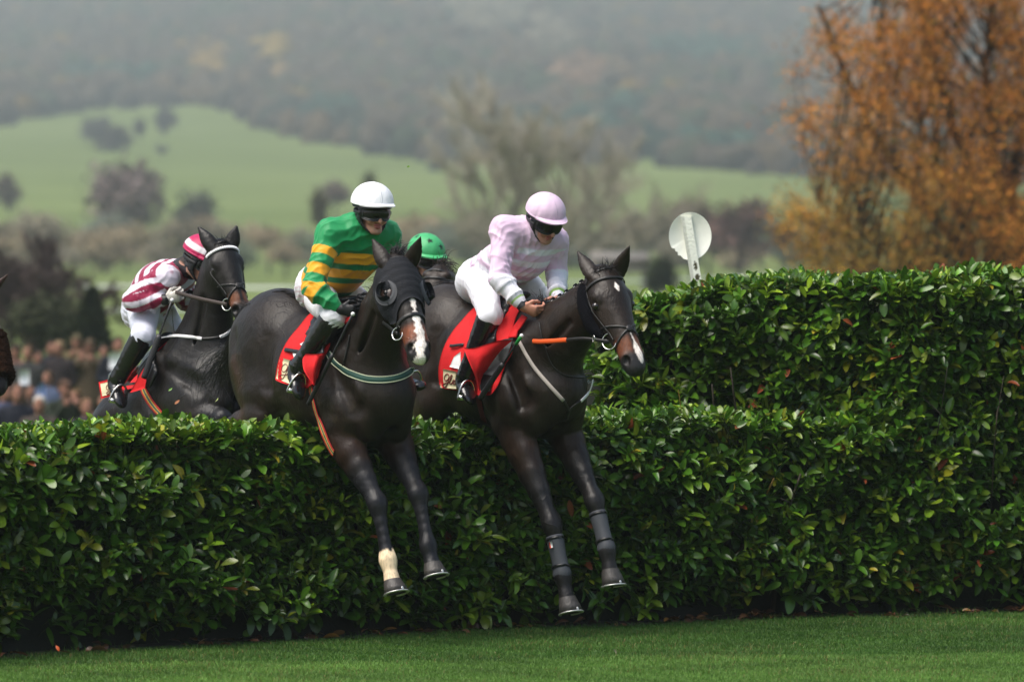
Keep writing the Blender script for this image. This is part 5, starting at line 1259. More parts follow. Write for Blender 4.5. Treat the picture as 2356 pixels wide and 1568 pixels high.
    pk = np.zeros((7, 25, 3)); pn = np.zeros_like(pk)
    for i in range(7):
        for j in range(25):
            t = -1.15 + 2.3 * j / 24; w_ = math.cos(t / 1.15 * math.pi / 2) ** .7 * .052 * hm; q = i / 6
            pk[i, j] = c0 + F_ * (math.cos(t) * (RF + w_ * q) * 1.01) + S_ * math.sin(t) * (RS + w_ * q * .5) * 1.01 + U_ * (.002 + .004 * q - .008 * q * q - .014 * abs(math.sin(t)) * q); pn[i, j] = U_
    m.sheet(pk, .006, pn, col=cc.reshape(26, 97, 3)[-2, :25].mean(0) * np.ones((7 * 25, 3)))
    tb = np.linspace(0, 2 * np.pi, 49); m.tube(c0 + np.outer(np.cos(tb) * RF * 1.0, F_) + np.outer(np.sin(tb) * RS * 1.0, S_) - U_ * .008, (.006, .006), 6, side=U_, cap=False, col=cc[-40])
    hl = m.build('helmet', capmat or M_cap, root, vcol=True)
    G, NN = dome(RF * .93, RS * .94, RU * .9, c0, 1.2, 1.86, 7, 49); m = MB(); m.sheet(G, .006, NN); m.build('helmet_shell', M_helmlin, hl)
    # harness, goggles
    Hh = []
    for s in (-1, 1):
        Hh += chain([h(.02, s * .082, .02), h(.0, s * .083, -.035), h(.035, s * .064, -.085), h(.060, s * .022, -.122)], [(.028, .007), (.030, .010), (.012, .005), (.011, .005)], F_, k=.008, tg=1, n=3)
        Hh += chain([h(-.08, s * .070, .0), h(-.03, s * .082, -.05)], [(.014, .005), (.016, .006)], F_, k=.008, tg=1, n=2)
    V, Q = polygonize(Hh, .005); add_obj('chin_harness', np_mesh('chin_harness', V, Q), M_helmlin, root)
    def band(u0, u1, a, r0, r1, off, name, mt, bul=0.0, par=root):
        G = np.zeros((7, 33, 3)); NN = np.zeros_like(G)
        for i in range(7):
            q = i / 6
            for j in range(33):
                t = -a + 2 * a * j / 32; nose = .012 * math.exp(-(t / .22) ** 2) * q; hh = math.cos(t / a * 1.35) ** .35
                um = (u0 + u1) / 2; u_ = um + (u0 + (u1 - u0) * q - um) * (hh * .75 + .25) + nose
                G[i, j] = c0 * 0 + h(off + math.cos(t) * (r0 + bul * math.sin(q * 3.14)), math.sin(t) * (r1 + bul * math.sin(q * 3.14)), u_); NN[i, j] = nv(F_ * math.cos(t) + S_ * math.sin(t))
        m = MB(); m.sheet(G, .005, NN); return m.build(name, mt, par)
    gg = band(.040, -.042, 1.30, .096, .088, .016, 'goggles', M_goggle2, .006); band(.032, -.032, 1.12, .102, .091, .016, 'goggle_lens', M_goggle, .005, gg)
    m = MB(); tb = np.linspace(1.2, 2 * np.pi - 1.2, 40); m.ribbon(np.array([h(.0 + math.cos(t) * .128, math.sin(t) * .106, .0) for t in tb]), np.array([F_ * math.cos(t) + S_ * math.sin(t) for t in tb]), .022, .003); m.build('goggle_strap', M_helmlin, gg)
    return Rr
def arm_q(g, V, tg, sidekey):
    """distance along sleeve from the shoulder"""
    sh, el, wr = g['sh' + sidekey], g['el' + sidekey], g['wr' + sidekey]; L1 = np.linalg.norm(el - sh); d1 = nv(el - sh); d2 = nv(wr - el)
    q1 = (V - sh) @ d1; q2 = (V - el) @ d2; bis = nv(d1 + d2); m = (V - el) @ bis > 0
    return np.where(m, L1 + q2, q1)
def bands(q, spans, ed=.0025):
    k = np.zeros(len(q))
    for a, b in spans: k = np.maximum(k, smooth01((q - a) / ed / 2 + .5) * smooth01((b - q) / ed / 2 + .5))
    return k[:, None]
def mix(a, b, k): return np.asarray(a) * (1 - k) + np.asarray(b) * k
# ---------------- rider in green and gold
P1 = fr1.P
g1 = dict(fr=fr1, pelvis=fr1.W(-.10, 0, .47), chest=P1(808, 585, 0), neck=P1(838, 510, 0.0), shR=P1(760, 535, -.19), shL=P1(890, 540, .17), elR=P1(720, 662, -.35), elL=P1(896, 640, .24),
    wrR=P1(783, 712, -.25), wrL=P1(868, 694, .06), head=P1(857, 487, 0.0), F=np.array([.42, -.86, -.16]), U=np.array([.05, -.1, 1]),
    handR=(np.array([.75, -.25, -.10]), np.array([.2, -.3, .9]), np.array([.3, .8, -.2])), handL=(np.array([-.7, -.4, -.10]), np.array([.1, -.3, .9]), np.array([-.3, .9, 0])),
    legR=(P1(738, 690, -.14), P1(768, 728, -.25), P1(686, 846, -.33), P1(691, 905, -.36)), legL=(fr1.W(-.05, .14, .42), fr1.W(.22, .27, .30), fr1.W(-.04, .33, .0), P1(968, 885, .33)), tk=.80, wr=.011)
GR, YE, GD = np.array([.010, .27, .085]), np.array([.90, .40, .015]), np.array([.006, .085, .04])
def silk1(g, V, tg, side):
    shM = (g['shL'] + g['shR']) / 2; ax = nv(nv(g['pelvis'] - shM) * .35 + np.array([0, 0, -.65])); q = (V - shM) @ ax; s = (V - shM) @ side
    k = bands(q - .06 * np.abs(s), [(.092, .165), (.205, .27), (.31, .39)]); c = mix(mix(GR, GD, .35), YE, k)
    for key, t in (('R', 2), ('L', 3)):
        m = tg == t; qa = arm_q(g, V, tg, key); kk = bands(qa, [(.115, .165), (.225, .29), (.355, .42)]); cc = mix(GR, YE, kk); c[m] = cc[m]
    m = (q < .06) & (tg == 1); c[m] = GR; return c * (1 + .05 * ncoord(V, 20, 4))[:, None]
def cap1(g, V, c0, F_, S_, U_):
    d = V - c0; k = np.clip(ncoord(V, 60, 6), 0, 1) * smooth01((-(d @ U_) + .03) / .05); return mix(np.array([.86, .87, .90]), np.array([.60, .57, .52]), (k * .5)[:, None]) * np.ones((len(V), 1))
def br1(g, V):
    c = np.tile(np.array([.78, .78, .83]), (len(V), 1)); q = (V - g['legR'][0]); k = bands((V @ np.array([.3, .2, 1]) * 42) % 1, [(.0, .35)], .1) * smooth01((g['pelvis'][2] + .03 - V[:, 2]) / .03)[:, None] * (((V - g['pelvis']) @ fr1.f) < .10)[:, None]
    return mix(c, (.42, .12, .22), k * .55)
R1 = rider('person', 'jockey in green and gold hooped silks and white cap, riding the hooded horse', g1, silk1, cap1, glove=(.012, .012, .014), breech=br1, group=None)
# ---------------- rider in pale pink
P2 = fr2.P
g2 = dict(fr=fr2, pelvis=P2(1112, 645, 0), chest=P2(1200, 585, 0), neck=P2(1243, 535, 0.02), shR=P2(1160, 528, -.18), shL=P2(1275, 553, .18), elR=P2(1150, 640, -.27), elL=P2(1281, 630, .24),
    wrR=P2(1204, 706, -.20), wrL=P2(1284, 690, .08), head=P2(1253, 507, 0.02), F=np.array([.45, -.70, -.44]), U=np.array([.1, -.25, 1]),
    handR=(np.array([.72, -.2, -.28]), np.array([.35, -.5, .6]), np.array([-.1, .75, -.6])), handL=(np.array([-.3, -.4, -.4]), np.array([.1, -.3, .9]), np.array([-.5, .9, 0])), curl=.85, helm=.95, tk=.84,
    legR=(P2(1108, 650, -.13), P2(1128, 725, -.27), P2(1070, 868, -.33), P2(1083, 916, -.36)), legL=(P2(1195, 645, .15), P2(1255, 700, .27), P2(1215, 790, .33), P2(1235, 850, .36)), wr=.011)
PK, WH = np.array([.74, .54, .71]), np.array([.82, .81, .88])
def silk2(g, V, tg, side):
    shM = (g['shL'] + g['shR']) / 2; ax = nv(nv(g['pelvis'] - shM) * .5 + np.array([0, 0, -.5])); q = (V - shM) @ ax
    k = bands(q, [(.03, .07), (.115, .16), (.20, .24), (.28, .32), (.36, .40)], .006); c = mix(PK, WH, k)
    for key, t in (('R', 2), ('L', 3)):
        m = tg == t; qa = arm_q(g, V, tg, key); L = np.linalg.norm(g['el' + key] - g['sh' + key]); cc = mix(PK * 1.05, WH, bands(qa, [(L - .01, 9)]))
        e = qa - (L + np.linalg.norm(g['wr' + key] - g['el' + key])); cc = mix(cc, (.25, .45, .08), bands(e, [(-.062, -.050)])); c[m] = cc[m]
    return c * (1 + .04 * ncoord(V, 20, 4))[:, None]
def cap2(g, V, c0, F_, S_, U_): return np.tile(np.array([.74, .55, .71]), (len(V), 1)) * (1 + .04 * ncoord(V, 30, 2))[:, None]
R2 = rider('person', 'jockey in pale pink silks and pink cap, bare hand on orange rein', g2, silk2, cap2, breech=(.80, .80, .86))
m = MB(); c, d = g2['wrR'], nv(g2['wrR'] - g2['elR']); m.tube([c - d * .035, c - d * .015, c + d * .005], [(.036, .036), (.035, .035), (.034, .034)], 16, side=fr2.l, sub=2, cap=False); m.build('wristband', M_helmlin, R2.root)
def whip(label, a, b, r=(.006, .011), flap=True, grip=None, wid=.03):
    m = MB(); ab = b - a; root = empty('riding_whip', a, label, 'whip'); m.tube([a, a + ab * .3, a + ab * .72], [.0085, .007, .006], 8, sub=2); m.build('shaft', M_whip, root)
    m = MB(); sd = nv(np.cross(ab, (0.2, 1, .1))); m.tube([a + ab * .45, a + ab * .5, b - ab * .01, b], [(wid * .3, .006), (wid / 2, .008), (wid / 2, .007), (wid * .4, .005)], 8, side=sd, sub=2); m.build('padded_flap', M_whip, root)
    if grip is not None: m = MB(); m.tube([a, a + ab * .04, a + ab * .14], [.011, .0115, .010], 10); m.build('grip', grip, root)
    m = MB(); m.sphere(a, .0125); m.build('knob', M_white, root)
    return root
whip('black padded whip held along the shoulder of the hooded horse', P1(812, 722, -.30), P1(711, 925, -.36), wid=.026)
whip('black padded whip with a green grip beside the grey saddle flap', P2(1200, 772, -.29), P2(1106, 914, -.38), grip=mat('green tape', (.01, .30, .05), .6), wid=.034)
# ---------------- black horse behind the hedge, maroon and white rider
fr3 = Frame(268, 925, 36.9, (-.5, 0, .36), 38, 30)
P3 = fr3.P
sp3 = dict(poll=P3(513, 562, -.04), muz=P3(566, 722, -.06), N=np.array([.36, -.82, .45]),
    earR=P3(455, 519, -.14), earL=P3(545, 517, .05), earN=np.array([0, -1, 0]),
    foreR=dict(elbow=(.46, -.165, -.26), knee=P3(512, 962, -.14), fet=P3(478, 1020, -.13), cor=P3(462, 1050, -.13), bot=P3(455, 1070, -.13)),
    foreL=dict(elbow=(.48, .165, -.24), knee=P3(560, 930, .14), fet=P3(548, 1020, .13), cor=P3(535, 1050, .13), bot=P3(530, 1070, .13)),
    hindR=HL(-1, st=(-.42, .2, -.42), ho=(-.72, .17, -.72), fe=(-.75, .16, -1.08), co=(-.78, .16, -1.2), bo=(-.8, .16, -1.27)),
    hindL=HL(1, st=(-.42, .2, -.42), ho=(-.75, .17, -.70), fe=(-.78, .16, -1.06), co=(-.81, .16, -1.18), bo=(-.83, .16, -1.25)))
H3 = build_horse('racehorse', 'near-black horse with a white beaded browband, rising behind the lower hedge', fr3, sp3,
    coat_dark((.0085, .0072, .0065), muz=(.13, .045, .018), warm=.25, tan_legs=.1), voxel=.0095)
def tack3(H):
    P = H.fr.P
    bridle(H, cross=True, brow_w=.022)
    m = MB(); p, n_ = head_ring(H, .058, .058, -1.45, 1.45, 25)
    for q, k in zip(p, n_): m.sphere(q + k * .013, (.0085, .006, .011), axis=H.A, side=H.S, nu=7, nvv=6)
    m.build('beaded_browband', M_white, H.root)
    cr, cl = bit_ring(H, -1), bit_ring(H, 1)
    hr = P(404, 672, -.18); rein(H, cr, hr, mat('brown rein', (.05, .035, .03), .5), r=(.013, .005), mid=[P(455, 686, -.17)]); rein(H, cl, P(420, 665, .05), r=(.012, .004), mid=[P(500, 690, .12)])
    m = MB(); px_strap(H, m, [(362, 784), (372, 779), (385, 776), (406, 773), (440, 775), (466, 779)], .021, th=.006); px_strap(H, m, [(505, 775), (518, 769), (530, 758), (533, 752)], .021, th=.006); m.build('breast_strap', M_white, H.root)
    m = MB(); px_strap(H, m, [(466, 779), (485, 778), (505, 775)], .018); m.build('breast_strap', M_leather, H.root); m = MB(); px_strap(H, m, [(398, 712), (400, 740), (404, 772)], .010); m.build('neck_strap', M_leather, H.root)
    cloth, G, NN = number_cloth(H, [(232, 917), (250, 912), (272, 906), (298, 900), (322, 892), (336, 868), (345, 835)], (-.12, .28))
    rows = [[P(228, 878, -.36), P(250, 872, -.34), P(275, 862, -.30)], [P(231, 898, -.37), P(253, 893, -.35), P(277, 886, -.31)], [P(234, 916, -.37), P(256, 911, -.35), P(279, 905, -.31)]]
    g = np.array([crom(r, 5) for r in rows]); g = np.transpose(np.array([crom(r, 8) for r in np.transpose(g, (1, 0, 2))]), (1, 0, 2)); n_ = np.tile(-H.fr.l, g.shape[:2] + (1,))
    m = MB(); m.sheet(g, .004, n_); m.build('lifted_corner', M_red, cloth)
    gi = g[2:-2, 1:-1] + n_[2:-2, 1:-1] * .006; m = MB(); m.sheet(gi, .002, n_[2:-2, 1:-1]); pn = m.build('name_panel', M_cream, cloth)
    m = MB(); script('Gl', gi, n_[2:-2, 1:-1], m, h=.8, x0=.30, y0=.10, r=.003); m.build('lettering', M_maroon, pn)
    m = MB(); R_ = [[P(337, 838, -.33), P(346, 828, -.32), P(354, 815, -.31)], [P(318, 870, -.35), P(334, 862, -.34), P(342, 850, -.33)], [P(300, 903, -.35), P(318, 898, -.35), P(334, 893, -.34)]]
    g = np.array([crom(r, 5) for r in R_]); g = np.transpose(np.array([crom(r, 5) for r in np.transpose(g, (1, 0, 2))]), (1, 0, 2)); m.sheet(g, .004, np.tile(-H.fr.l, g.shape[:2] + (1,))); m.build('lifted_corner', M_red, cloth)
    m = MB(); strip3(H, m, [(328, 886), (335, 903), (345, 921), (358, 938), (372, 953), (384, 968)], .052, [(2, (.42, .012, .012)), (1, (.6, .42, .05)), (2, (.03, .09, .10)), (1, (.6, .42, .05)), (2, (.42, .012, .012))]); m.build('girth', M_strap_v, H.root, vcol=True)
    saddle(H); plaits(H, 12, .1, .98, r=.0135, bands=False); forelock(H, 70, .06, seed=8)
    m = MB(); path_hairs(m, [H.fr.W(-.68, 0, .27), H.fr.W(-.82, 0, .22), H.fr.W(-.95, 0, 0), H.fr.W(-1.0, 0, -.4)], [.01, .03, .05, .07], 160, r=.003, seed=31); m.build('tail', M_hair, H.root, vcol=True)
tack3(H3)
g3 = dict(fr=fr3, pelvis=P3(335, 702, 0), chest=P3(368, 650, 0), neck=P3(425, 612, 0), shR=P3(380, 640, -.17), shL=P3(412, 640, .13), elR=P3(308, 690, -.30), elL=P3(430, 690, .27),
    wrR=P3(383, 689, -.20), wrL=P3(425, 675, .05), head=P3(462, 602, .02), F=np.array([.70, -.55, -.42]), U=np.array([.25, -.1, 1]),
    handR=(np.array([.80, -.2, .25]), np.array([-.25, -.3, .9]), np.array([.2, .8, -.1])), handL=(np.array([-.3, -.4, .1]), np.array([.1, -.3, .9]), np.array([-.5, .9, 0])),
    legR=(P3(330, 712, -.13), P3(330, 772, -.27), P3(270, 872, -.33), P3(281, 925, -.37)), legL=(P3(360, 705, .13), P3(400, 760, .27), P3(350, 850, .33), P3(360, 900, .36)),
    sleeve=[.078, .080, .074, .072, .062, .050, .036], wr=.010, tk=.86)
MA, W3 = np.array([.28, .010, .055]), np.array([.74, .68, .78])
def silk3(g, V, tg, side):
    shM = (g['shL'] + g['shR']) / 2; ax = nv(g['pelvis'] - shM); q = (V - shM) @ ax
    c = mix(W3, MA, bands((q + .4) % .115, [(.0, .062)])); 
    for key, t in (('R', 2), ('L', 3)):
        m = tg == t; d = nv(g['wr' + key] - g['sh' + key] + np.array([0, 0, .02])); up = np.cross(d, side); w_ = (V - g['el' + key]) @ nv(np.cross(nv(g['el' + key] - g['sh' + key]), side)) + .3 * ((V - g['el' + key]) @ nv(g['el' + key] - g['sh' + key]))
        qa = arm_q(g, V, tg, key); cc = mix(W3, MA, bands((w_ + .017 * np.sin(qa * 14) + .5) % .090, [(.0, .050)])); c[m] = cc[m]
    return c * (1 + .05 * ncoord(V, 20, 4))[:, None]
def cap3(g, V, c0, F_, S_, U_):
    a = (V - c0) @ U_; s = np.arctan2((V - c0) @ S_, (V - c0) @ F_)
    c = mix(np.array([.45, .012, .09]), (.82, .78, .82), bands(a, [(.018, .055)])); return mix(c, (.75, .06, .01), bands(a, [(-.05, -.012)]))
R3 = rider('person', 'jockey in maroon and white striped silks, face hidden behind the near-black horse neck', g3, silk3, cap3, glove=(.72, .68, .62), breech=(.74, .76, .88))
m = MB(); c, d = g3['wrR'], nv(g3['wrR'] - g3['elR']); m.tube([c - d * .03, c - d * .01, c + d * .012], [(.037, .037), (.036, .036), (.034, .034)], 16, side=fr3.l, sub=2, cap=False); m.build('wristband', M_helmlin, R3.root)
whip('long black padded whip beside the white breast strap of the near-black horse', P3(396, 690, -.24), P3(332, 866, -.38), wid=.040)
# ---------------- horse and rider mostly hidden behind the two leaders
fr4 = Frame(1130, 742, 39.0, (-.5, 0, .36), -25, 8)
P4 = fr4.P
sp4 = dict(poll=at(1004, 626, 37.0), muz=at(970, 805, 36.8), N=np.array([-.30, -.85, .3]),
    earR=at(1014, 622, 37.3), earL=at(1042, 640, 37.4), earN=np.array([.2, 0.3, 1.]),
    foreR=FL(fr4, -1, (960, 980), (930, 1050), (925, 1080), (922, 1100), elbow=(.46, .165, -.28)), foreL=FL(fr4, 1, (1000, 980), (980, 1050), (975, 1080), (972, 1100), elbow=(.46, .165, -.28)),
    hindR=HL(-1, ho=(-.70, .17, -.7), fe=(-.72, .16, -1.05), co=(-.75, .16, -1.18), bo=(-.77, .16, -1.25)), hindL=HL(1, ho=(-.70, .17, -.7), fe=(-.72, .16, -1.05), co=(-.75, .16, -1.18), bo=(-.77, .16, -1.25)))
H4 = build_horse('racehorse', 'dark horse with lowered head and loose mane, mostly hidden behind the hooded horse', fr4, sp4, coat_dark((.02, .013, .009), muz=None, warm=.5), voxel=.011)
bridle(H4)
m = MB(); rt = []; dr = []; g_ = np.random.default_rng(44); cc = crom(list(H4.neck), 14); pr = [p for p in H4.P if p.tg in (2, HEAD_T, 1)]
for c in cc[2:]:
    p = outward(pr, c, [nv(fr4.u)], .5)[0]
    for _ in range(26): rt.append(p + g_.normal(0, .02, 3)); dr.append(np.array([.6, -.5, .5]) + g_.normal(0, .3, 3))
hairs(m, rt, dr, .13, r=.0035, droop=2.0, seed=9, jit=.3, col=(.02, .013, .010)); m.build('mane', M_hair, H4.root, vcol=True)
hd4 = at(980, 596, 38.0)
g4 = dict(fr=fr4, pelvis=hd4 + np.array([.55, .55, -.50]), chest=hd4 + np.array([.30, .35, -.30]), neck=hd4 + np.array([.06, .10, -.13]), shR=hd4 + np.array([-.04, .14, -.30]), shL=hd4 + np.array([.26, -.02, -.30]), elR=hd4 + np.array([-.02, .12, -.52]), elL=hd4 + np.array([.30, -.1, -.52]),
    wrR=hd4 + np.array([-.02, -.1, -.60]), wrL=hd4 + np.array([.08, -.2, -.60]), head=hd4, F=np.array([.55, -.80, -.30]), U=np.array([.05, -.1, 1]),
    handR=(np.array([0, -.6, -.3]), np.array([0, 0, 1.]), np.array([1, 0, 0.])), handL=(np.array([0, -.6, -.3]), np.array([0, 0, 1.]), np.array([-1, 0, 0.])),
    legR=(hd4 + np.array([.50, .45, -.6]), hd4 + np.array([.0, .30, -.72]), hd4 + np.array([.3, .5, -1.05]), hd4 + np.array([.25, .4, -1.15])), legL=(hd4 + np.array([.6, .3, -.6]), hd4 + np.array([.45, -.1, -.72]), hd4 + np.array([.6, .1, -1.05]), hd4 + np.array([.55, .0, -1.15])), helm=.98)
G4 = np.array([.06, .40, .15])
def cap4(g, V, c0, F_, S_, U_):
    d = V - c0; d = d / np.linalg.norm(d, axis=1, keepdims=True); c = np.tile(G4, (len(V), 1))
    for i in range(8):
        a = i * .785 + .35; e = .45 + .4 * (i % 2); s = nv(F_ * math.cos(a) * math.cos(e) + S_ * math.sin(a) * math.cos(e) + U_ * math.sin(e)); t1 = nv(np.cross(U_, s)); t2 = np.cross(s, t1)
        x, y = (d @ t1), (d @ t2); r = np.hypot(x, y); th = np.arctan2(x, y) + .3 * (i % 3); st = .20 * (.42 + .58 * np.abs(((th / (2 * np.pi) * 5) % 1) * 2 - 1) ** 1.2)
        k = ((r < st) & (d @ s > 0)).astype(float)[:, None]; c = mix(c, (.008, .02, .012), k)
    return c
R4 = rider('person', 'jockey in a bright green cap with black stars, mostly hidden behind the hooded horse', g4, lambda g, V, tg, side: np.tile(G4, (len(V), 1)), cap4, glove=(.02, .02, .02))
# ---------------- horse entering at the far left
fr5 = Frame(-520, 830, 38.6, (-.5, 0, .36), 70, 8)
P5 = fr5.P
sp5 = dict(poll=at(-30, 705, 37.0), muz=at(12, 892, 36.7), N=np.array([.80, -.55, .15]), earR=at(21, 628, 37.0), earL=at(-10, 622, 37.2), earN=np.array([.8, -.6, 0]),
    foreR=FL(fr5, -1, (-150, 1040), (-180, 1120), (-180, 1150), (-180, 1170), elbow=(.46, .165, -.28)), foreL=FL(fr5, 1, (-120, 1020), (-150, 1110), (-150, 1140), (-150, 1160), elbow=(.46, .165, -.28)),
    hindR=HL(-1), hindL=HL(1))
H5 = build_horse('racehorse', 'bay horse with brown sheepskin noseband, only its nose and ear inside the frame', fr5, sp5, coat_dark((.045, .018, .009), muz=(.10, .035, .014), warm=.8), voxel=.010)
bridle(H5)
m = MB(); p, n_ = head_ring(H5, .30, .30, -1.6, 1.6, 21); g_ = np.random.default_rng(3)
K = []
for a in np.linspace(-1.5, 1.5, 15): q, k = head_ring(H5, .36, .36, a, a + .01, 2); K.append(q[0] + k[0] * .022)
P_ = [seg(K[i] - H5.A * .13, K[i] + H5.A * .16, (.03, .03), (.026, .026), H5.S, k=.01, tg=1) for i in range(len(K))]
V, Q = polygonize(P_, .009); V = V + normals(P_, V) * (.010 * ncoord(V, 90, 3) + .008 * ncoord(V, 220, 5))[:, None]; add_obj('fleece_noseband', np_mesh('fleece', V, Q), M_bfleece, H5.root)
# ================================================================ far landscape
M_farleaf = mat('far foliage', vcol=True, rough=.9, spec=.1)
M_twig = mat('twigs', vcol=True, rough=.9, spec=.1)
def ico(sub=1):
    bm_ = __import__('bmesh').new(); __import__('bmesh').ops.create_icosphere(bm_, subdivisions=sub, radius=1)
    V = np.array([v.co[:] for v in bm_.verts]); F = np.array([[v.index for v in f.verts] for f in bm_.faces]); bm_.free(); return V, F
IV, IF = ico(2)
def crown_blobs(P, Rw, Rh, col, seed, name, parent=None, matl=None):
    """many lumpy crowns in one mesh"""
    g = np.random.default_rng(seed); n = len(P); ph = g.uniform(0, 6.28, (n, 4)); k = g.normal(0, 2.6, (n, 4, 3))
    disp = 1 + .17 * np.sin(np.einsum('nkc,vc->nkv', k, IV) + ph[..., None]).sum(1)
    V = P[:, None] + IV[None] * disp[..., None] * np.stack([Rw, Rw, Rh], 1)[:, None]
    F = (np.arange(n)[:, None, None] * len(IV) + IF[None]).reshape(-1, 3)
    c = col[:, None] * (1 + .25 * (disp - 1)[..., None] * 3) * (.85 + .3 * g.random((n, len(IV), 1)))
    o = add_obj(name, np_mesh(name, V.reshape(-1, 3), F, smooth=False, col=np.clip(c.reshape(-1, 3), 0, 1)), matl or M_farleaf, parent); return o
def wood_edge(x):   # screen height of the lower edge of the hill wood
    return np.interp(x, [-200, 0, 60, 120, 200, 300, 400, 500, 560, 620, 700, 800, 900, 1000, 1150, 1300, 1500, 1830, 2600], [300, 292, 276, 262, 250, 244, 240, 246, 262, 296, 318, 338, 352, 366, 372, 376, 384, 404, 420])
def px_of(P): v = P - EYE; return 1178 + FPX * v[..., 0] / v[..., 1], 580 - FPX * v[..., 2] / v[..., 1]
def hill_wood():
    g = np.random.default_rng(77); n = 35000; d = np.sqrt(g.uniform(900 ** 2, 3900 ** 2, n)); x = g.uniform(-.155, .155, n) * d; y = d - 33; z = ground_z(x, y); P = np.stack([x, y, z], 1)
    sx, sy = px_of(P); k = (sy < wood_edge(sx) + g.normal(0, 5, n)); P, d, sx, sy = P[k], d[k], sx[k], sy[k]; n = len(P)
    h = g.uniform(3.2, 6.5, n) * np.interp(d, [900, 1800, 3900], [.55, .9, 1.5]); pal = np.array([[.055, .043, .030], [.072, .058, .040], [.045, .050, .028], [.035, .048, .025], [.085, .060, .032], [.030, .040, .030], [.13, .085, .022]])
    pr = np.array([.28, .24, .16, .12, .12, .06, .02]); idx = g.choice(7, n, p=pr); c = pal[idx] * .85
    for (cx, cy, r, cc) in ((630, 165, 38, (.17, .12, .03)), (640, 150, 25, (.16, .11, .03)), (490, 190, 40, (.15, .10, .03)), (1345, 215, 50, (.12, .075, .045)), (1280, 130, 60, (.09, .08, .055)), (1120, 60, 90, (.10, .09, .06)), (650, 215, 20, (.15, .10, .04))):
        m_ = ((sx - cx) / r) ** 2 + ((sy - cy) / (r * .7)) ** 2 < 1; c[m_] = np.array(cc) * g.uniform(.7, 1.2, (m_.sum(), 1))
    for (cx, cy, rx, ry) in ((1620, 165, 120, 30), (1420, 300, 60, 20), (250, 215, 120, 16), (760, 300, 60, 20), (1250, 330, 200, 14), (1650, 370, 200, 16)):
        m_ = ((sx - cx) / rx) ** 2 + ((sy - cy) / ry) ** 2 < 1; c[m_] = np.array([.020, .042, .030]) * g.uniform(.6, 1.3, (m_.sum(), 1))
    P[:, 2] += h * .6; o = crown_blobs(P, h * g.uniform(.8, 1.15, n), h, c, 5, 'hillside_wood'); tag(o, kind='stuff')
    return o
hill_wood()
def bare_tree(name, label, base, H, W_, col, seed, group=None, dens=1.0, trunk=(.05, .04, .032), lean=0, cat='tree', leafy=0.0, tw=.028, levels=(5, 5, 7)):
    """trunk, limbs and a haze of fine twigs"""
    g = np.random.default_rng(seed); root = empty(name, base, label, cat, group); m = MB(); tips = []
    b = np.array(base, float); top = b + [lean, 0, H * .55]; r0 = H * .018
    m.tube([b - [0, 0, .3], b + [lean * .2, 0, H * .15], b + [lean * .6, 0, H * .35], top], [r0, r0 * .8, r0 * .6, r0 * .35], 7, sub=2, col=trunk)
    for i in range(levels[0] * 3):
        q = g.uniform(.25, 1); p = b + (top - b) * q; a = g.uniform(0, 6.28); el = g.uniform(.35, 1.2)
        d = np.array([math.cos(a) * math.cos(el), math.sin(a) * math.cos(el), math.sin(el)]); L = W_ * .5 * g.uniform(.6, 1.05) * (1.15 - .35 * q) if el < .8 else H * (1 - q * .55) * g.uniform(.5, .8)
        L = min(L, H * 1.02 - q * H * .5); e = p + d * L; mid = (p + e) / 2 + [0, 0, L * .07]; m.tube([p, mid, e], [r0 * .38, r0 * .26, r0 * .1], 5, sub=2, cap=False, col=trunk)
        for j in range(levels[1]):
            s = g.uniform(.3, 1); p2 = p + (e - p) * s; d2 = nv(d + g.normal(0, .45, 3) + [0, 0, .25]); L2 = L * g.uniform(.25, .5); e2 = p2 + d2 * L2; m.tube([p2, e2], [r0 * .16, r0 * .05], 4, cap=False, col=trunk); tips.append((p2, e2, d2, L2))
    m.build('trunk', M_twig, root, vcol=True)
    n = int(len(tips) * 60 * dens); ti = g.integers(0, len(tips), n); A = np.array([t[0] for t in tips])[ti]; B = np.array([t[1] for t in tips])[ti]; D = np.array([t[2] for t in tips])[ti]; LL = np.array([t[3] for t in tips])[ti]
    s = g.uniform(.1, 1, n)[:, None]; p = A + (B - A) * s + g.normal(0, .06, (n, 3)) * LL[:, None]; d = D + g.normal(0, .6, (n, 3)) + [0, 0, .3]; d /= np.linalg.norm(d, axis=1, keepdims=True); l_ = LL * g.uniform(.12, .45, n); w_ = tw * H / 8 * g.uniform(.5, 1.4, n)
    sd = np.cross(d, g.normal(0, 1, (n, 3))); sd /= np.linalg.norm(sd, axis=1, keepdims=True)
    V = np.stack([p - sd * w_[:, None], p + sd * w_[:, None], p + d * l_[:, None] + sd * w_[:, None] * .4, p + d * l_[:, None] - sd * w_[:, None] * .4], 1)
    c = np.array(col) * g.uniform(.6, 1.45, (n, 1)); o = add_obj('crown', np_mesh('crown', V.reshape(-1, 3), np.arange(n * 4).reshape(n, 4), smooth=False, col=np.repeat(np.clip(c, 0, 1), 4, 0)), M_twig, root); return root
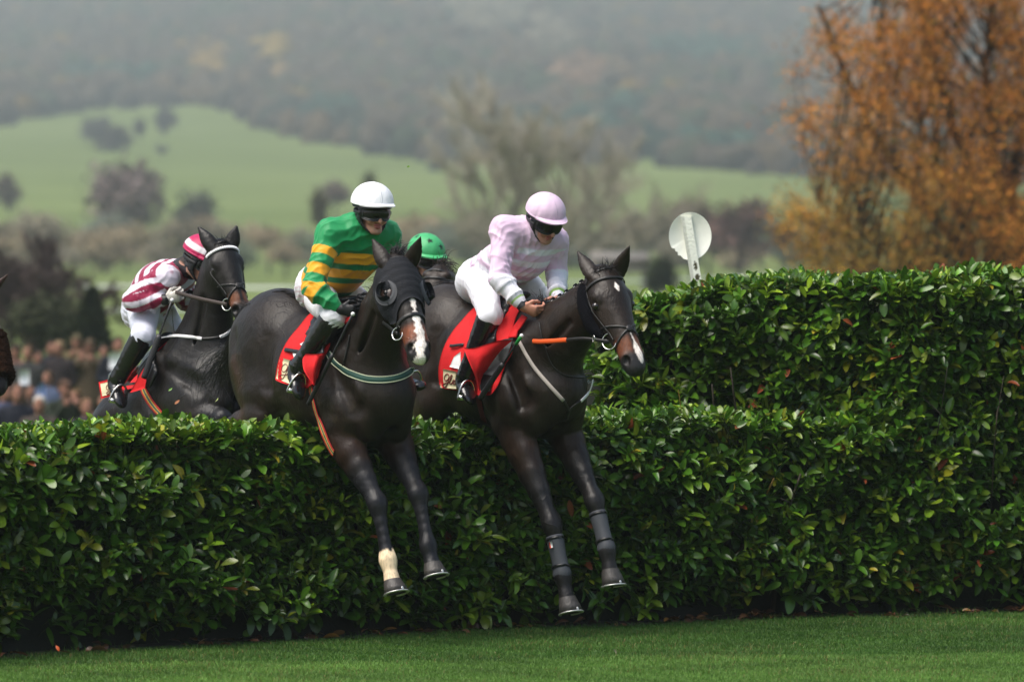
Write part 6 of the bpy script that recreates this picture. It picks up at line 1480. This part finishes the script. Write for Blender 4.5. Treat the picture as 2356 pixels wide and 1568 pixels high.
def bush(name, label, px, py, w, h, d, col, seed, group=None, cat='tree', n=26, ground=False):
    """px,py: middle of the crown; w,h in frame pixels; leafy crown made of many clumps and leaf faces"""
    g = np.random.default_rng(seed); k = d / FPX; c = at(px, py, d); gz = float(ground_z(c[0], c[1])); root = empty(name, (c[0], c[1], gz), label, cat, group)
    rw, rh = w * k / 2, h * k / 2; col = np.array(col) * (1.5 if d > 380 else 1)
    m = MB(); m.tube([(c[0], c[1], gz - .2), (c[0] + rw * .05, c[1], (gz + c[2]) / 2), (c[0], c[1], c[2] + rh * .3)], [rw * .07, rw * .055, rw * .03], 7, sub=2, col=(.04, .032, .026))
    for i in range(6): a = i * 1.05; m.tube([(c[0], c[1], c[2] - rh * .6), (c[0] + math.cos(a) * rw * .6, c[1] + math.sin(a) * rw * .6, c[2] + g.uniform(-.3, .4) * rh)], [rw * .04, rw * .015], 5, col=(.04, .032, .026))
    m.build('trunk', M_twig, root, vcol=True)
    N = n * 60; cl = g.normal(0, 1, (n, 3)); cl /= np.linalg.norm(cl, axis=1, keepdims=True); cl = cl * g.uniform(.35, .82, (n, 1)); i = g.integers(0, n, N)
    p = cl[i] + g.normal(0, .21, (N, 3)); P = c + p * [rw, rw, rh]; sz = (rw + rh) * .5 * .085 * g.uniform(.6, 1.5, N); a = g.normal(0, 1, (N, 3)); a /= np.linalg.norm(a, axis=1, keepdims=True); b = np.cross(a, g.normal(0, 1, (N, 3))); b /= np.linalg.norm(b, axis=1, keepdims=True)
    V = np.stack([P - a * sz[:, None], P - b * sz[:, None] * .6, P + a * sz[:, None], P + b * sz[:, None] * .6], 1); cc = col * (np.repeat(g.uniform(.7, 1.3, (n, 1)), 1, 1)[i]) * g.uniform(.7, 1.3, (N, 1))
    add_obj('crown', np_mesh('crown', V.reshape(-1, 3), np.arange(N * 4).reshape(N, 4), smooth=False, col=np.repeat(np.clip(cc, 0, 1), 4, 0)), M_farleaf, root); return root
# single trees out on the hill pasture
PUR, DK, GRN, BRN = (.13, .10, .095), (.09, .092, .082), (.028, .048, .018), (.085, .060, .036)
for i, (px, py, w_, h_, d, c_, lab) in enumerate((
    (222, 296, 80, 60, 1350, DK, 'dark rounded tree, largest of the clump in the middle of the hill pasture'), (262, 322, 90, 70, 1330, (.05, .045, .04), 'dark spreading tree at the foot of the clump on the hill pasture'),
    (322, 292, 36, 46, 1400, (.06, .06, .045), 'small tree just beside the large dark clump on the hill pasture'), (380, 274, 56, 60, 1500, (.055, .052, .05), 'tree touching the hill wood above the green pasture'),
    (370, 343, 36, 20, 1250, DK, 'low dark bush alone on the open hill pasture'), (1003, 392, 44, 40, 1150, (.05, .055, .06), 'small round dark tree between the white cap and the bare tree'),
    (20, 440, 70, 80, 760, (.09, .07, .055), 'pale brown tree at the left edge of the pasture'), (770, 442, 80, 60, 700, (.095, .07, .06), 'pinkish bare tree beside the white cap, half way down the pasture'),
    (848, 440, 40, 100, 420, (.05, .055, .03), 'thin dark green tree rising behind the white cap'), (735, 480, 50, 90, 420, (.065, .06, .035), 'loose brown-green tree between the near-black horse and the white cap'),
    (1700, 528, 190, 150, 420, (.085, .050, .042), 'round purple-brown tree next to the white disc'), (1590, 500, 130, 110, 430, (.085, .068, .045), 'brown tree partly behind the white disc'),
    (1518, 632, 84, 100, 210, (.016, .022, .009), 'small dark evergreen bush above the start of the taller hedge'), (1795, 540, 60, 60, 330, (.13, .060, .020), 'small orange bush at the foot of the big autumn tree'))):
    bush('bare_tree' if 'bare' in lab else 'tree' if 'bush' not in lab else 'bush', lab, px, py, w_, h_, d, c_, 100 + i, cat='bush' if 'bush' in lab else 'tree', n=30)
bush('bare_tree', 'purple bare tree standing in the pasture above the striped jockey', 292, 452, 190, 160, 600, PUR, 140, n=46)
bush('tree', 'blue-grey tree behind the ears of the near-black horse', 455, 500, 110, 120, 560, (.055, .058, .048), 141, n=36)
# hedgerow trees along the far side of the racecourse
g_ = np.random.default_rng(12)
for i in range(62):
    px = -60 + i * 32 + g_.uniform(-14, 14)
    if 1830 < px < 2300: pass
    d = g_.uniform(430, 560); c_ = [(.16, .14, .10), (.19, .165, .12), (.11, .13, .085), (.22, .175, .115), (.13, .145, .115)][g_.integers(0, 5)]
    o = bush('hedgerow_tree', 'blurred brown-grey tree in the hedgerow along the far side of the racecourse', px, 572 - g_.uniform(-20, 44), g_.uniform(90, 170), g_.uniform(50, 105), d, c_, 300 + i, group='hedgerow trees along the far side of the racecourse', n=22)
# grey wispy trees in the middle, dark thicket at the left, conifer
for i, (px, Hh, Ww, d, lab, c_) in enumerate(((1190, 13.5, 8.5, 330, 'tall wispy grey bare tree behind the pink cap', (.38, .34, .27)), (1120, 12.0, 7.5, 345, 'wispy grey bare tree between the white cap and the pink cap', (.38, .35, .28)), (1290, 12.5, 8, 340, 'wispy grey bare tree between the pink cap and the white disc', (.36, .32, .25)),
    (1380, 10.0, 7.0, 360, 'shorter grey bare tree behind the ears of the star-faced horse', (.34, .30, .24)), (1480, 8.5, 6, 380, 'low grey bare tree just beside the white disc', (.32, .28, .22)))):
    b = at(px, 640, d); b[2] = ground_z(b[0], b[1]); bare_tree('bare_tree', lab, b, Hh, Ww, c_, 500 + i, dens=1.25, trunk=(.20, .175, .14), tw=.015)
for i, (px, Hh, Ww, d, lab) in enumerate(((30, 3.5, 4.0, 128, 'dark purple-brown bare thicket tree above the spectators at the left edge'), (95, 4.0, 4.2, 131, 'tallest dark bare thicket tree above the spectators'), (150, 3.4, 3.4, 126, 'dark bare thicket tree next to the conifer'), (-30, 3.8, 4, 130, 'dark bare tree cut by the left edge of the frame'))):
    b = at(px, 700, d); b[2] = ground_z(b[0], b[1]); bare_tree('bare_tree', lab, b, Hh, Ww, (.080, .058, .054), 520 + i, dens=1.6, trunk=(.045, .034, .03), tw=.030)
bush('bush', 'dark green bush at the foot of the bare thicket, behind the spectators', 105, 735, 190, 120, 122, (.045, .050, .026), 151, cat='bush', n=50)
def conifer(label, px, top, bot, w, d, seed):
    g = np.random.default_rng(seed); k = d / FPX; b = at(px, bot, d); t = at(px, top, d); root = empty('conifer', (b[0], b[1], float(ground_z(b[0], b[1]))), label, 'tree'); m = MB(); m.tube([b - [0, 0, 1.2], t], [.10, .02], 7, col=(.03, .02, .015)); m.build('trunk', M_twig, root, vcol=True)
    N = 7000; q = g.random(N) ** .7; th = g.uniform(0, 6.28, N); r = w * k / 2 * (q * .95 + .05) * g.uniform(.3, 1.05, N) * (1 + .15 * np.sin(q * 40)); P = t + (b - t) * q[:, None] + np.stack([np.cos(th) * r, np.sin(th) * r, -r * .25], 1)
    dd = np.stack([np.cos(th), np.sin(th), np.full(N, -.4)], 1) + g.normal(0, .25, (N, 3)); dd /= np.linalg.norm(dd, axis=1, keepdims=True); sd = np.cross(dd, g.normal(0, 1, (N, 3))); sd /= np.linalg.norm(sd, axis=1, keepdims=True); s = g.uniform(.05, .12, N)[:, None]
    V = np.stack([P - sd * s * .35, P + sd * s * .35, P + dd * s * 1.6], 1); c = np.array([.018, .026, .010]) * g.uniform(.5, 1.6, (N, 1)); add_obj('crown', np_mesh('crown', V.reshape(-1, 3), np.arange(N * 3).reshape(N, 3), smooth=False, col=np.repeat(c, 3, 0)), M_farleaf, root)
conifer('dark green conifer behind the spectators, beside the striped jockey', 212, 655, 800, 90, 118, 8)
# running rails
M_rail = mat('white plastic rail', (.72, .74, .72), .5)
def rails(label, pts, hgt, r, step, name='running_rail'):
    P = np.array([[p[0], p[1], float(ground_z(p[0], p[1]))] for p in pts]); root = empty(name, P[0], label, 'rail'); K = crom(P, 10); m = MB(); m.tube(K + [0, 0, hgt], [(r, r)] * len(K), 8, side=(0, 0, 1)); m.build('rail', M_rail, root)
    L = np.concatenate([[0], np.cumsum(np.linalg.norm(np.diff(K, axis=0), axis=1))]); s = np.arange(0, L[-1], step); X = np.stack([np.interp(s, L, K[:, i]) for i in range(3)], 1); first = None
    m = MB(); m.tube([P[0] + q for q in ((0, 0, -.1), (0, 0, hgt * .6), (0, .12, hgt))], .035, 6, sub=2); first = m.build('post', M_rail, root); l0 = np.array(first.location)
    for i, x in enumerate(X):
        c = first
        if i: c = first.copy(); C.objects.link(c); c.parent = root
        c.location = [float(v) for v in l0 + x - P[0]]
    return root
def wp(px, d): q = at(px, 600, d); return (q[0], q[1])
rails('white running rail crossing the far turf behind the horses', [wp(-100, 300), wp(300, 292), wp(700, 285), wp(1100, 300), wp(1500, 330), wp(1900, 360)], 1.15, .07, 9)
rails('nearer white running rail behind the striped jockey', [wp(-100, 205), wp(250, 200), wp(700, 210), wp(1100, 225)], 1.1, .06, 7)
rails('white running rail curving away beside the white disc', [wp(1500, 240), wp(1640, 262), wp(1760, 300), wp(1900, 330), wp(2300, 420)], 1.2, .07, 8)
# farm building strip and a white post far off
def far_building(label, px, py, w, h, d, col):
    k = d / FPX; c = at(px, py, d); root = empty('farm_building', (c[0], c[1], float(ground_z(c[0], c[1]))), label, 'building'); x, z = w * k / 2, h * k / 2
    m = MB(); B = lambda x0, x1, y0, y1, z0, z1, colr: m.add([(x0, y0, z0), (x1, y0, z0), (x1, y1, z0), (x0, y1, z0), (x0, y0, z1), (x1, y0, z1), (x1, y1, z1), (x0, y1, z1)], [(0, 1, 5, 4), (1, 2, 6, 5), (2, 3, 7, 6), (3, 0, 4, 7), (4, 5, 6, 7)], None, colr)
    B(c[0] - x, c[0] + x, c[1], c[1] + 8, c[2] - z, c[2] + z * .4, col); m.build('wall', M_twig, root, smooth=False, vcol=True)
    m = MB(); m.add([(c[0] - x * 1.04, c[1] - .4, c[2] + z * .42), (c[0] + x * 1.04, c[1] - .4, c[2] + z * .42), (c[0] + x * 1.04, c[1] + 8.4, c[2] + z * .42), (c[0] - x * 1.04, c[1] + 8.4, c[2] + z * .42), (c[0] - x * 1.04, c[1] + 4, c[2] + z * 1.2), (c[0] + x * 1.04, c[1] + 4, c[2] + z * 1.2)], [(0, 1, 5, 4), (2, 3, 4, 5)], [(1, 2, 5), (3, 0, 4)], (.20, .18, .16)); m.build('roof', M_twig, root, smooth=False, vcol=True)
far_building('low pale farm building among the hedgerow trees, left of the near-black horse', 258, 503, 40, 30, 640, (.35, .33, .29))
far_building('long low grey-pink building behind the forehead of the star-faced horse', 1428, 605, 130, 44, 300, (.26, .22, .19))
# ---------------- the big autumn tree
def autumn_tree():
    g = np.random.default_rng(90); d = 92.0; b = at(2290, 640, d); b[2] = float(ground_z(b[0], b[1])); root = empty('autumn_tree', b, 'large tree with burnt-orange leaves and dark upright branches behind the taller hedge', 'tree')
    m = MB(); bark = (.040, .028, .020); K = d / FPX; nodes = []
    def limb(pxs, dd, r):
        P = [at(x, y, d + dd * (1 - i * .15)) for i, (x, y) in enumerate(pxs)]; P[0] = b + (P[0] - b) * [1, 1, 0]; Q = crom(P, 6); Q = Q + g.normal(0, .02, Q.shape); m.tube(Q, np.linspace(r, r * .25, len(Q)), 7, cap=False, col=bark); nodes.extend(Q[4:])
    for pxs, dd, r in (([(2300, 900), (2290, 600), (2235, 420), (2180, 240), (2120, 40), (2090, -160)], .3, .15), ([(2300, 900), (2300, 560), (2290, 380), (2270, 180), (2290, -40), (2300, -220)], -.6, .14), ([(2280, 900), (2240, 640), (2150, 500), (2060, 380), (1975, 240), (1920, 110), (1880, 10)], 1.2, .11),
        ([(2320, 900), (2350, 620), (2330, 450), (2360, 250), (2400, 60), (2420, -200)], .9, .13), ([(2270, 900), (2190, 700), (2080, 610), (1980, 540), (1890, 470)], -1.4, .055), ([(2330, 900), (2400, 640), (2480, 420), (2560, 200), (2600, 0)], -.5, .09), ([(2290, 900), (2230, 560), (2160, 380), (2110, 260), (2030, 120), (2000, -60)], 1.8, .06), ([(2270, 900), (2130, 690), (1990, 640), (1880, 610)], .4, .045)):
        limb(pxs, dd, r)
    nodes = np.array(nodes); tw = []
    for i in range(2100):
        py = g.uniform(-230, 650); xl = 1850 + 26 * math.sin(py * .021) + 22 * math.sin(py * .057 + 1) + (60 if py < 60 else 0) * (1 - py / 60) - (18 if 480 < py < 600 else 0)
        px = xl + (2620 - xl) * g.random() ** .9; dd = g.normal(0, 1.9)
        if math.sin(px * .021 + py * .013) + math.sin(px * .011 - py * .027 + 2) + math.sin(px * .045 + py * .04) * .6 < -.80 and py < 520: continue
        c = at(px, py, d + dd); j = np.argmin(((nodes - c) * [1, 1, .7]) @ np.ones(3) * 0 + np.linalg.norm((nodes - c + [0, 0, .8]) * [1, 1, .7], axis=1)); n0 = nodes[j]
        dr = nv(nv(c - n0) * .8 + np.array([-.30, 0, .50]) + g.normal(0, .55, 3)); L = g.uniform(.45, 1.15); p0, p1 = c - dr * L * .5, c + dr * L * .5; tw.append((p0, p1, dr, L, px, py))
        if np.linalg.norm(p0 - n0) < 2.6: m.tube([n0, (n0 + p0) / 2 - [0, 0, .08], p0, p1], [.018, .013, .009, .003], 4, sub=2, cap=False, col=np.array(bark) * g.uniform(.8, 1.5))
        else: m.tube([p0 - dr * L * .6, p0, p1], [.010, .008, .003], 4, cap=False, col=bark)
        for k in range(3): q = p0 + (p1 - p0) * g.uniform(.1, .8); e = q + nv(dr + g.normal(0, .5, 3)) * L * g.uniform(.3, .6); m.tube([q, e], [.005, .002], 3, cap=False, col=bark); tw.append((q, e, dr, L * .5, px, py))
    m.build('trunk', M_twig, root, vcol=True)
    A = np.array([t[0] for t in tw]); B = np.array([t[1] for t in tw]); PX = np.array([t[4] for t in tw]); PY = np.array([t[5] for t in tw]); N = 100000; ti = g.integers(0, len(tw), N)
    P = A[ti] + (B[ti] - A[ti]) * g.uniform(0, 1.1, N)[:, None] + g.normal(0, .11, (N, 3)); clump = g.uniform(.75, 1.25, len(tw))[ti]
    low = np.clip((PY[ti] - 250) / 330, 0, 1) * np.clip((2330 - PX[ti]) / 260, 0, 1); mv = np.clip(g.normal(.22, .18, N) + .6 * low, 0, 1)[:, None]
    c = np.array([.86, .29, .045]) * (1 - mv) + np.array([.46, .30, .05]) * mv; c = c * clump[:, None] * g.uniform(.55, 1.35, (N, 1)); r = g.random(N); c[r < .10] = np.array([.17, .17, .03]); c[(r > .10) & (r < .20)] = np.array([.26, .10, .03])
    sz = g.uniform(.018, .036, N)[:, None]; a = g.normal(0, 1, (N, 3)); a /= np.linalg.norm(a, axis=1, keepdims=True); e = np.cross(a, g.normal(0, 1, (N, 3))); e /= np.linalg.norm(e, axis=1, keepdims=True)
    V = np.stack([P - a * sz, P - e * sz * .55, P + a * sz, P + e * sz * .55], 1); add_obj('crown', np_mesh('crown', V.reshape(-1, 3), np.arange(N * 4).reshape(N, 4), smooth=False, col=np.repeat(np.clip(c, 0, 1), 4, 0)), mat('autumn leaf', vcol=True, rough=.7, spec=.2, trans=.3), root)
autumn_tree()
# ---------------- haze between here and the hill
def haze():
    m = MB(); y0, y1, z0, z1 = -34.5, 5300, -3, 420; w0, w1 = 80, 3200
    V = [(-w1, y0, z0), (w1, y0, z0), (w1, y1, z0), (-w1, y1, z0), (-w1, y0, z1), (w1, y0, z1), (w1, y1, z1), (-w1, y1, z1)]
    m.add(V, [(3, 2, 1, 0), (4, 5, 6, 7), (0, 1, 5, 4), (1, 2, 6, 5), (2, 3, 7, 6), (3, 0, 4, 7)])
    mt = bpy.data.materials.new('haze'); mt.use_nodes = True; N = mt.node_tree.nodes; N.clear(); pv = N.new('ShaderNodeVolumePrincipled'); o = N.new('ShaderNodeOutputMaterial')
    pv.inputs['Color'].default_value = (.88, 1.0, .98, 1); pv.inputs['Density'].default_value = HAZE; pv.inputs['Anisotropy'].default_value = .2
    mt.node_tree.links.new(pv.outputs[0], o.inputs['Volume']); ob = m.build('haze', mt, smooth=False); tag(ob, kind='stuff')
HAZE = .00033
haze()

# ================================================================ spectators on the lower ground behind the hedge
def objcol(name, rough=.8, var=.15):
    m, N, L, P = new_mat(name); P.inputs['Roughness'].default_value = rough; P.inputs['Specular IOR Level'].default_value = .2
    o = N.new('ShaderNodeObjectInfo'); L.new(o.outputs['Color'], P.inputs['Base Color']); return m
M_obj = objcol('cloth in the colour of its wearer')
def spectator(pose, seed):
    """1.75 m person facing -Y, feet at the origin; returns the parts"""
    g = np.random.default_rng(seed); S = np.array([1., 0, 0]); v = lambda x, y, z: np.array([x, y, z], float); B, Cc, T, Hh, K = [], [], [], [], []
    B += [ball(v(0, -.01, 1.64), (.075, .095, .115), side=S, k=.02), ball(v(0, -.045, 1.58), (.05, .05, .06), side=S, k=.02), seg(v(0, -.098, 1.62), v(0, -.118, 1.59), .012, .016, S, k=.01), seg(v(0, .0, 1.55), v(0, .01, 1.42), .055, .06, S, k=.02), seg(v(0, 0, 1.42), v(0, 0, 1.0), (.14, .09), (.12, .09), S, k=.03)]
    for s in (-1, 1):
        B.append(ball(v(s * .078, 0, 1.62), (.012, .018, .03), side=S, k=.01)); sh = v(s * .19, .01, 1.40)
        if pose == 0: el, wr = v(s * .25, .05, 1.12), v(s * .16, -.05, .97)
        elif pose == 1: el, wr = v(s * .27, -.06, 1.16), v(s * .10, -.24, 1.40)
        else: el, wr = v(s * .26, .04, 1.13), v(s * .10, -.17, 1.05)
        hd = wr + nv(wr - el) * .06; B += [seg(v(0, 0, 1.38), sh, .05, .045, S, k=.03)] + chain([sh, el, wr], [.045, .038, .026], S, n=1) + hand(wr, nv(wr - el), v(-s * .2, -.5, .8), v(-s, -.2, 0), tg=2)
        Cc += chain([sh, sh + (el - sh) * .5, el, wr - nv(wr - el) * .02], [.078, .072, .064, .052], S, k=.03, n=2); hp = v(s * .095, 0, .92)
        T += chain([hp, v(s * .10, -.015, .50), v(s * .10, .01, .10)], [(.10, .11), (.072, .078), (.060, .065)], S, k=.03, n=2); B += chain([hp, v(s * .10, -.015, .50), v(s * .10, .01, .08)], [.08, .055, .04], S, n=1)
        K += chain([v(s * .10, .03, .05), v(s * .11, -.08, .045), v(s * .115, -.17, .035)], [(.045, .05), (.048, .04), (.04, .025)], S, k=.02, n=2)
    Cc += chain([v(0, 0, 1.45), v(0, 0, 1.36), v(0, 0, 1.15), v(0, 0, .95), v(0, 0, .74)], [(.09, .07), (.19, .12), (.20, .14), (.20, .145), (.22, .16)], S, k=.04, n=2); Cc.append(seg(v(-.06, -.06, 1.47), v(.06, -.06, 1.47), .035, .035, S, k=.02))
    B += [ball(v(.03, -.083, 1.645), .010, k=.001, side=S), ball(v(-.03, -.083, 1.645), .010, k=.001, side=S), seg(v(-.02, -.096, 1.572), v(.02, -.096, 1.572), .007, .007, v(0, 0, 1), k=.003)]
    Hh += [ball(v(0, .02, 1.685), (.088, .105, .085), side=S, k=.02), seg(v(-.06, .05, 1.62), v(.06, .05, 1.62), .04, .04, S, k=.03)]
    if pose == 1: Hh += [seg(v(0, -.08, 1.70), v(0, -.15, 1.685), (.07, .012), (.05, .008), S, k=.01)]
    return [(nm, np_mesh(nm, *polygonize(pr, h))) for nm, pr, h in (('body', B, .013), ('coat', Cc, .022), ('trousers', T, .024), ('hair', Hh, .014), ('shoes', K, .016))]
SPT = [spectator(p, 5 + p) for p in range(3)]
for t in SPT:
    for _, me in t: me.materials.append(M_obj)
def person_at(px, py, d, pose, coat, hair, legs, face, yaw, label, skin=(.27, .135, .095)):
    c = at(px, py, d); gz = float(ground_z(c[0], c[1])); sc = (c[2] - gz) / 1.64; root = empty('person', (c[0], c[1], gz), label, 'person', 'spectators watching from the lower ground'); root.rotation_euler = (0, 0, R(yaw)); sx = min(max(sc, .9), 1.08); root.scale = (sx, sx, sc)
    for nm, me in SPT[pose]:
        o = bpy.data.objects.new(nm, me); C.objects.link(o); o.parent = root; o.color = (*(dict(body=skin, coat=tuple(v * .8 for v in coat), trousers=legs, hair=tuple(v * .7 for v in hair), shoes=(.02, .016, .014))[nm]), 1)
NV, KH, BR2, DG, GY = (.012, .014, .024), (.13, .105, .045), (.065, .042, .025), (.020, .028, .016), (.045, .045, .045)
for q in ((37, 808, 93, 1, NV, (.03, .02, .012), NV, 0, 10, 'spectator in a navy jacket with raised hands, upper row nearest the left edge'), (65, 812, 91, 0, GY, (.10, .06, .03), NV, 0, -15, 'spectator in a grey coat with brown hair in the upper row'),
    (86, 822, 94, 2, BR2, (.03, .02, .015), NV, 0, 30, 'spectator in a brown jacket half hidden in the upper row'), (136, 801, 93, 0, (.028, .022, .024), (.28, .2, .11), NV, 0, -25, 'fair-haired spectator in a long dark coat in the upper row'),
    (177, 785, 95, 1, KH, (.10, .085, .04), (.02, .02, .02), 0, 5, 'tallest spectator in khaki jacket and flat cap, in front of the conifer'), (207, 796, 94, 1, (.10, .075, .045), (.09, .065, .035), NV, 0, -10, 'spectator in tan jacket and cap beside the tallest khaki one'),
    (272, 793, 92, 2, NV, (.03, .02, .015), NV, 0, 15, 'spectator in navy holding a white paper, beside the striped jockey'), (14, 862, 84, 0, BR2, (.05, .03, .02), NV, 0, 0, 'spectator in brown at the left edge, middle row'), (12, 902, 78, 2, (.07, .08, .14), (.05, .03, .02), NV, 0, 20, 'spectator in a slate-blue top at the left edge, front row'),
    (41, 905, 77, 0, NV, (.16, .09, .06), NV, 0, 5, 'bald spectator in a navy jacket in the front row'), (91, 930, 76, 2, (.07, .055, .045), (.62, .58, .52), BR2, 0, -5, 'white-haired spectator in a brown-grey coat in the front row'), (69, 900, 85, 0, (.05, .035, .03), (.04, .025, .02), NV, 0, 20, 'spectator in dark maroon between the bald and the white-haired one'),
    (110, 870, 86, 2, (.10, .13, .22), (.12, .07, .04), NV, 0, -20, 'spectator with a pale blue top in the middle row'), (150, 893, 79, 1, DG, (.09, .05, .03), DG, 0, 25, 'spectator in a dark green waxed coat in the front row'), (174, 912, 83, 0, (.09, .055, .05), (.16, .09, .04), (.09, .05, .08), 0, -20, 'spectator with ginger hair beside the dark green coat'),
    (200, 936, 76, 2, (.05, .04, .05), (.20, .11, .06), NV, 0, 10, 'spectator low down in front of the rump of the near-black horse'), (238, 924, 80, 0, (.12, .07, .06), (.09, .05, .03), NV, 0, -10, 'spectator in dusty pink partly behind the near-black horse'), (118, 800, 99, 0, NV, (.05, .03, .02), NV, 0, 10, 'spectator in navy standing furthest back, left of the fair-haired one'),
    (238, 808, 98, 0, DG, (.04, .03, .02), NV, 0, 20, 'spectator in dark green between the tan jacket and the white paper')):
    person_at(*q)
M_paper = mat('white paper', (.75, .77, .80), .7)
def paper(px, py, d, w, h, label, col=None):
    c = at(px, py, d); m = MB(); G = np.array([[c + [x * w, .03 * math.sin(x * 5), y * h + .02 * x] for x in np.linspace(-.5, .5, 7)] for y in (-.5, 0, .5)]); m.sheet(G, .004, np.tile([0., -1, 0], (3, 7, 1))); o = m.build('racecard', M_paper if col is None else mat('coloured paper', col, .7)); tag(o, label, 'racecard')
paper(266, 828, 91.3, .20, .26, 'white racecard held up by the navy spectator beside the striped jockey'); paper(56, 868, 83, .14, .22, 'white racecard between the spectators at the left'); paper(97, 900, 80, .09, .24, 'pale blue folded paper beside the white-haired spectator', (.25, .35, .62))
